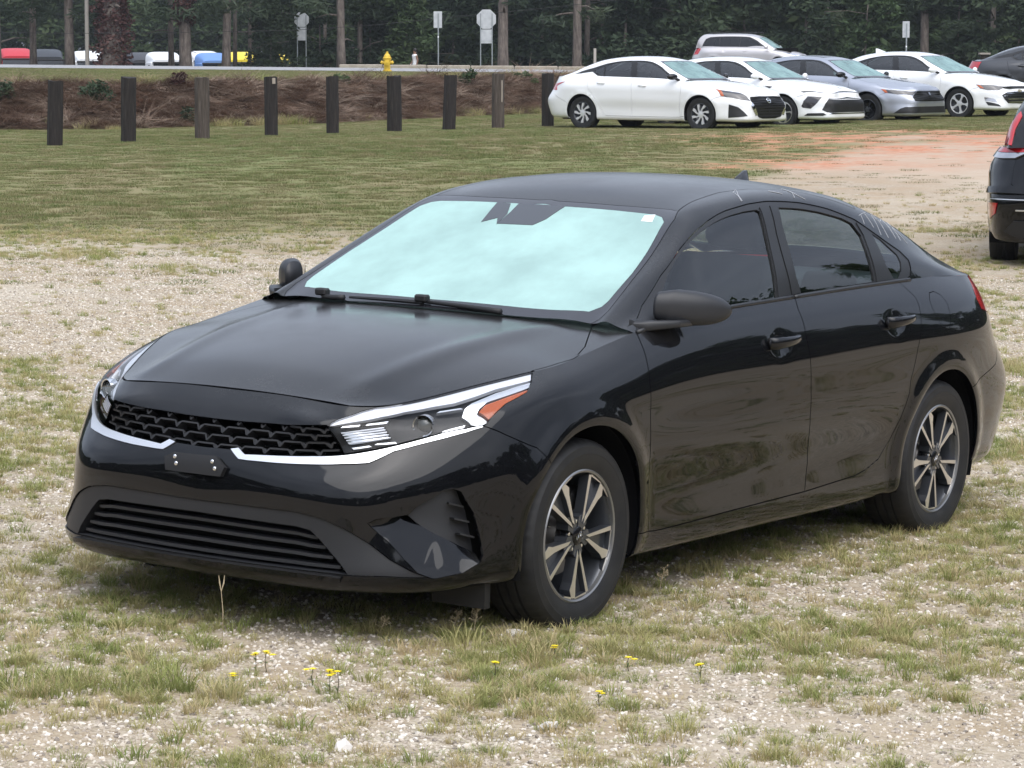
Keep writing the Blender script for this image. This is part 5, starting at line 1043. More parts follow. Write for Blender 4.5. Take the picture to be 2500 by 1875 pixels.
    pobj('nose_panel', panel(S, nose, step=.02, sym=True, gap=.0018), M_BLACK, car)
    for side in (1, -1):
        mm = (lambda v: v) if side == 1 else mirror
        lens = pobj('headlight', mm(panel(S, hl, step=.02, gap=.0015, flange=.004)), M_CLEAR, car)
        pobj('lamp_housing', mm(panel(S, hl, step=.015, gap=.001, flange=-.030, depth=.030)), M_DARK, lens)
        pobj('light_guide', mm(panel(S, Q['l_drl'], step=.012, gap=0, flange=.012, depth=.006)), M_DRL, lens)
        pobj('chrome_blade', mm(panel(S, Q['l_chrome'], step=.012, gap=0, flange=.02, depth=lambda uv: .006+.012*np.clip((Q['l_chrome'][3][1]-uv[:, 1])/.06, 0, 1), flat=True)), M_SATIN, lens)
        pobj('side_reflector', mm(panel(S, Q['l_amber'], step=.012, gap=0, flange=.01, depth=.007)), M_AMBER, lens)
        bx = Q['l_box']; pobj('signal_reflector', mm(panel(S, bx, step=.015, gap=0, flange=-.015, depth=.022)), M_CHROME, lens)
        rb = MB()
        for k in range(5):
            f = .1+.2*k; a = bx[0]+(bx[6]-bx[0])*f; b2 = bx[2]+(bx[4]-bx[2])*f; r2 = ribbon(S, np.linspace(a, b2, 8), .0035, .010, .02); rb.add(r2.V, r2.F)
        vf = rb.V if side == 1 else [(x, -y, z) for x, y, z in rb.V]; rb.V = list(vf); rb.build('signal_fins', M_DRL, lens)
        for n in ('l_t1', 'l_t2', 'l_t3', 'l_t4', 'l_t5', 'l_t6'): pobj('bright_tick', mm(panel(S, Q[n], step=.02, gap=0, flange=.01, depth=.012)), M_SATIN, lens)
        pc = Q['l_proj']; c = S.at(pc)[0]; nn = S.nrm(pc)[0]; ax = Vector((.93, .30, -.02)).normalized(); c0 = Vector(c)-Vector(nn)*.012
        rot = Vector((0, 0, 1)).rotation_difference(ax).to_matrix()
        def lat(prof, nm, mt, n=40):
            b = MB(); b.lathe(prof, n, 'z'); V = np.array([tuple(rot@Vector(v)+c0) for v in b.V])
            if side < 0: V[:, 1] *= -1
            b.V = [tuple(v) for v in V]; b.build(nm, mt, lens, 'auto')
        lat([(.026, -.03), (.030, -.002), (.0335, .0), (.034, -.004), (.034, -.03)], 'projector_ring', M_CHROME)
        lat([(0, -.002), (.010, -.0035), (.02, -.009), (.027, -.018)], 'projector_lens', mat('projector_glass', (.05, .055, .05), .03, coat=1))
        lat([(0, -.026), (.034, -.026)], 'projector_back', M_DARK)
    # ---- bonnet, wings
    hs = Q['hoodside'].copy(); rear = Q['hood'][-5:]+np.array([0, .034]); hs[-1] += np.array([0, .016])
    hood = cat([0, .004], [H.U-.004, .004], [H.U-.004, hs[0][1]-.01], hs, rear[:-1], [0, rear[-1][1]])
    pobj('bonnet', panel(H, hood, step=.03, sym=True, gap=.0022), M_BLACK, car)
    hv = lambda x: float(np.interp(-x, -H.at(np.stack([np.full(80, H.U), np.linspace(0, H.V, 80)], 1))[:, 0], np.linspace(0, H.V, 80)))
    fsil = cat(Q['doorfront'][-1])
    topf = cat([hl[13][0], S.V], Q['doorfront'][0])
    fen = panel(S, cat(hl[8:14], topf, Q['doorfront'][1:], fa2[::-1], Q['bumperseam'][::-1][1:]), step=.022, gap=.0018)
    vt = hv(-.45); fh = panel(H, cat(hs, [hs[-1][0], vt], [H.U, vt], [H.U, hs[0][1]]), step=.025, gap=.0018)
    pair('front_wing', join(fen, fh), M_BLACK, car)
    pobj('cowl', panel(H, cat(rear, [0, H.V], [H.U*.86, H.V], [hs[-1][0]+.0, vt]), step=.05, gap=0, flange=0, depth=.018, sym=True), M_DARK, car)
    # ---- doors
    df, dm, dr, sl = (Q[k] for k in ('doorfront', 'doormid', 'doorrear', 'sill'))
    doors = {}
    for nm, poly in (('front_door', cat(df, sl[::-1][1:], dm[::-1][1:])), ('rear_door', cat(dm, dr[::-1][1:]))):
        doors[nm] = pair(nm, panel(S, poly, step=.016, gap=.0024), M_BLACK, car)
    # ---- body side, rear
    ra = arch(S, -2.7, AC, AR, R(-6), R(202), 60)     # front foot -> over -> rear foot
    seamr = S.xz([(-2.935, .59), (-3.10, .63), (-3.25, .66), (-3.34, .74)])
    tl = Q['tail']; tlamp_end = S.solve(lambda P: P[:, [1, 2]], [(.42, .90)], S.grid()[1][:, 0] < -3.3)[0]
    tb = S.solve(lambda P: P[:, [1, 2]], [(.70, .845)], S.grid()[1][:, 0] < -3.2)[0]
    tailp = cat(tl[0], tl[1:4], tb, tlamp_end, [tlamp_end[0]+.0, S.V])
    k = int(np.argmin(np.linalg.norm(ra-seamr[0], axis=1)))
    bfront = S.xz([(-.36, .26)])[0]; afront = fa2[-1]
    side = cat([afront[0], 0], afront, df[-1], sl[::-1][1:], dr[::-1][1:], tl[0], tl[1:4], tb, seamr[::-1], ra[:k+1][::-1], [ra[0][0], 0])
    pair('body_side', panel(S, side, [Q['fueldoor']], step=.02, gap=.0018), M_BLACK, car)
    pobj('fuel_flap', panel(S, Q['fueldoor'], step=.02, gap=.0018), M_BLACK, car)
    pobj('fuel_flap_blank', mirror(panel(S, Q['fueldoor'], step=.02, gap=0, flange=0)), M_BLACK, car)
    pair('tail_light', panel(S, tailp, step=.02, gap=.0018), M_RED, car)
    uR = S.U
    rb_ = cat(seamr, tb, tlamp_end, [uR, tlamp_end[1]], [uR, 0], [ra[-1][0], 0], ra[k:][::-1])
    pobj('rear_bumper', panel(S, rb_, step=.035, sym=True), M_BLACK, car)
    pobj('boot_lid', join(panel(S, cat([tlamp_end[0], S.V], tlamp_end, [uR, tlamp_end[1]], [uR, S.V]), step=.04, sym=True), panel(D, cat([0, 0], [D.U, 0], [D.U, D.V], [0, D.V]), step=.04, gap=0, flange=0, sym=True)), M_BLACK, car)
    # ---- greenhouse
    ws, ft, dt, dl = (Q[k] for k in ('windshield', 'frit', 'ditch', 'dlo'))
    pobj('windscreen_border', panel(G, cat(ws, [0, 0], ft[::-1]), step=.025, gap=.001, flange=.006, sym=True), M_FRIT, car)
    wsg = pobj('windscreen', panel(G, ft, step=.04, gap=0, flange=0, sym=True), M_WIND, car)
    rw = G.xy([(-2.60, 0), (-2.585, .25), (-2.53, .47), (-2.62, .52), (-2.9, .535), (-3.12, .55), (-3.19, .50), (-3.24, .25), (-3.25, 0)]); rw[0, 0] = rw[-1, 0] = 0
    pobj('roof', panel(G, cat(ws[:5], dt[1:8], rw[2::-1]), step=.035, gap=.002, sym=True), M_BLACK, car)
    pobj('rear_window', panel(G, rw, step=.05, gap=.001, flange=.004, sym=True), M_REAR, car)
    cant = cat(ws[4:][::-1], dt[1:8], rw[3:], [0, G.V], [G.U, G.V], dl[::-1], [G.U, 0])
    cant = cat(ws[4:][::-1], dt[1:8], rw[2:9], [0, G.V], [G.U, G.V], dl[::-1], [G.U, 0])
    pobj('roof_rail_and_pillars', panel(G, cant, step=.022, gap=.0018, sym=True), M_BLACK, car)
    for i, sd in ((0, 1), (1, -1)):
        mm = (lambda v: v) if sd == 1 else mirror
        pobj('window_frame', mm(panel(G, dl, [Q['glassf'], Q['glassr'], Q['glassq']], step=.02, gap=.001, flange=.012, depth=.003)), M_TRIM, car)
        pobj('window_glass', mm(panel(G, Q['glassf'], step=.04, gap=-.001, flange=0, depth=.009)), M_GLASS, doors['front_door'][i])
        pobj('window_glass', mm(panel(G, Q['glassr'], step=.04, gap=-.001, flange=0, depth=.009)), M_GLASS, doors['rear_door'][i])
        pobj('quarter_glass', mm(panel(G, Q['glassq'], step=.04, gap=-.001, flange=0, depth=.006)), M_GLASS, car)
        pobj('pillar_trim', mm(panel(G, Q['bpillarf'], step=.03, gap=.0008, flange=.006, depth=-.001)), M_TRIM, doors['front_door'][i])
        pobj('pillar_trim', mm(panel(G, Q['bpillarr'], step=.03, gap=.0008, flange=.006, depth=-.001)), M_TRIM, doors['rear_door'][i])
        pobj('pillar_trim', mm(panel(G, Q['cwedge'], step=.03, gap=.0008, flange=.006, depth=-.001)), M_TRIM, doors['rear_door'][i])
        # belt moulding, split at the door gap
        for d_, x0, x1 in (('front_door', -.44, -1.545), ('rear_door', -1.56, -2.56)):
            b = MB(); xs = np.linspace(x0, x1, 26); P = [belt_at(S, x) for x in xs]; b.tube([(p[0], p[1]+.001, p[2]-.002) for p in P], .0085, 8)
            V = np.array(b.V); V[:, 1] *= sd; b.V = [tuple(v) for v in V]; b.build('belt_moulding', M_TRIM, doors[d_][i], True)
        # door handles
        for d_, hx, hz in (('front_door', -1.318, .868), ('rear_door', -2.262, .893)):
            b = MB(); n = 18; V = []; F = []; m = 12
            for q in range(n+1):
                s_ = q/n; x = hx+.105-.21*s_; lift = .034*math.sin(math.pi*min(max(s_, 0), 1))**.45; p = S.at(S.xz([(x, hz-.09)]))[0]+np.array([0, -.004, 0])
                hh = .011+.011*(1-s_)**.7*(1 if s_ < .98 else .3); tt = .010
                for w in range(m): a = 2*math.pi*w/m; V.append((x, p[1]-.006+lift+tt*math.cos(a), hz+.012*s_+hh*math.sin(a)))
            for q in range(n):
                for w in range(m): F.append((q*m+w, q*m+(w+1) % m, (q+1)*m+(w+1) % m, (q+1)*m+w))
            F += [tuple(range(m)), tuple(n*m+w for w in range(m))]
            V = np.array(V); V[:, 1] *= sd; b.add(V, F); b.build('door_handle', M_BLK_PLAIN, doors[d_][i], True)
    # ---- mirrors
    for i, sd in ((0, 1), (1, -1)):
        V = []; F = []; n = 20; m = 28
        for q in range(n+1):
            s_ = q/n; y = .785+.173*s_; e = max(.03, 1-(max(0, s_-.30)/.70)**3.0)**(1/1.9); e *= .80+.20*min(1, s_/.25)
            xc = -.60-.15*s_-.03*s_*s_; zc = 1.022-.010*s_
            for w in range(m):
                a = 2*math.pi*w/m; ca, sa = math.cos(a), math.sin(a); f = (abs(ca)**2.6+abs(sa)**2.6)**(-1/2.6)
                V.append((xc+(.060 if ca > 0 else .070)*e*f*ca, y, zc+(.068*e*(1-.18*s_) if sa > 0 else .056*e)*f*sa))
        for q in range(n):
            for w in range(m): F.append((q*m+w, q*m+(w+1) % m, (q+1)*m+(w+1) % m, (q+1)*m+w))
        F += [tuple(range(m)), tuple(n*m+w for w in range(m))]
        V = np.array(V); V[:, 1] *= sd; b = MB(); b.add(V, F); mo = b.build('door_mirror', M_MIRROR, car, True)
        b = MB(); b.add([(x, y*sd, z) for y, xa, xb, za, zb in ((.755, -.455, -.585, .938, .978), (.805, -.485, -.615, .948, .982), (.88, -.575, -.69, .962, .985)) for x, z in ((xa, za), (xb, za), (xb, zb), (xa, zb))], [(4*i_+j, 4*i_+(j+1) % 4, 4*i_+4+(j+1) % 4, 4*i_+4+j) for i_ in range(2) for j in range(4)]+[(0, 1, 2, 3), (8, 9, 10, 11)]); b.build('mirror_foot', M_MIRROR, mo, 'auto', bevel=.008, seg=2)
        b = MB(); b.prism([(-.045, -.035), (.028, -.035), (.034, .0), (.022, .03), (-.042, .036)], 0, .002, lambda a, c, h: (-.725-.95*(a+.045)-h, (.872+a)*sd, 1.020+c)); b.build('mirror_glass', M_CHROME, mo)
    # ---- wipers
    on = lambda k_, up: [Vector(p)+Vector(n_)*up for p, n_ in zip(G.at(smooth(Q[k_], 4)), G.nrm(smooth(Q[k_], 4)))]
    for i in ('1', '2'):
        b = MB(); p = on('arm'+i, .010); b.tube(p, list(np.linspace(.007, .012, len(p))), 6); a_ = b.build('wiper', M_DARK, car, True)
        b = MB(); p = on('wipe'+i, .010); b.tube(p, list(np.linspace(.005, .009, len(p))), 6); b.build('wiper_blade', M_DARK, a_)
        b = MB(); b.box(on('arm'+i, .022)[0], (.035, .050, .026)); b.build('wiper_knuckle', M_DARK, a_, bevel=.006)
    sym_mb(ribbon(S, smooth(Q['lip'], 4), .014, -.020, .01)).build('front_lip', M_BLACK, bump)
    for k_ in range(1, 14):
        d_ = smooth(Q['drip%d' % k_], 4); jn = G.nrm(d_); P = G.at(d_); b = MB(); b.tube([tuple(p+n_*.0006) for p, n_ in zip(P, jn)], .0012 if k_ < 6 else .0010, 4); b.build('dried_streak', mat('dried_water_mark', (.42, .43, .45), .7), car)
    # ---- licence bracket, camera housing, sticker, roof fin
    br = pobj('plate_bracket', panel(S, Q['bracket'], step=.02, gap=0, flange=.020, depth=-.018), M_DARK, car)
    bq = Q['bracket']; cN = S.nrm(bq.mean(0))[0]
    for q in ((.18, .72), (.22, .38), (.80, .70), (.86, .36)):
        uvq = np.array([bq[:, 0].min()+(bq[:, 0].max()-bq[:, 0].min())*q[0], bq[:, 1].min()+(bq[:, 1].max()-bq[:, 1].min())*q[1]]); P = S.at(uvq)[0]+S.nrm(uvq)[0]*.020
        b = MB(); b.ellipsoid(P, (.004, .0075, .0075), 10, 6); b.build('bracket_screw', M_CHROME, br, True)
    for n in ('sensor', 'sensor2'): pobj('camera_housing', panel(G, Q[n], step=.03, gap=0, flange=.006, depth=-.0015), mat('sensor_grey', (.055, .06, .068), .35), wsg)
    pobj('windscreen_sticker', panel(G, Q['sticker'], step=.03, gap=0, flange=0, depth=-.0012), M_PAPER, wsg)
    b = MB(); zz = float(spl1(GC, -2.5)[0]); b.add([(-2.44, 0, zz-.002), (-2.50, .022, zz-.012), (-2.60, .028, zz-.03), (-2.62, .012, zz-.03), (-2.62, -.012, zz-.03), (-2.60, -.028, zz-.03), (-2.50, -.022, zz-.012), (-2.585, .006, zz+.052), (-2.607, .005, zz+.054), (-2.607, -.005, zz+.054), (-2.585, -.006, zz+.052), (-2.50, 0, zz+.018)],
        [(0, 1, 11), (1, 2, 7, 11), (2, 3, 8, 7), (3, 4, 9, 8), (4, 5, 10, 9), (5, 6, 11, 10), (6, 0, 11), (7, 8, 9, 10), (7, 10, 11)]); b.build('roof_aerial', M_BLACK, car, True)
    # ---- shell, wheel houses, floor
    sh = cat([0, .05], [ub[0], .05], arch(S, 0, AC, AR+.015, -R(17), math.pi+R(7), 50), [afront[0], .05], [ra[0][0], .05], arch(S, -2.7, AC, AR+.015, R(-6), R(202), 50), [ra[-1][0], .05], [uR, .05], [uR, S.V-.05], [0, S.V-.12])
    pobj('inner_shell', panel(S, sh, step=.07, gap=0, flange=0, depth=.065, sym=True), M_VOID, car)
    b = MB()
    for xc in (0, -2.7):
        for sd in (1, -1):
            b.lathe([(AR+.012, .868*sd), (AR+.022, .845*sd), (AR+.025, .56*sd), (.05, .55*sd)], 40, 'y', (xc, 0, AC), -R(18), math.pi+R(18))
    b.build('wheel_housing', M_WELL, car, True, fix=False)
    b = MB(); b.box((-1.4, 0, .225), (3.9, 1.30, .05)); b.box((-1.35, 0, .24), (1.8, 1.56, .06)); b.build('floor_pan', M_VOID, car)
    b = MB(); b.box((.43, .70, .165), (.03, .20, .08)); b.box((.43, -.70, .165), (.03, .20, .08)); b.build('wheel_deflector', M_DARK, car)
    # ---- interior
    def cushion(c, d, rot=0, nm='seat', p=car, m_=M_SEAT, bev=.05):
        b = MB(); b.box((0, 0, 0), d, taper=.9); o = b.build(nm, m_, p, 'auto', bevel=bev, seg=3); o.location = c; o.rotation_euler = (0, R(rot), 0); return o
    for y in (.37, -.37):
        s_ = cushion((-1.35, y, .50), (.52, .50, .20), -6, 'front_seat'); 
        k_ = cushion((-.34, 0, .38), (.14, .50, .62), -16, 'seat_back', s_); k2 = cushion((-.46, 0, .80), (.11, .27, .19), -12, 'head_rest', s_)
    s_ = cushion((-2.15, 0, .52), (.50, 1.30, .20), -5, 'rear_seat'); cushion((-.36, 0, .22), (.16, 1.30, .50), -24, 'seat_back', s_)
    for y in (.36, -.36): cushion((-.50, y, .50), (.10, .25, .13), -12, 'head_rest', s_, bev=.04)
    cushion((-.68, 0, .80), (.62, 1.38, .24), 5, 'dashboard', car, M_DARK, .08); cushion((-3.0, 0, .985), (.55, 1.2, .03), 2, 'parcel_shelf', car, M_SEAT, .01)
    b = MB()
    for k_ in range(33): pass
    pts = [(-.93+.06*math.cos(a_)*.4, .37+.185*math.sin(a_), .93+.185*math.cos(a_)*.92) for a_ in np.linspace(0, 2*np.pi, 33)]; b.tube(pts, .015, 8, cap=False); b.build('steering_wheel', M_DARK, car, True)
    wp = hero_wheel(car); place_wheels(wp, [(0, .774, .314, 24), (-2.7, .779, .314, 14), (0, -.774, .314, 5), (-2.7, -.779, .314, 40)])
    return car
M_FRIT = mat('windscreen_frit', (.022, .022, .026), .10, coat=.3)
M_TRIM = mat('satin_black_trim', (.014, .0145, .016), .38)
M_MIRROR = mat('unpainted_mirror_shell', (.020, .021, .024), .42)
M_WELL = mat('wheel_house_felt', (.007, .007, .008), .9, spec=.15)

def warp(S, fn):
    """same surface, reshaped by fn; keeps the uv domain"""
    T = Surf.__new__(Surf); T.__dict__.update({k: v for k, v in S.__dict__.items() if k not in ('_g', '_guv', '_sgn')}); p0 = S.post
    T.post = lambda P, uv: fn(P if p0 is None else p0(P, uv)); T.flip = 1; return T
def squarer(sc, k=.13, dx=.05, lift=0.):
    sc = np.array(sc)
    def fn(P):
        P = P.copy(); t = sstp(.2, .8, P[:, 0]); P[:, 0] += t*(dx+k*np.minimum(np.abs(P[:, 1])/.7, 1)**2); P[:, 2] += lift*t*sstp(.5, .9, P[:, 2]); return P*sc
    return fn
BGW = {'altima': squarer((1.046, 1.028, 1.02)), 'sonata': squarer((1.05, 1.03, 1.02)), 'accord': squarer((1.05, 1.03, 1.02), lift=.03), 'malibu': squarer((1.048, 1.03, 1.025))}

BGUV = {
'altima': {
 'dlo': [(0.8922,0.0493),(0.7649,0.3372),(0.6723,0.6483),(0.6318,0.9685),(0.6282,1.1193),(0.6438,1.3689),(0.6583,1.6725),(0.6889,1.9742),(0.7339,2.2616),(0.753,2.6104),(0.8001,2.7908),(0.8214,2.5852),(0.8139,2.2715),(0.8825,2.1066),(0.8922,1.9719)],
 'glassf': [(0.6597,1.2733),(0.6475,1.1002),(0.6601,0.9395),(0.6991,0.6846),(0.7658,0.4454),(0.8922,0.1745),(0.8922,0.5704),(0.8922,1.0811)],
 'glassr': [(0.7202,1.9783),(0.6868,1.8122),(0.669,1.6139),(0.663,1.3987),(0.8922,1.2562),(0.8922,1.9284)],
 'glassq': [(0.7256,2.02),(0.8922,1.9639),(0.8769,2.0461),(0.8015,2.225),(0.7672,2.1679)],
 'doorfront': [(1.8729,0.8307),(1.835,0.6819),(1.8553,0.38),(1.8923,0.1557)],
 'doormid': [(2.9886,0.8307),(2.9441,0.5677),(2.9677,0.1506)],
 'doorrear': [(4.0326,0.8307),(3.9634,0.6518),(3.8153,0.4859),(3.6993,0.324),(3.6181,0.1854),(3.5671,0.1552)],
 'p_headlight': [(1.0468,0.7446),(0.9513,0.7193),(0.7237,0.7316),(0.5988,0.586),(0.5454,0.5078),(0.7084,0.4866),(0.9345,0.5121),(1.025,0.5267)],
 'p_grille': [(0.5521,0.6193),(0.2561,0.6375),(0.0,0.6345),(0.0,0.1262),(0.227,0.1295),(0.377,0.1619),(0.443,0.2677),(0.5224,0.4339)],
 'p_chrome_strip': [(0.6002,0.4409),(0.5284,0.4601),(0.3853,0.2018),(0.4584,0.183)],
 'p_fog_grille': [(0.9395,0.3925),(0.8111,0.3472),(0.6572,0.1799),(0.8369,0.1549),(0.9799,0.1396)],
 'p_tail_light': [(5.157,0.6784),(4.5775,0.7338),(4.8377,0.6585),(4.7402,0.5884),(5.1054,0.5844)],
 'p_amber': [(1.0468,0.7446),(0.9844,0.717),(0.9736,0.5234),(1.0192,0.5285)],
 'badge': [(-0.0028,0.54)],
},
'sonata': {
 'p_light_bar': [(1.0453,0.626),(0.8573,0.6676),(0.0,0.7637),(0.0,0.702),(0.6578,0.6836),(1.004,0.5746)],
 'p_headlight': [(0.962,0.4987),(0.8382,0.5034),(0.731,0.5153),(0.8117,0.4321),(0.9549,0.2699),(1.0584,0.289),(1.0753,0.321),(1.0415,0.4227)],
 'p_grille': [(0.6121,0.5027),(0.0,0.536),(0.0,0.2095),(0.6948,0.2041),(0.788,0.2527),(0.719,0.3779)],
 'p_trim_bar': [(0.7257,0.5098),(0.0,0.5959),(0.0,0.5628),(0.5798,0.5201)],
 'p_lower_slot': [(1.0111,0.1796),(0.8995,0.1839),(0.7718,0.1922),(0.7209,0.1643),(0.7901,0.1412),(1.0653,0.1337)],
 'p_chrome_strip': [(0.7098,0.1988),(0.0,0.1971),(0.0,0.1791),(0.7061,0.178)],
 'p_wing_vent': [(1.8242,0.7225),(1.6584,0.7199),(1.7053,0.6858),(1.7792,0.7038)],
 'badge': [(0.0551,0.0527)],
},
'accord': {
 'p_headlight': [(1.1139,0.612),(0.9717,0.5831),(0.8487,0.5733),(0.5044,0.6623),(0.579,0.532),(0.8715,0.4892),(1.0684,0.5206)],
 'p_grille': [(0.4927,0.6626),(0.0,0.6595),(0.0,0.3843),(0.5673,0.3869),(0.6045,0.4772)],
 'p_lower_grille': [(0.7919,0.2524),(0.5632,0.266),(0.0,0.2623),(0.0,0.1377),(0.733,0.1364),(0.993,0.1226),(0.8749,0.2151)],
 'p_amber': [(1.1115,0.6095),(1.037,0.5912),(1.0162,0.5176),(1.065,0.5235)],
 'sunroof': [(-0.046,1.4666),(-0.1581,1.218),(-0.3519,1.0454),(0.1404,1.0718)],
 'badge': [(0.045,0.5977)],
},
'malibu': {
 'p_headlight': [(1.0558,0.5956),(0.9154,0.5815),(0.7132,0.6472),(0.5894,0.5703),(0.7097,0.4898),(0.8844,0.4739),(1.0046,0.4981)],
 'p_upper_slot': [(0.698,0.6312),(0.4939,0.6624),(0.0,0.6579),(0.0,0.6061),(0.4664,0.5952),(0.5733,0.5871)],
 'p_grille': [(0.6571,0.3954),(0.483,0.4877),(0.0,0.5457),(0.0,0.2011),(0.4988,0.2132),(0.6067,0.2969)],
 'p_fog_lamp': [(0.9701,0.3378),(0.8179,0.306),(0.7502,0.2207),(0.8897,0.2453),(0.9691,0.2564)],
 'p_fog_grille': [(0.9651,0.2363),(0.8694,0.2161),(0.7516,0.1853),(0.7124,0.1508),(0.9372,0.1624)],
 'p_amber': [(1.0481,0.5816),(0.9849,0.5627),(0.9397,0.4979),(0.9963,0.5038)],
 'badge': [(0.0793,0.5457)],
},
}
BGPOSE = {'altima': (4.1712, 56.6874, 0.3841), 'sonata': (5.9872, 59.0874, 0.3787), 'accord': (7.9524, 61.2874, 0.401), 'malibu': (10.2165, 63.5874, 0.4852)}

# ---------------------------------------------------------------- other vehicles: the same surfaces reshaped, their own graphics
M_SMOKE_SOLID = mat('smoked_headlamp', (.030, .028, .032), .10, coat=1); M_LAMPCHROME = mat('lamp_reflector', (.55, .55, .58), .15, .8, coat=1)
M_SIDEG = glass('parked_side_glass', (.30, .38, .37), 1.5, 1.6); 
def blade_wheel(parent, style, r=.332, w=.215):
    rim = r-.118; e = obj('wheel', tyre_mesh('tyre', r, w, rim, 56), M_TYRE, parent); h = w/2
    m1, m2 = {'swirl': (M_RIMDARK, M_RIMGREY), 'cut': (M_RIMDARK, M_ALLOY), 'black': (M_BLK_PLAIN, M_RIMDARK), 'star': (M_RIMGREY, M_RIMGREY), 'plain': (M_RIMDARK, M_RIMGREY)}[style]
    b = MB(); b.lathe([(rim-.006, h*.9), (rim-.012, h*.8), (rim-.03, .0), (.03, -.01)], 36, 'y'); b.build('rim_barrel', m1 if style != 'star' else M_RIMDARK, e, True)
    b = MB(); b.lathe([(rim, h*.80), (rim+.004, h*.93), (rim-.008, h*.95), (rim-.014, h*.86)], 36, 'y'); b.build('rim_lip', m2 if style != 'swirl' else M_RIMDARK, e, 'auto')
    y = h*.88
    n = {'swirl': 8, 'cut': 5, 'black': 5, 'star': 5, 'plain': 10}[style]; tw = {'swirl': 14, 'cut': 0, 'black': 0, 'star': 0, 'plain': 0}[style]
    for k in range(n):
        d = lambda rr, a: pol(rr, R(360/n*k+a)); b = MB()
        if style == 'swirl': P = [d(.06, -16), d(.10, -6), d(rim-.016, tw-7), d(rim-.012, tw+7), d(rim-.05, tw+8), d(.10, 8), d(.06, 10)]
        elif style == 'star': P = [d(.05, -24), d(rim-.07, -6), d(rim-.008, -13), d(rim-.008, 13), d(rim-.07, 6), d(.05, 24)]
        elif style == 'cut': P = [d(.05, -20), d(rim-.06, -16), d(rim-.01, -9), d(rim-.01, 4), d(rim-.05, -6), d(.08, -2), d(.05, 12)]
        else: P = [d(.05, -18), d(rim-.01, -9), d(rim-.01, 9), d(.05, 18)]
        b.prism(P, 0, .03, front(y)); b.build('spoke', m2 if style != 'black' else M_BLK_PLAIN, e)
    b = MB(); b.lathe([(0, y+.004), (.03, y+.002), (.062, y-.004), (.066, y-.03)], 20, 'y'); b.build('centre_cap', m2 if style in ('star', 'swirl') else M_RIMDARK, e, 'auto')
    return e
HQ = {k: np.array(v) for k, v in HUV.items()}
cat_ = lambda *a: np.vstack([np.atleast_2d(np.array(x, float)) for x in a])
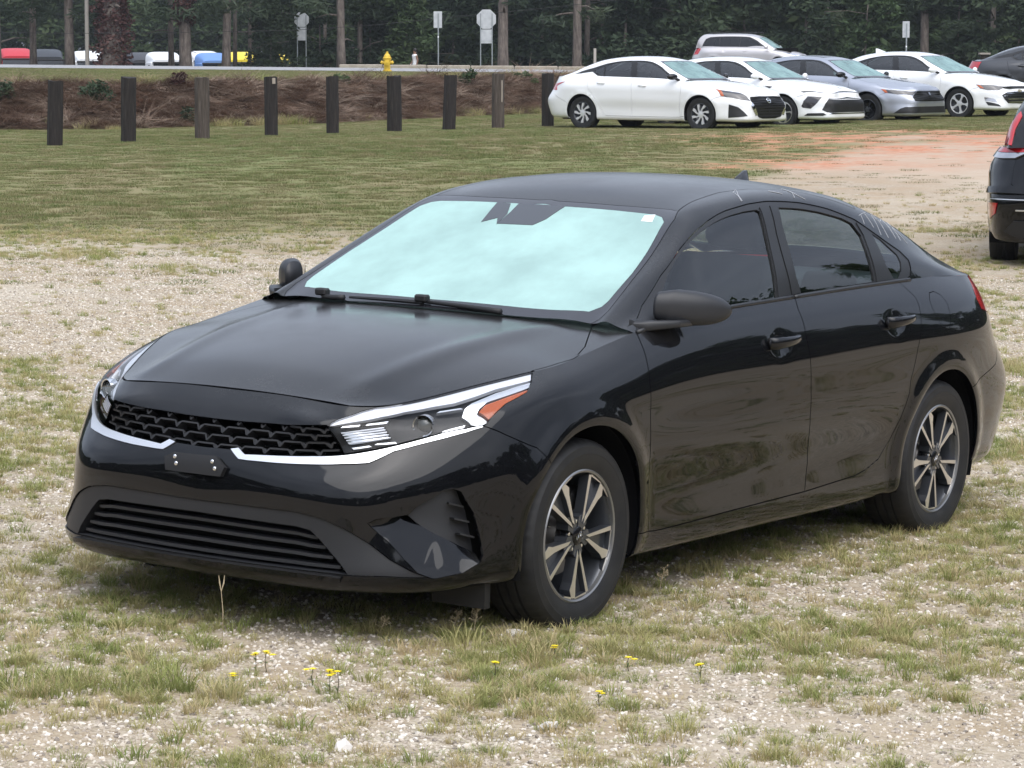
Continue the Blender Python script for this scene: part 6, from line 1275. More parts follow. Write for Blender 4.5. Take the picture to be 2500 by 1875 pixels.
def sedan(key, name, label, loc, rz, pm, wheel, mirror_m, group, dloset, graphics, xw=-2.824, step=.06, fn=None, bgroup=None):
    car = empty(name, loc, rz); tag(car, label, 'car', group); fn = fn or BGW[key]
    S, H, G, D = (orient(warp(HERO[k], fn)) for k in 'BHGD'); Q = HQ; A_ = {k: np.array(v) for k, v in BGUV['altima'].items()}; g = {k: np.array(v) for k, v in graphics.items()}
    AC, AR = .338, .368; kw = dict(step=step, gap=.003, flange=.01)
    se = S.at(Q['bumperseam'][-1])[0]; a0 = math.atan2(se[2]-AC, se[0]); fa = arch(S, 0, AC, AR, -R(17), a0, 14); fa2 = arch(S, 0, AC, AR, a0, math.pi+R(7), 22); hl = Q['headlamp']
    pobj('front_bumper', panel(S, cat_([0, 0], [fa[0][0], 0], fa, Q['bumperseam'][::-1], hl[8:14], [hl[13][0], S.V], [0, S.V]), sym=True, **kw), pm, car)
    df, dm, dr = A_['doorfront'], A_['doormid'], A_['doorrear']; dr = dr.copy(); sl0 = df[-1]
    hs = Q['hoodside']; rear = Q['hood'][-5:]; vt = rear[0][1]+.12
    pobj('bonnet', panel(H, cat_([0, 0], [H.U, 0], [H.U, hs[0][1]], hs, rear[:-1], [0, rear[-1][1]]), sym=True, **kw), pm, car)
    fen = panel(S, cat_(hl[8:14], [hl[13][0], S.V], df, fa2[::-1], Q['bumperseam'][::-1][1:]), **kw); fh = panel(H, cat_(hs, [hs[-1][0], vt], [H.U, vt], [H.U, hs[0][1]]), **kw)
    pair('front_wing', join(fen, fh), pm, car); pobj('cowl', panel(H, cat_(rear, [0, H.V], [H.U*.86, H.V], [hs[-1][0], vt]), step=.1, gap=0, flange=0, depth=.018, sym=True), M_DARK, car)
    doors = [pair('front_door', panel(S, cat_(df, dm[::-1]), **kw), pm, car), pair('rear_door', panel(S, cat_(dm, dr[::-1]), **kw), pm, car)]
    ra = arch(S, xw, AC, AR, R(-6), R(202), 34); uR = S.U; tl = Q['tail']
    pair('body_side', panel(S, cat_([fa2[-1][0], 0], fa2[-1], df[-1], dm[-1], dr[::-1], [tl[0][0], S.V], [tl[0][0], .62*S.V], ra[::-1][8:], [ra[0][0], 0]), **kw), pm, car)
    pobj('rear_bumper', panel(S, cat_([tl[0][0], S.V], [tl[0][0], .62*S.V], ra[::-1][8], ra[::-1][:8][::-1], [ra[-1][0], 0], [uR, 0], [uR, S.V]), sym=True, **kw), pm, car)
    pobj('boot_lid', panel(D, cat_([0, 0], [D.U, 0], [D.U, D.V], [0, D.V]), step=.08, gap=0, flange=0, sym=True), pm, car)
    ws, ft, dt, dl = Q['windshield'], Q['frit'], Q['ditch'], A_['dlo']
    pobj('windscreen_border', panel(G, cat_(ws, [0, 0], ft[::-1]), step=step, gap=.001, flange=0, sym=True), M_FRIT, car)
    wg = pobj('windscreen', panel(G, ft, step=.08, gap=0, flange=0, sym=True), M_WIND2, car)
    pobj('camera_housing', panel(G, np.abs(Q['sensor2']), step=.08, gap=0, flange=0, depth=-.002, sym=True), mat('sensor_grey'), wg)
    sx = np.array([fn(np.array([[x, 0.3, 1.2]]))[0, 0] for x in (-2.60, -2.53, -3.12, -3.25)])
    rwp = G.xy([(sx[0], 0), (sx[1], .47), (sx[2], .55), (sx[3], 0)]); rw = cat_([0, rwp[0][1]], rwp[1], rwp[2], [0, rwp[3][1]])
    pobj('roof', panel(G, cat_(ws[:5], dt[1:8], rw[1], rw[0]), sym=True, **kw), pm, car); pobj('rear_window', panel(G, rw, step=.1, gap=0, flange=0, sym=True), M_SIDEG, car)
    pobj('roof_rail_and_pillars', panel(G, cat_(ws[4:][::-1], dt[1:8], rw[1:], [0, G.V], [G.U, G.V], dl[::-1], [G.U, 0]), sym=True, **kw), pm, car)
    for i, sd in ((0, 1), (1, -1)):
        mm = (lambda v: v) if sd == 1 else mirror
        pobj('window_frame', mm(panel(G, dl, [A_['glassf'], A_['glassr'], A_['glassq']], step=step, gap=.001, flange=.01, depth=.002)), M_TRIM, car)
        pobj('window_glass', mm(panel(G, A_['glassf'], step=.1, gap=-.002, flange=0, depth=.008)), M_SIDEG, doors[0][i]); pobj('window_glass', mm(panel(G, A_['glassr'], step=.1, gap=-.002, flange=0, depth=.008)), M_SIDEG, doors[1][i]); pobj('quarter_glass', mm(panel(G, A_['glassq'], step=.1, gap=-.002, flange=0, depth=.006)), M_SIDEG, car)
        for di, hx, hz in ((0, -1.36, .875), (1, -2.36, .92)):
            p = S.at(S.xz([(hx, hz)]))[0]; b = MB(); b.tube([(hx+.10, (p[1]+.002)*sd, hz), (hx+.06, (p[1]+.028)*sd, hz), (hx-.06, (p[1]+.030)*sd, hz+.006), (hx-.10, (p[1]+.004)*sd, hz+.008)], [.010, .014, .013, .009], 8); b.build('door_handle', pm, doors[di][i], True)
        V = []; F = []; n_, m_ = 8, 14
        for q in range(n_+1):
            s_ = q/n_; y = .855+.19*s_; e_ = max(.05, (1-max(0, (s_-.35)/.65)**2.5))**.5*(.75+.25*min(1, s_*3))
            for w in range(m_): a = 2*math.pi*w/m_; V.append((-.60-.06*s_+.06*e_*math.cos(a), y*sd, 1.05+.062*e_*math.sin(a)))
        for q in range(n_):
            for w in range(m_): F.append((q*m_+w, q*m_+(w+1) % m_, (q+1)*m_+(w+1) % m_, (q+1)*m_+w))
        F += [tuple(range(m_)), tuple(n_*m_+w for w in range(m_))]; b = MB(); b.add(V, F); mo = b.build('door_mirror', mirror_m, car, True); b = MB(); b.tube([(-.56, .80*sd, .985), (-.59, .89*sd, 1.02)], [.03, .022], 8); b.build('mirror_foot', M_DARK, mo)
    pm_of = {'p_headlight': ('headlight', M_SMOKE_SOLID), 'p_grille': ('grille', M_DARK), 'p_chrome_strip': ('chrome_strip', M_CHROME), 'p_fog_grille': ('fog_grille', M_DARK), 'p_tail_light': ('tail_light', M_RED), 'p_amber': ('side_marker', M_AMBER), 'p_light_bar': ('light_bar', M_SMOKE_SOLID),
             'p_trim_bar': ('trim_bar', M_BLK_PLAIN), 'p_lower_slot': ('lower_slot', M_DARK), 'p_wing_vent': ('wing_vent', M_DARK), 'p_lower_grille': ('lower_grille', M_DARK), 'p_upper_slot': ('upper_grille', M_DARK), 'p_fog_lamp': ('fog_lamp', M_LAMPCHROME)}
    lamps = {}
    for n, p in g.items():
        if n not in pm_of: continue
        nm, m_ = pm_of[n]; cen = (p[:, 0] < 1e-6).any(); dp = -.008 if n in ('p_amber', 'p_chrome_strip') else -.005
        vf = panel(S, p, step=.05, gap=0, flange=.012, depth=dp)
        if cen: lamps[n] = pobj(nm, join(vf, mirror(vf)), m_, car)
        else: pair(nm, vf, m_, car)
    if 'p_tail_light' not in g:
        pair('tail_light', panel(S, cat_([tl[0][0], S.V-.02], [tl[0][0]+.02, S.V-.17], [tl[0][0]+.4, S.V-.19], [tl[0][0]+.4, S.V-.02]), step=.08, gap=0, flange=.01, depth=-.004), M_RED, car)
    # grille bars
    gp = g.get('p_grille')
    if gp is not None:
        nb = {'altima': 9, 'sonata': 0, 'accord': 5, 'malibu': 5}.get(key, 0); gm = M_CHROME if key == 'malibu' else M_BLK_PLAIN
        for k in range(nb):
            v = gp[:, 1].min()+(gp[:, 1].max()-gp[:, 1].min())*(k+.5)/nb; us = np.linspace(0, gp[:, 0].max(), 60); ok = inside(gp, np.stack([np.maximum(us, 1e-4), np.full(60, v)], 1)); us = us[ok]
            if len(us) > 4: rb = ribbon(S, np.stack([us[::4], np.full(len(us[::4]), v)], 1), .008 if key != 'malibu' else .012, -.018, -.004); sym_mb(rb).build('grille_bar', gm, lamps['p_grille'])
    bp = g.get('badge')
    if bp is not None:
        sf = H if key == 'sonata' else S; P = sf.at([[0, bp[0][1]]])[0]; N = Vector(sf.nrm([[0, bp[0][1]]])[0]); e2 = empty('badge', P+np.array(N)*.012, 0, car); e2.rotation_euler = Vector((0, 0, 1)).rotation_difference(N).to_euler()
        b = MB()
        if key == 'altima':
            b.tube([(.052*math.cos(a), .058*math.sin(a), 0) for a in np.linspace(0, 6.2832, 25)], .008, 6, False); b.box((0, 0, .002), (.022, .135, .012))
        elif key == 'accord':
            b.prism([(-.05, -.042), (.05, -.036), (.05, .036), (-.05, .042)], 0, .004); 
        elif key == 'malibu': b.prism([(-.016, -.075), (.016, -.075), (.016, -.03), (.03, -.03), (.03, .03), (.016, .03), (.016, .075), (-.016, .075), (-.016, .03), (-.03, .03), (-.03, -.03), (-.016, -.03)], 0, .014)
        else: b.tube([(.035*math.cos(a), .055*math.sin(a), 0) for a in np.linspace(0, 6.2832, 25)], .004, 6, False); b.box((0, 0, .001), (.05, .008, .006))
        bd = b.mesh('badge', False); bpy.data.objects.remove(e2); o = obj('badge', bd, mat('brass_badge', (.5, .42, .25), .3, .8) if key == 'malibu' else (M_BLK_PLAIN if key == 'accord' else M_CHROME), car); o.location = Vector(P)+N*(.008 if key == 'sonata' else .016)
        z = N; y = Vector((0, 1, 0)); x = y.cross(z).normalized(); y = z.cross(x); o.rotation_euler = Matrix((x, y, z)).transposed().to_euler()
        if key == 'accord':
            b = MB()
            for y0 in (-.018, .018): b.box((0, y0, .006), (.06, .010, .006))
            b.box((0, 0, .006), (.010, .036, .006)); b.build('badge_letter', M_CHROME, o)
    if 'sunroof' in g:
        q = G.at(g['sunroof']); x0, x1 = q[:, 0].min(), q[:, 0].max(); sr = G.xy([(x1, 0), (x1, .40), (x0, .40), (x0, 0)]); sr[0, 0] = sr[3, 0] = 0; pobj('sunroof', panel(G, sr, step=.08, gap=0, flange=.004, depth=-.003, sym=True), M_BLK_PLAIN, car)
    shp = cat_([0, .05], [fa[0][0], .05], arch(S, 0, AC, AR+.02, -R(17), math.pi+R(7), 24), [fa2[-1][0], .05], [ra[0][0], .05], arch(S, xw, AC, AR+.02, R(-6), R(202), 24), [ra[-1][0], .05], [uR, .05], [uR, S.V-.05], [0, S.V-.12])
    pobj('inner_shell', panel(S, shp, step=.15, gap=0, flange=0, depth=.06, sym=True), M_VOID, car)
    for xc in (0, xw):
        for sd in (1, -1): b = MB(); b.lathe([(AR+.012, .87*sd), (AR+.025, .56*sd), (.05, .55*sd)], 20, 'y', (xc, 0, AC), -R(18), math.pi+R(18)); b.build('wheel_housing', M_WELL, car, True, fix=False)
    b = MB(); b.box((xw/2, 0, .225), (4.1, 1.35, .05)); b.build('floor_pan', M_VOID, car)
    for y in (.38, -.38):
        b = MB(); b.box((-1.5, y, .55), (.5, .5, .25)); b.box((-1.82, y, .88), (.16, .5, .60)); b.box((-1.90, y, 1.22), (.11, .27, .17)); b.build('front_seat', M_SEAT, car, bevel=.03)
    b = MB(); b.box((-2.6, 0, .85), (.18, 1.3, .62)); b.build('rear_seat', M_SEAT, car, bevel=.04); b = MB(); b.box((-.72, 0, .84), (.6, 1.4, .24)); b.build('dashboard', M_DARK, car, bevel=.06)
    w = blade_wheel(car, wheel); place_wheels(w, [(0, .785, .332, 0), (xw, .785, .332, 20), (0, -.785, .332, 30), (xw, -.785, .332, 10)])
    return car
YAW = R(-37.8); GRP = 'sedans parked in a row at the edge of the lawn'
def at_bg(k): x, y, z = BGPOSE[k]; return (x, y, z-.0)
sedan('altima', 'sedan_car', 'white sedan with black wide grille, nearest of the parked row', at_bg('altima'), YAW, M_WHITE, 'swirl', M_BLK_PLAIN, GRP, None, BGUV['altima'])
sedan('sonata', 'sedan_car', 'white sedan with slim full-width light bar, second in the row', at_bg('sonata'), YAW, M_WHITE, 'cut', M_WHITE, GRP, None, BGUV['sonata'], xw=-2.835)
sedan('accord', 'sedan_car', 'silver sedan with black wheels and a dark sunroof', at_bg('accord'), YAW, M_SILVER, 'black', M_BLK_PLAIN, GRP, None, BGUV['accord'], xw=-2.835)
c = sedan('malibu', 'sedan_car', 'white sedan with silver five-spoke wheels and a roof fin, far right of the row', at_bg('malibu'), YAW, M_WHITE, 'star', M_WHITE, GRP, None, BGUV['malibu'], xw=-2.83)
b = MB(); b.add([(-2.35, 0, 1.445), (-2.60, .03, 1.415), (-2.60, -.03, 1.415), (-2.56, 0, 1.52), (-2.62, 0, 1.525)], [(0, 1, 3), (0, 3, 2), (1, 4, 3), (2, 3, 4), (1, 2, 4)]); b.build('roof_aerial', M_WHITE, c)
xg = (2106-1106)*K*72; sedan('altima', 'sedan_car', 'dark grey sedan seen from its tail at the right edge, behind the row', (xg+3.35, 72-1.6, gz(xg+3, 71)+.12), R(-24), M_GREY, 'plain', M_BLK_PLAIN, None, None, {}, fn=squarer((1.046, 1.028, 1.02)))
# ---------------------------------------------------------------- tall bodies: minivan on the road, sport utility at the right edge
def tall_car(name, label, loc, rz, pm, sc, GCv, GEv, GBx, dlo, panes, xw, wr, extras=None, wheel='plain', step=.07, group=None, floor=.25, back=None):
    car = empty(name, loc, rz); tag(car, label, 'car', group); fnw = lambda P: P*np.array(sc); S = orient(warp(SB, fnw)); H = orient(warp(SH, fnw)); Q = HQ
    G = orient(Surf([_g((c[0], 0, c[1]), e, belt_at(S, b_)) for c, e, b_ in zip(GCv, GEv, GBx)], 1, 0, None)); kw = dict(step=step, gap=.003, flange=.01)
    AC, AR = wr+.01, wr+.045; fa = arch(S, 0, AC, AR, -R(17), math.pi+R(10), 30); ra = arch(S, xw, AC, AR, -R(10), R(200), 34)
    body = cat_([0, 0], [fa[0][0], 0], fa, [fa[-1][0], 0], [ra[0][0], 0], ra, [ra[-1][0], 0], [S.U, 0], [S.U, S.V], [0, S.V]); pobj('body', panel(S, body, sym=True, **kw), pm, car)
    pobj('bonnet', panel(H, cat_([0, 0], [H.U, 0], [H.U, H.V], [0, H.V]), sym=True, step=step, gap=0, flange=0), pm, car)
    d = G.xz(dlo); pobj('upper_body', panel(G, cat_([0, 0], [0, G.V], [G.U, G.V], [G.U, 0]), [d, back(G)[0], back(G)[1]], sym=False, **kw), pm, car); pobj('upper_body', mirror(panel(G, cat_([0, 0], [0, G.V], [G.U, G.V], [G.U, 0]), [d, back(G)[0], back(G)[1]], **kw)), pm, car)
    for sd in (1, -1):
        mm = (lambda v: v) if sd == 1 else mirror
        for p in panes: pobj('window_glass', mm(panel(G, G.xz(p), step=.15, gap=0, flange=0, depth=.006)), M_DKGLASS, car)
        pobj('window_frame', mm(panel(G, d, [G.xz(p) for p in panes], step=step, gap=0, flange=0, depth=.003)), M_TRIM, car)
        bb = back(G); pobj('windscreen_half', mm(panel(G, bb[0], step=.12, gap=0, flange=0, depth=.002)), M_WIND2, car); pobj('rear_glass_half', mm(panel(G, bb[1], step=.12, gap=0, flange=0, depth=.002)), M_DKGLASS, car)
    b = MB(); b.box((xw/2, 0, floor), (abs(xw)+1.2, 1.3, .08)); b.box((xw/2, 0, .75), (abs(xw)+.9, 1.2, .7)); b.build('floor_pan', M_VOID, car)
    for xc in (0, xw):
        for sd in (1, -1): b = MB(); b.lathe([(AR+.012, .87*sc[1]*sd), (AR+.025, .56*sd), (.05, .55*sd)], 20, 'y', (xc, 0, AC), -R(20), math.pi+R(20)); b.build('wheel_housing', M_WELL, car, True, fix=False)
    w = blade_wheel(car, wheel, wr, .235); yy = .87*sc[1]-.11; place_wheels(w, [(0, yy, wr, 0), (xw, yy, wr, 20), (0, -yy, wr, 30), (xw, -yy, wr, 10)])
    if extras: extras(car, S, G)
    return car
M_DKGLASS = glass('privacy_glass', (.10, .11, .115), 1.3, 1.5)
def half_windows(xs_w, xs_r):
    def f_(G):
        a, b_, y0, y1 = xs_w; w = G.xy([(a, .03), (a-.02, y0), (b_-.02, y1), (b_, .03)]); r_ = G.solve(lambda P: P[:, [1, 2]], xs_r, G.grid()[1][:, 0] < -2.9); w[0, 0] = w[3, 0] = .012; r_[0, 0] = r_[-1, 0] = .012; return w, r_
    return f_
def van_extra(car, S, G):
    pair('tail_light', panel(S, S.solve(lambda P: P[:, [1, 2]], [(.60, 1.10), (.80, 1.08), (.86, .82), (.66, .80)], S.grid()[1][:, 0] < -3.6), step=.1, gap=0, flange=.01, depth=-.005), M_RED, car)
    for sd in (1, -1):
        b = MB(); b.ellipsoid((-.55, 1.05*sd, 1.13), (.09, .12, .08), 12, 8); b.build('door_mirror', M_SILVER2, car, True); b = MB(); b.tube([(-1.15, .56*sd, 1.755), (-1.3, .56*sd, 1.79), (-3.2, .56*sd, 1.79), (-3.35, .56*sd, 1.745)], .018, 6); b.build('roof_rail', M_DARK, car)
        b = MB(); p = S.at(S.xz([(-1.55, .95)]))[0]; b.tube([(-1.45, (p[1]+.02)*sd, .95), (-1.65, (p[1]+.02)*sd, .95)], .012, 6); b.build('door_handle', M_SILVER2, car)
    pair('headlight', panel(S, HQ['headlamp'], step=.08, gap=0, flange=.01, depth=-.004), M_LAMPCHROME, car)
GCv = [(-.10, 1.045), (-.55, 1.33), (-.95, 1.57), (-1.35, 1.70), (-1.9, 1.745), (-2.7, 1.75), (-3.4, 1.735), (-3.78, 1.66), (-3.92, 1.45), (-3.99, 1.22), (-4.03, 1.10)]
GEv = [(-.20, .74, 1.04), (-.62, .71, 1.30), (-1.0, .67, 1.52), (-1.38, .63, 1.64), (-1.9, .62, 1.69), (-2.7, .62, 1.70), (-3.36, .62, 1.68), (-3.70, .63, 1.60), (-3.83, .68, 1.42), (-3.90, .70, 1.20), (-3.93, .71, 1.10)]
GBv = (-.30, -.75, -1.1, -1.5, -2.0, -2.7, -3.3, -3.55, -3.68, -3.74, -3.78)
yv = 128.5; xv = wx(1681, yv)
tall_car('minivan', 'silver minivan driving along the road behind the parked sedans', (xv+.3, yv+.9, float(road_z(xv))+.05), R(-22), M_SILVER2, (1.122, 1.07, 1.09), GCv, GEv, GBv,
    [(-.62, 1.14), (-1.05, 1.42), (-1.40, 1.58), (-1.9, 1.61), (-2.8, 1.61), (-3.25, 1.58), (-3.45, 1.5), (-3.60, 1.17), (-2.7, 1.16), (-1.5, 1.145)],
    [[(-.78, 1.16), (-1.10, 1.40), (-1.42, 1.55), (-1.80, 1.585), (-1.83, 1.165)], [(-1.87, 1.17), (-1.85, 1.585), (-2.75, 1.585), (-2.78, 1.175)], [(-2.82, 1.175), (-2.80, 1.585), (-3.22, 1.555), (-3.42, 1.47), (-3.54, 1.185)]],
    -3.03, .335, van_extra, floor=.3, back=half_windows((-.22, -.98, .66, .60), [(.01, 1.60), (.50, 1.57), (.56, 1.24), (.01, 1.22)]))
def suv_extra(car, S, G):
    rear = S.grid()[1][:, 0] < -3.1; yzp = lambda pts, sf=S: sf.solve(lambda P: P[:, [1, 2]], pts, sf.grid()[1][:, 0] < -3.1)
    tl_ = yzp([(.86, 1.085), (.885, 1.03), (.62, 1.03), (.50, 1.085)]); pair('tail_light', panel(S, tl_, step=.05, gap=0, flange=.02, depth=-.02), M_LAMPCHROME, car)
    t2 = yzp([(.855, 1.09), (.70, 1.13), (.40, 1.13), (.42, 1.09)]); pair('tail_light_upper', panel(S, t2, step=.05, gap=0, flange=.02, depth=-.022), M_RED, car)
    pl = yzp([(.735, 1.15), (.715, 1.26), (.66, 1.38), (.60, 1.46), (.585, 1.42), (.64, 1.30), (.665, 1.15)], G); pair('pillar_light', panel(G, pl, step=.05, gap=0, flange=.012, depth=-.010), M_RED, car)
    rf = yzp([(.885, .62), (.78, .62), (.80, .52), (.86, .46), (.89, .50)]); pair('rear_reflector', panel(S, rf, step=.04, gap=0, flange=.012, depth=-.008), M_RED, car)
    for z0, w_, m_ in ((.735, .012, M_BLK_PLAIN), (.655, .008, M_SATIN), (.56, .010, M_SATIN)):
        q = yzp([(y_, z0) for y_ in np.linspace(0, .84 if z0 > .6 else .60, 14)]); sym_mb(ribbon(S, q, w_, -.018, .0)).build('bumper_moulding', m_, car)
    st = yzp([(.0, .76), (.86, .76), (.89, .70), (.0, .70)]); st[0, 0] = st[3, 0] = S.U; vf = panel(S, st, step=.06, gap=0, flange=.03, depth=-.03); pobj('bumper_step', join(vf, mirror(vf)), M_BLACK, car)
    lo = yzp([(.0, .46), (.62, .46), (.70, .36), (.55, .30), (.0, .30)]); lo[0, 0] = lo[4, 0] = S.U; vf = panel(S, lo, step=.06, gap=0, flange=.03, depth=-.025); pobj('lower_valance', join(vf, mirror(vf)), M_DARK, car)
    q = yzp([(.62, 1.02), (.64, .95), (.655, .80), (.63, .775), (.40, .77), (.0, .77)]); sym_mb(ribbon(S, resample(q, .04), .006, -.001, .01)).build('tailgate_gap', M_VOID, car)
GCs = [(-.25, 1.12), (-.60, 1.33), (-.95, 1.50), (-1.3, 1.61), (-1.8, 1.66), (-2.5, 1.655), (-3.0, 1.62), (-3.25, 1.54), (-3.42, 1.38), (-3.54, 1.22), (-3.60, 1.14)]
GEs = [(-.35, .70, 1.115), (-.67, .67, 1.31), (-1.0, .63, 1.46), (-1.33, .60, 1.55), (-1.8, .59, 1.60), (-2.5, .585, 1.595), (-2.95, .58, 1.56), (-3.18, .60, 1.48), (-3.33, .64, 1.35), (-3.44, .68, 1.20), (-3.49, .70, 1.13)]
GBs = (-.40, -.8, -1.1, -1.4, -1.9, -2.5, -2.9, -3.08, -3.18, -3.25, -3.30)
ys_ = 27.0; xs_ = wx(2131, ys_)+.92
zs_ = gz(xs_, ys_)
tall_car('sport_utility_car', 'black sport utility car at the right edge, its tail lamp and bumper corner showing', (xs_+.80, ys_+3.28, gz(xs_+.5, ys_+2)-.05), R(76), M_BLACK, (1.0, 1.02, 1.10), GCs, GEs, GBs,
    [(-.72, 1.16), (-1.1, 1.38), (-1.4, 1.49), (-2.4, 1.50), (-2.85, 1.42), (-3.05, 1.26), (-2.9, 1.19), (-1.5, 1.17)],
    [[(-.85, 1.18), (-1.15, 1.37), (-1.42, 1.465), (-1.75, 1.475), (-1.78, 1.185)], [(-1.84, 1.19), (-1.81, 1.475), (-2.38, 1.475), (-2.52, 1.2)]], -2.70, .35, suv_extra, floor=.28, back=half_windows((-.45, -1.05, .60, .52), [(.01, 1.50), (.45, 1.47), (.55, 1.26), (.01, 1.24)]))

build_hero()
# ---------------------------------------------------------------- a walker beyond the road
def walker(x, y):
    z = gz(x, y); me = bpy.data.meshes.new('body')
    J = {'pel': (0, 0, .92, .13, .10), 'sp': (0, .01, 1.10, .125, .09), 'ch': (0, 0, 1.30, .16, .10), 'nk': (0, .01, 1.46, .055, .055), 'hd': (0, .0, 1.56, .075, .09), 'ht': (0, .01, 1.67, .06, .07),
         'ls': (-.17, 0, 1.40, .055, .055), 'le': (-.24, .03, 1.13, .042, .042), 'lw': (-.22, -.12, .93, .032, .032), 'lh': (-.21, -.17, .86, .035, .025),
         'rs': (.17, 0, 1.40, .055, .055), 're': (.23, .04, 1.13, .042, .042), 'rw': (.24, -.04, .89, .032, .032), 'rh': (.24, -.06, .81, .035, .025),
         'lhp': (-.09, 0, .86, .085, .085), 'lk': (-.10, -.06, .48, .06, .06), 'la': (-.10, .03, .09, .04, .04), 'lt': (-.10, -.12, .04, .035, .03), 'rhp': (.09, 0, .86, .085, .085), 'rk': (.10, .02, .48, .06, .06), 'ra': (.11, .16, .10, .04, .04), 'rt': (.11, .02, .04, .035, .03)}
    E_ = [('pel', 'sp'), ('sp', 'ch'), ('ch', 'nk'), ('nk', 'hd'), ('hd', 'ht'), ('ch', 'ls'), ('ls', 'le'), ('le', 'lw'), ('lw', 'lh'), ('ch', 'rs'), ('rs', 're'), ('re', 'rw'), ('rw', 'rh'), ('pel', 'lhp'), ('lhp', 'lk'), ('lk', 'la'), ('la', 'lt'), ('pel', 'rhp'), ('rhp', 'rk'), ('rk', 'ra'), ('ra', 'rt')]
    ks = list(J); me.from_pydata([J[k][:3] for k in ks], [(ks.index(a), ks.index(b)) for a, b in E_], [])
    m = mat('walker_skin_and_clothes', (.3, .2, .15), .8); t = NT(m); zz = t.n('ShaderNodeSeparateXYZ', {0: t.objc}).outputs[2]; xx = t.math('ABSOLUTE', t.n('ShaderNodeSeparateXYZ', {0: t.objc}).outputs[0])
    skin = (.20, .115, .075); body = t.mix(t.math('GREATER_THAN', zz, .93), (.30, .29, .28), (.78, .78, .78)); body = t.mix(t.math('GREATER_THAN', zz, 1.44), body, skin); body = t.mix(t.math('LESS_THAN', zz, .52), body, skin); body = t.mix(t.math('GREATER_THAN', xx, .195), body, skin); t.set('Base Color', body)
    o = obj('person', me, m); o.location = (x, y, z); o.rotation_euler = (0, 0, R(-60)); sk = o.modifiers.new('skin', 'SKIN'); 
    for i, k in enumerate(ks): me.skin_vertices[0].data[i].radius = J[k][3:5]
    me.skin_vertices[0].data[0].use_root = True; sd = o.modifiers.new('sub', 'SUBSURF'); sd.levels = sd.render_levels = 2
    tag(o, 'person in a white top and grey shorts walking beyond the road', 'person')
    b = MB(); b.ellipsoid((0, .03, 1.63), (.095, .105, .105), 12, 8); b.ellipsoid((0, .09, 1.53), (.07, .05, .10), 10, 6); b.build('hair', mat('dark_hair', (.012, .010, .009), .6), o, True)
walker(wx(897, 137.5), 137.5)
# ---------------------------------------------------------------- small things in the foreground
def on_ground(u, v):
    """point of the yard under a bearing (photograph units)"""
    d = Vector(((u-1106)*K, 1, 0)); ys2 = np.linspace(6, 30, 3000); pv = 829.5+6248.4*np.tan(np.arctan2(EYE-ground_z((u-1106)*K*ys2, ys2), ys2)-R(6.43287)); i = int(np.argmin(np.abs(pv-v))); return (u-1106)*K*float(ys2[i]), float(ys2[i])
M_PETAL = mat('yellow_petal', (.85, .70, .03), .6); M_STEM = mat('dry_stem', (.07, .06, .03), .8); M_LEAFY = mat('weed_leaf', (.10, .13, .045), .7)
fl = [(492, 1463, .045, 'lone yellow flower left of the other yellow flowers'), (543, 1418, .05, 'yellow flower at the right end of the long grass strip'), (566, 1415, .06, 'yellow flower just right of the long grass strip'), (668, 1452, .05, 'small yellow flower left of a double bloom'), (705, 1458, .07, 'yellow bloom, left one of a touching pair'), (722, 1460, .065, 'yellow bloom, right one of a touching pair'), (1068, 1437, .05, 'tiny yellow flower below the front bumper corner'), (1200, 1400, .045, 'tiny yellow flower just below the front tyre'), (1362, 1425, .04, 'tiny yellow flower right of the front tyre'), (1298, 1500, .04, 'yellow flower bud below and right of the front tyre'), (1520, 1440, .04, 'yellow flower far right of the front tyre')]
for i, (u, v, h, lab) in enumerate(fl):
    x, y = on_ground(u, v+h*620); z = gz(x, y); e = empty('yellow_flower', (x, y, z), i*1.1); tag(e, lab, 'flower', 'yellow flowers in the gravel'); r = np.random.default_rng(i)
    b = MB(); b.tube([(0, 0, 0), (.004, .002, h*.6), (.0, .0, h)], [.0016, .0013, .0012], 5); b.build('stem', M_STEM, e)
    for q in range(3 if i in (2, 4) else 2):
        cx, cy, cz = (r.normal(0, .008) if q else 0), (r.normal(0, .008) if q else 0), h-.006*q; b = MB()
        for k in range(6): a = k*math.pi/3+q; b.add([(cx, cy, cz), (cx+.008*math.cos(a-.4), cy+.008*math.sin(a-.4), cz+.004), (cx+.014*math.cos(a), cy+.014*math.sin(a), cz+.003), (cx+.008*math.cos(a+.4), cy+.008*math.sin(a+.4), cz+.004)], [(0, 1, 2, 3)])
        b.ellipsoid((cx, cy, cz+.003), (.004, .004, .003), 8, 5); b.build('bloom', M_PETAL, e)
    b = MB()
    for k in range(5): a = r.uniform(0, 6.28); q = h*r.uniform(.1, .6); b.add([(0, 0, q), (.012*math.cos(a-.3), .012*math.sin(a-.3), q+.008), (.026*math.cos(a), .026*math.sin(a), q+.006), (.012*math.cos(a+.3), .012*math.sin(a+.3), q+.008)], [(0, 1, 2, 3)])
    b.build('leaves', M_LEAFY, e)
M_SEED = mat('seed_head_straw', (.42, .34, .22), .8)
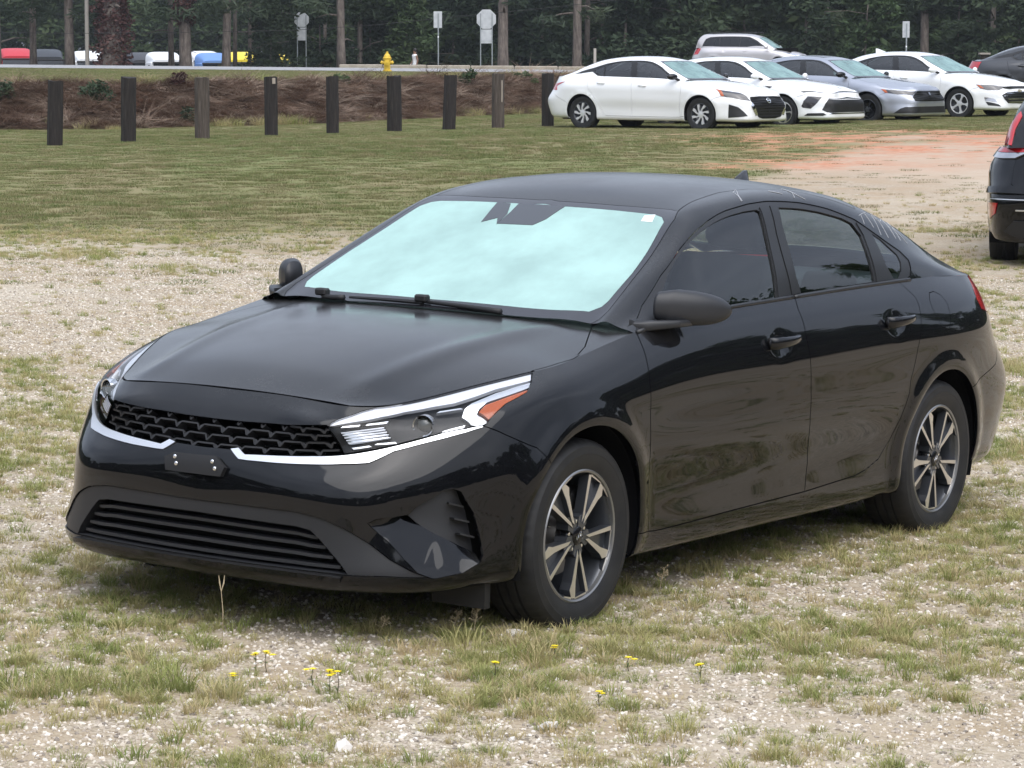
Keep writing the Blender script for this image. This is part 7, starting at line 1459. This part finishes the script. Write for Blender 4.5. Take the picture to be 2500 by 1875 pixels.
x, y = on_ground(470, 1392); b = MB(); b.tube([(0, 0, 0), (.003, 0, .10), (-.002, 0, .17)], [.0018, .0015, .001], 5); e = b.build('grass_stalk', M_SEED); e.location = (x, y, gz(x, y)); tag(e, 'tall pale forked grass stalk standing before the front bumper', 'grass stalk')
for s in (-1, 1): b = MB(); b.tube([(-.002, 0, .165), (.006*s, 0, .19), (.009*s, .002, .215)], [.0012, .0022, .0008], 5); b.build('seed_head', M_SEED, e)
for i, (u, v, h, lab) in enumerate(((1020, 1375, .10, 'feathery dry seed head below the bumper corner, tallest of its kind'), (975, 1365, .06, 'short feathery seed head left of the tallest one'), (1182, 1350, .05, 'small feathery seed head beside the front tyre foot'), (1428, 1282, .09, 'feathery seed head right of the front tyre against the dark'), (815, 1372, .05, 'low feathery seed head under the bumper middle'))):
    x, y = on_ground(u, v); e = empty('seeding_grass', (x, y, gz(x, y))); tag(e, lab, 'grass stalk', 'feathery grass stalks by the front tyre'); r = np.random.default_rng(40+i); b = MB(); b.tube([(0, 0, 0), (.01, 0, h*.6), (.02, 0, h)], .0012, 4); b.build('stalk', M_SEED, e); b = MB()
    for k in range(26): q = r.uniform(.45, 1); a = r.uniform(0, 6.28); L_ = .022*(1.2-q)+.006; p0 = (.02*q, 0, h*q); p1 = (p0[0]+L_*math.cos(a), L_*math.sin(a), p0[2]+.010); b.tube([p0, p1], [.0006, .0006], 3); b.ellipsoid(p1, (.0016, .0016, .0026), 5, 3)
    b.build('seeds', M_SEED, e)
for i, (u, v, s, lab) in enumerate(((1112, 1372, .032, 'largest pale stone lying before the front tyre'), (1083, 1375, .013, 'small white stone beside the largest stone'), (1183, 1575, .026, 'pale flat stone in the lower middle foreground'), (1105, 1600, .014, 'round grey stone in the lower middle foreground'), (735, 1620, .03, 'pale stone near the bottom edge left of the middle'))):
    x, y = on_ground(u, v); o = obj('stone', stone_mesh(300+i), mat('loose_stone', (.55, .52, .48), .9)); o.location = (x, y, gz(x, y)+s*.25); o.scale = (s*1.25, s, s*.75); o.rotation_euler = (.2*i, .1, i*1.7); tag(o, lab, 'stone')
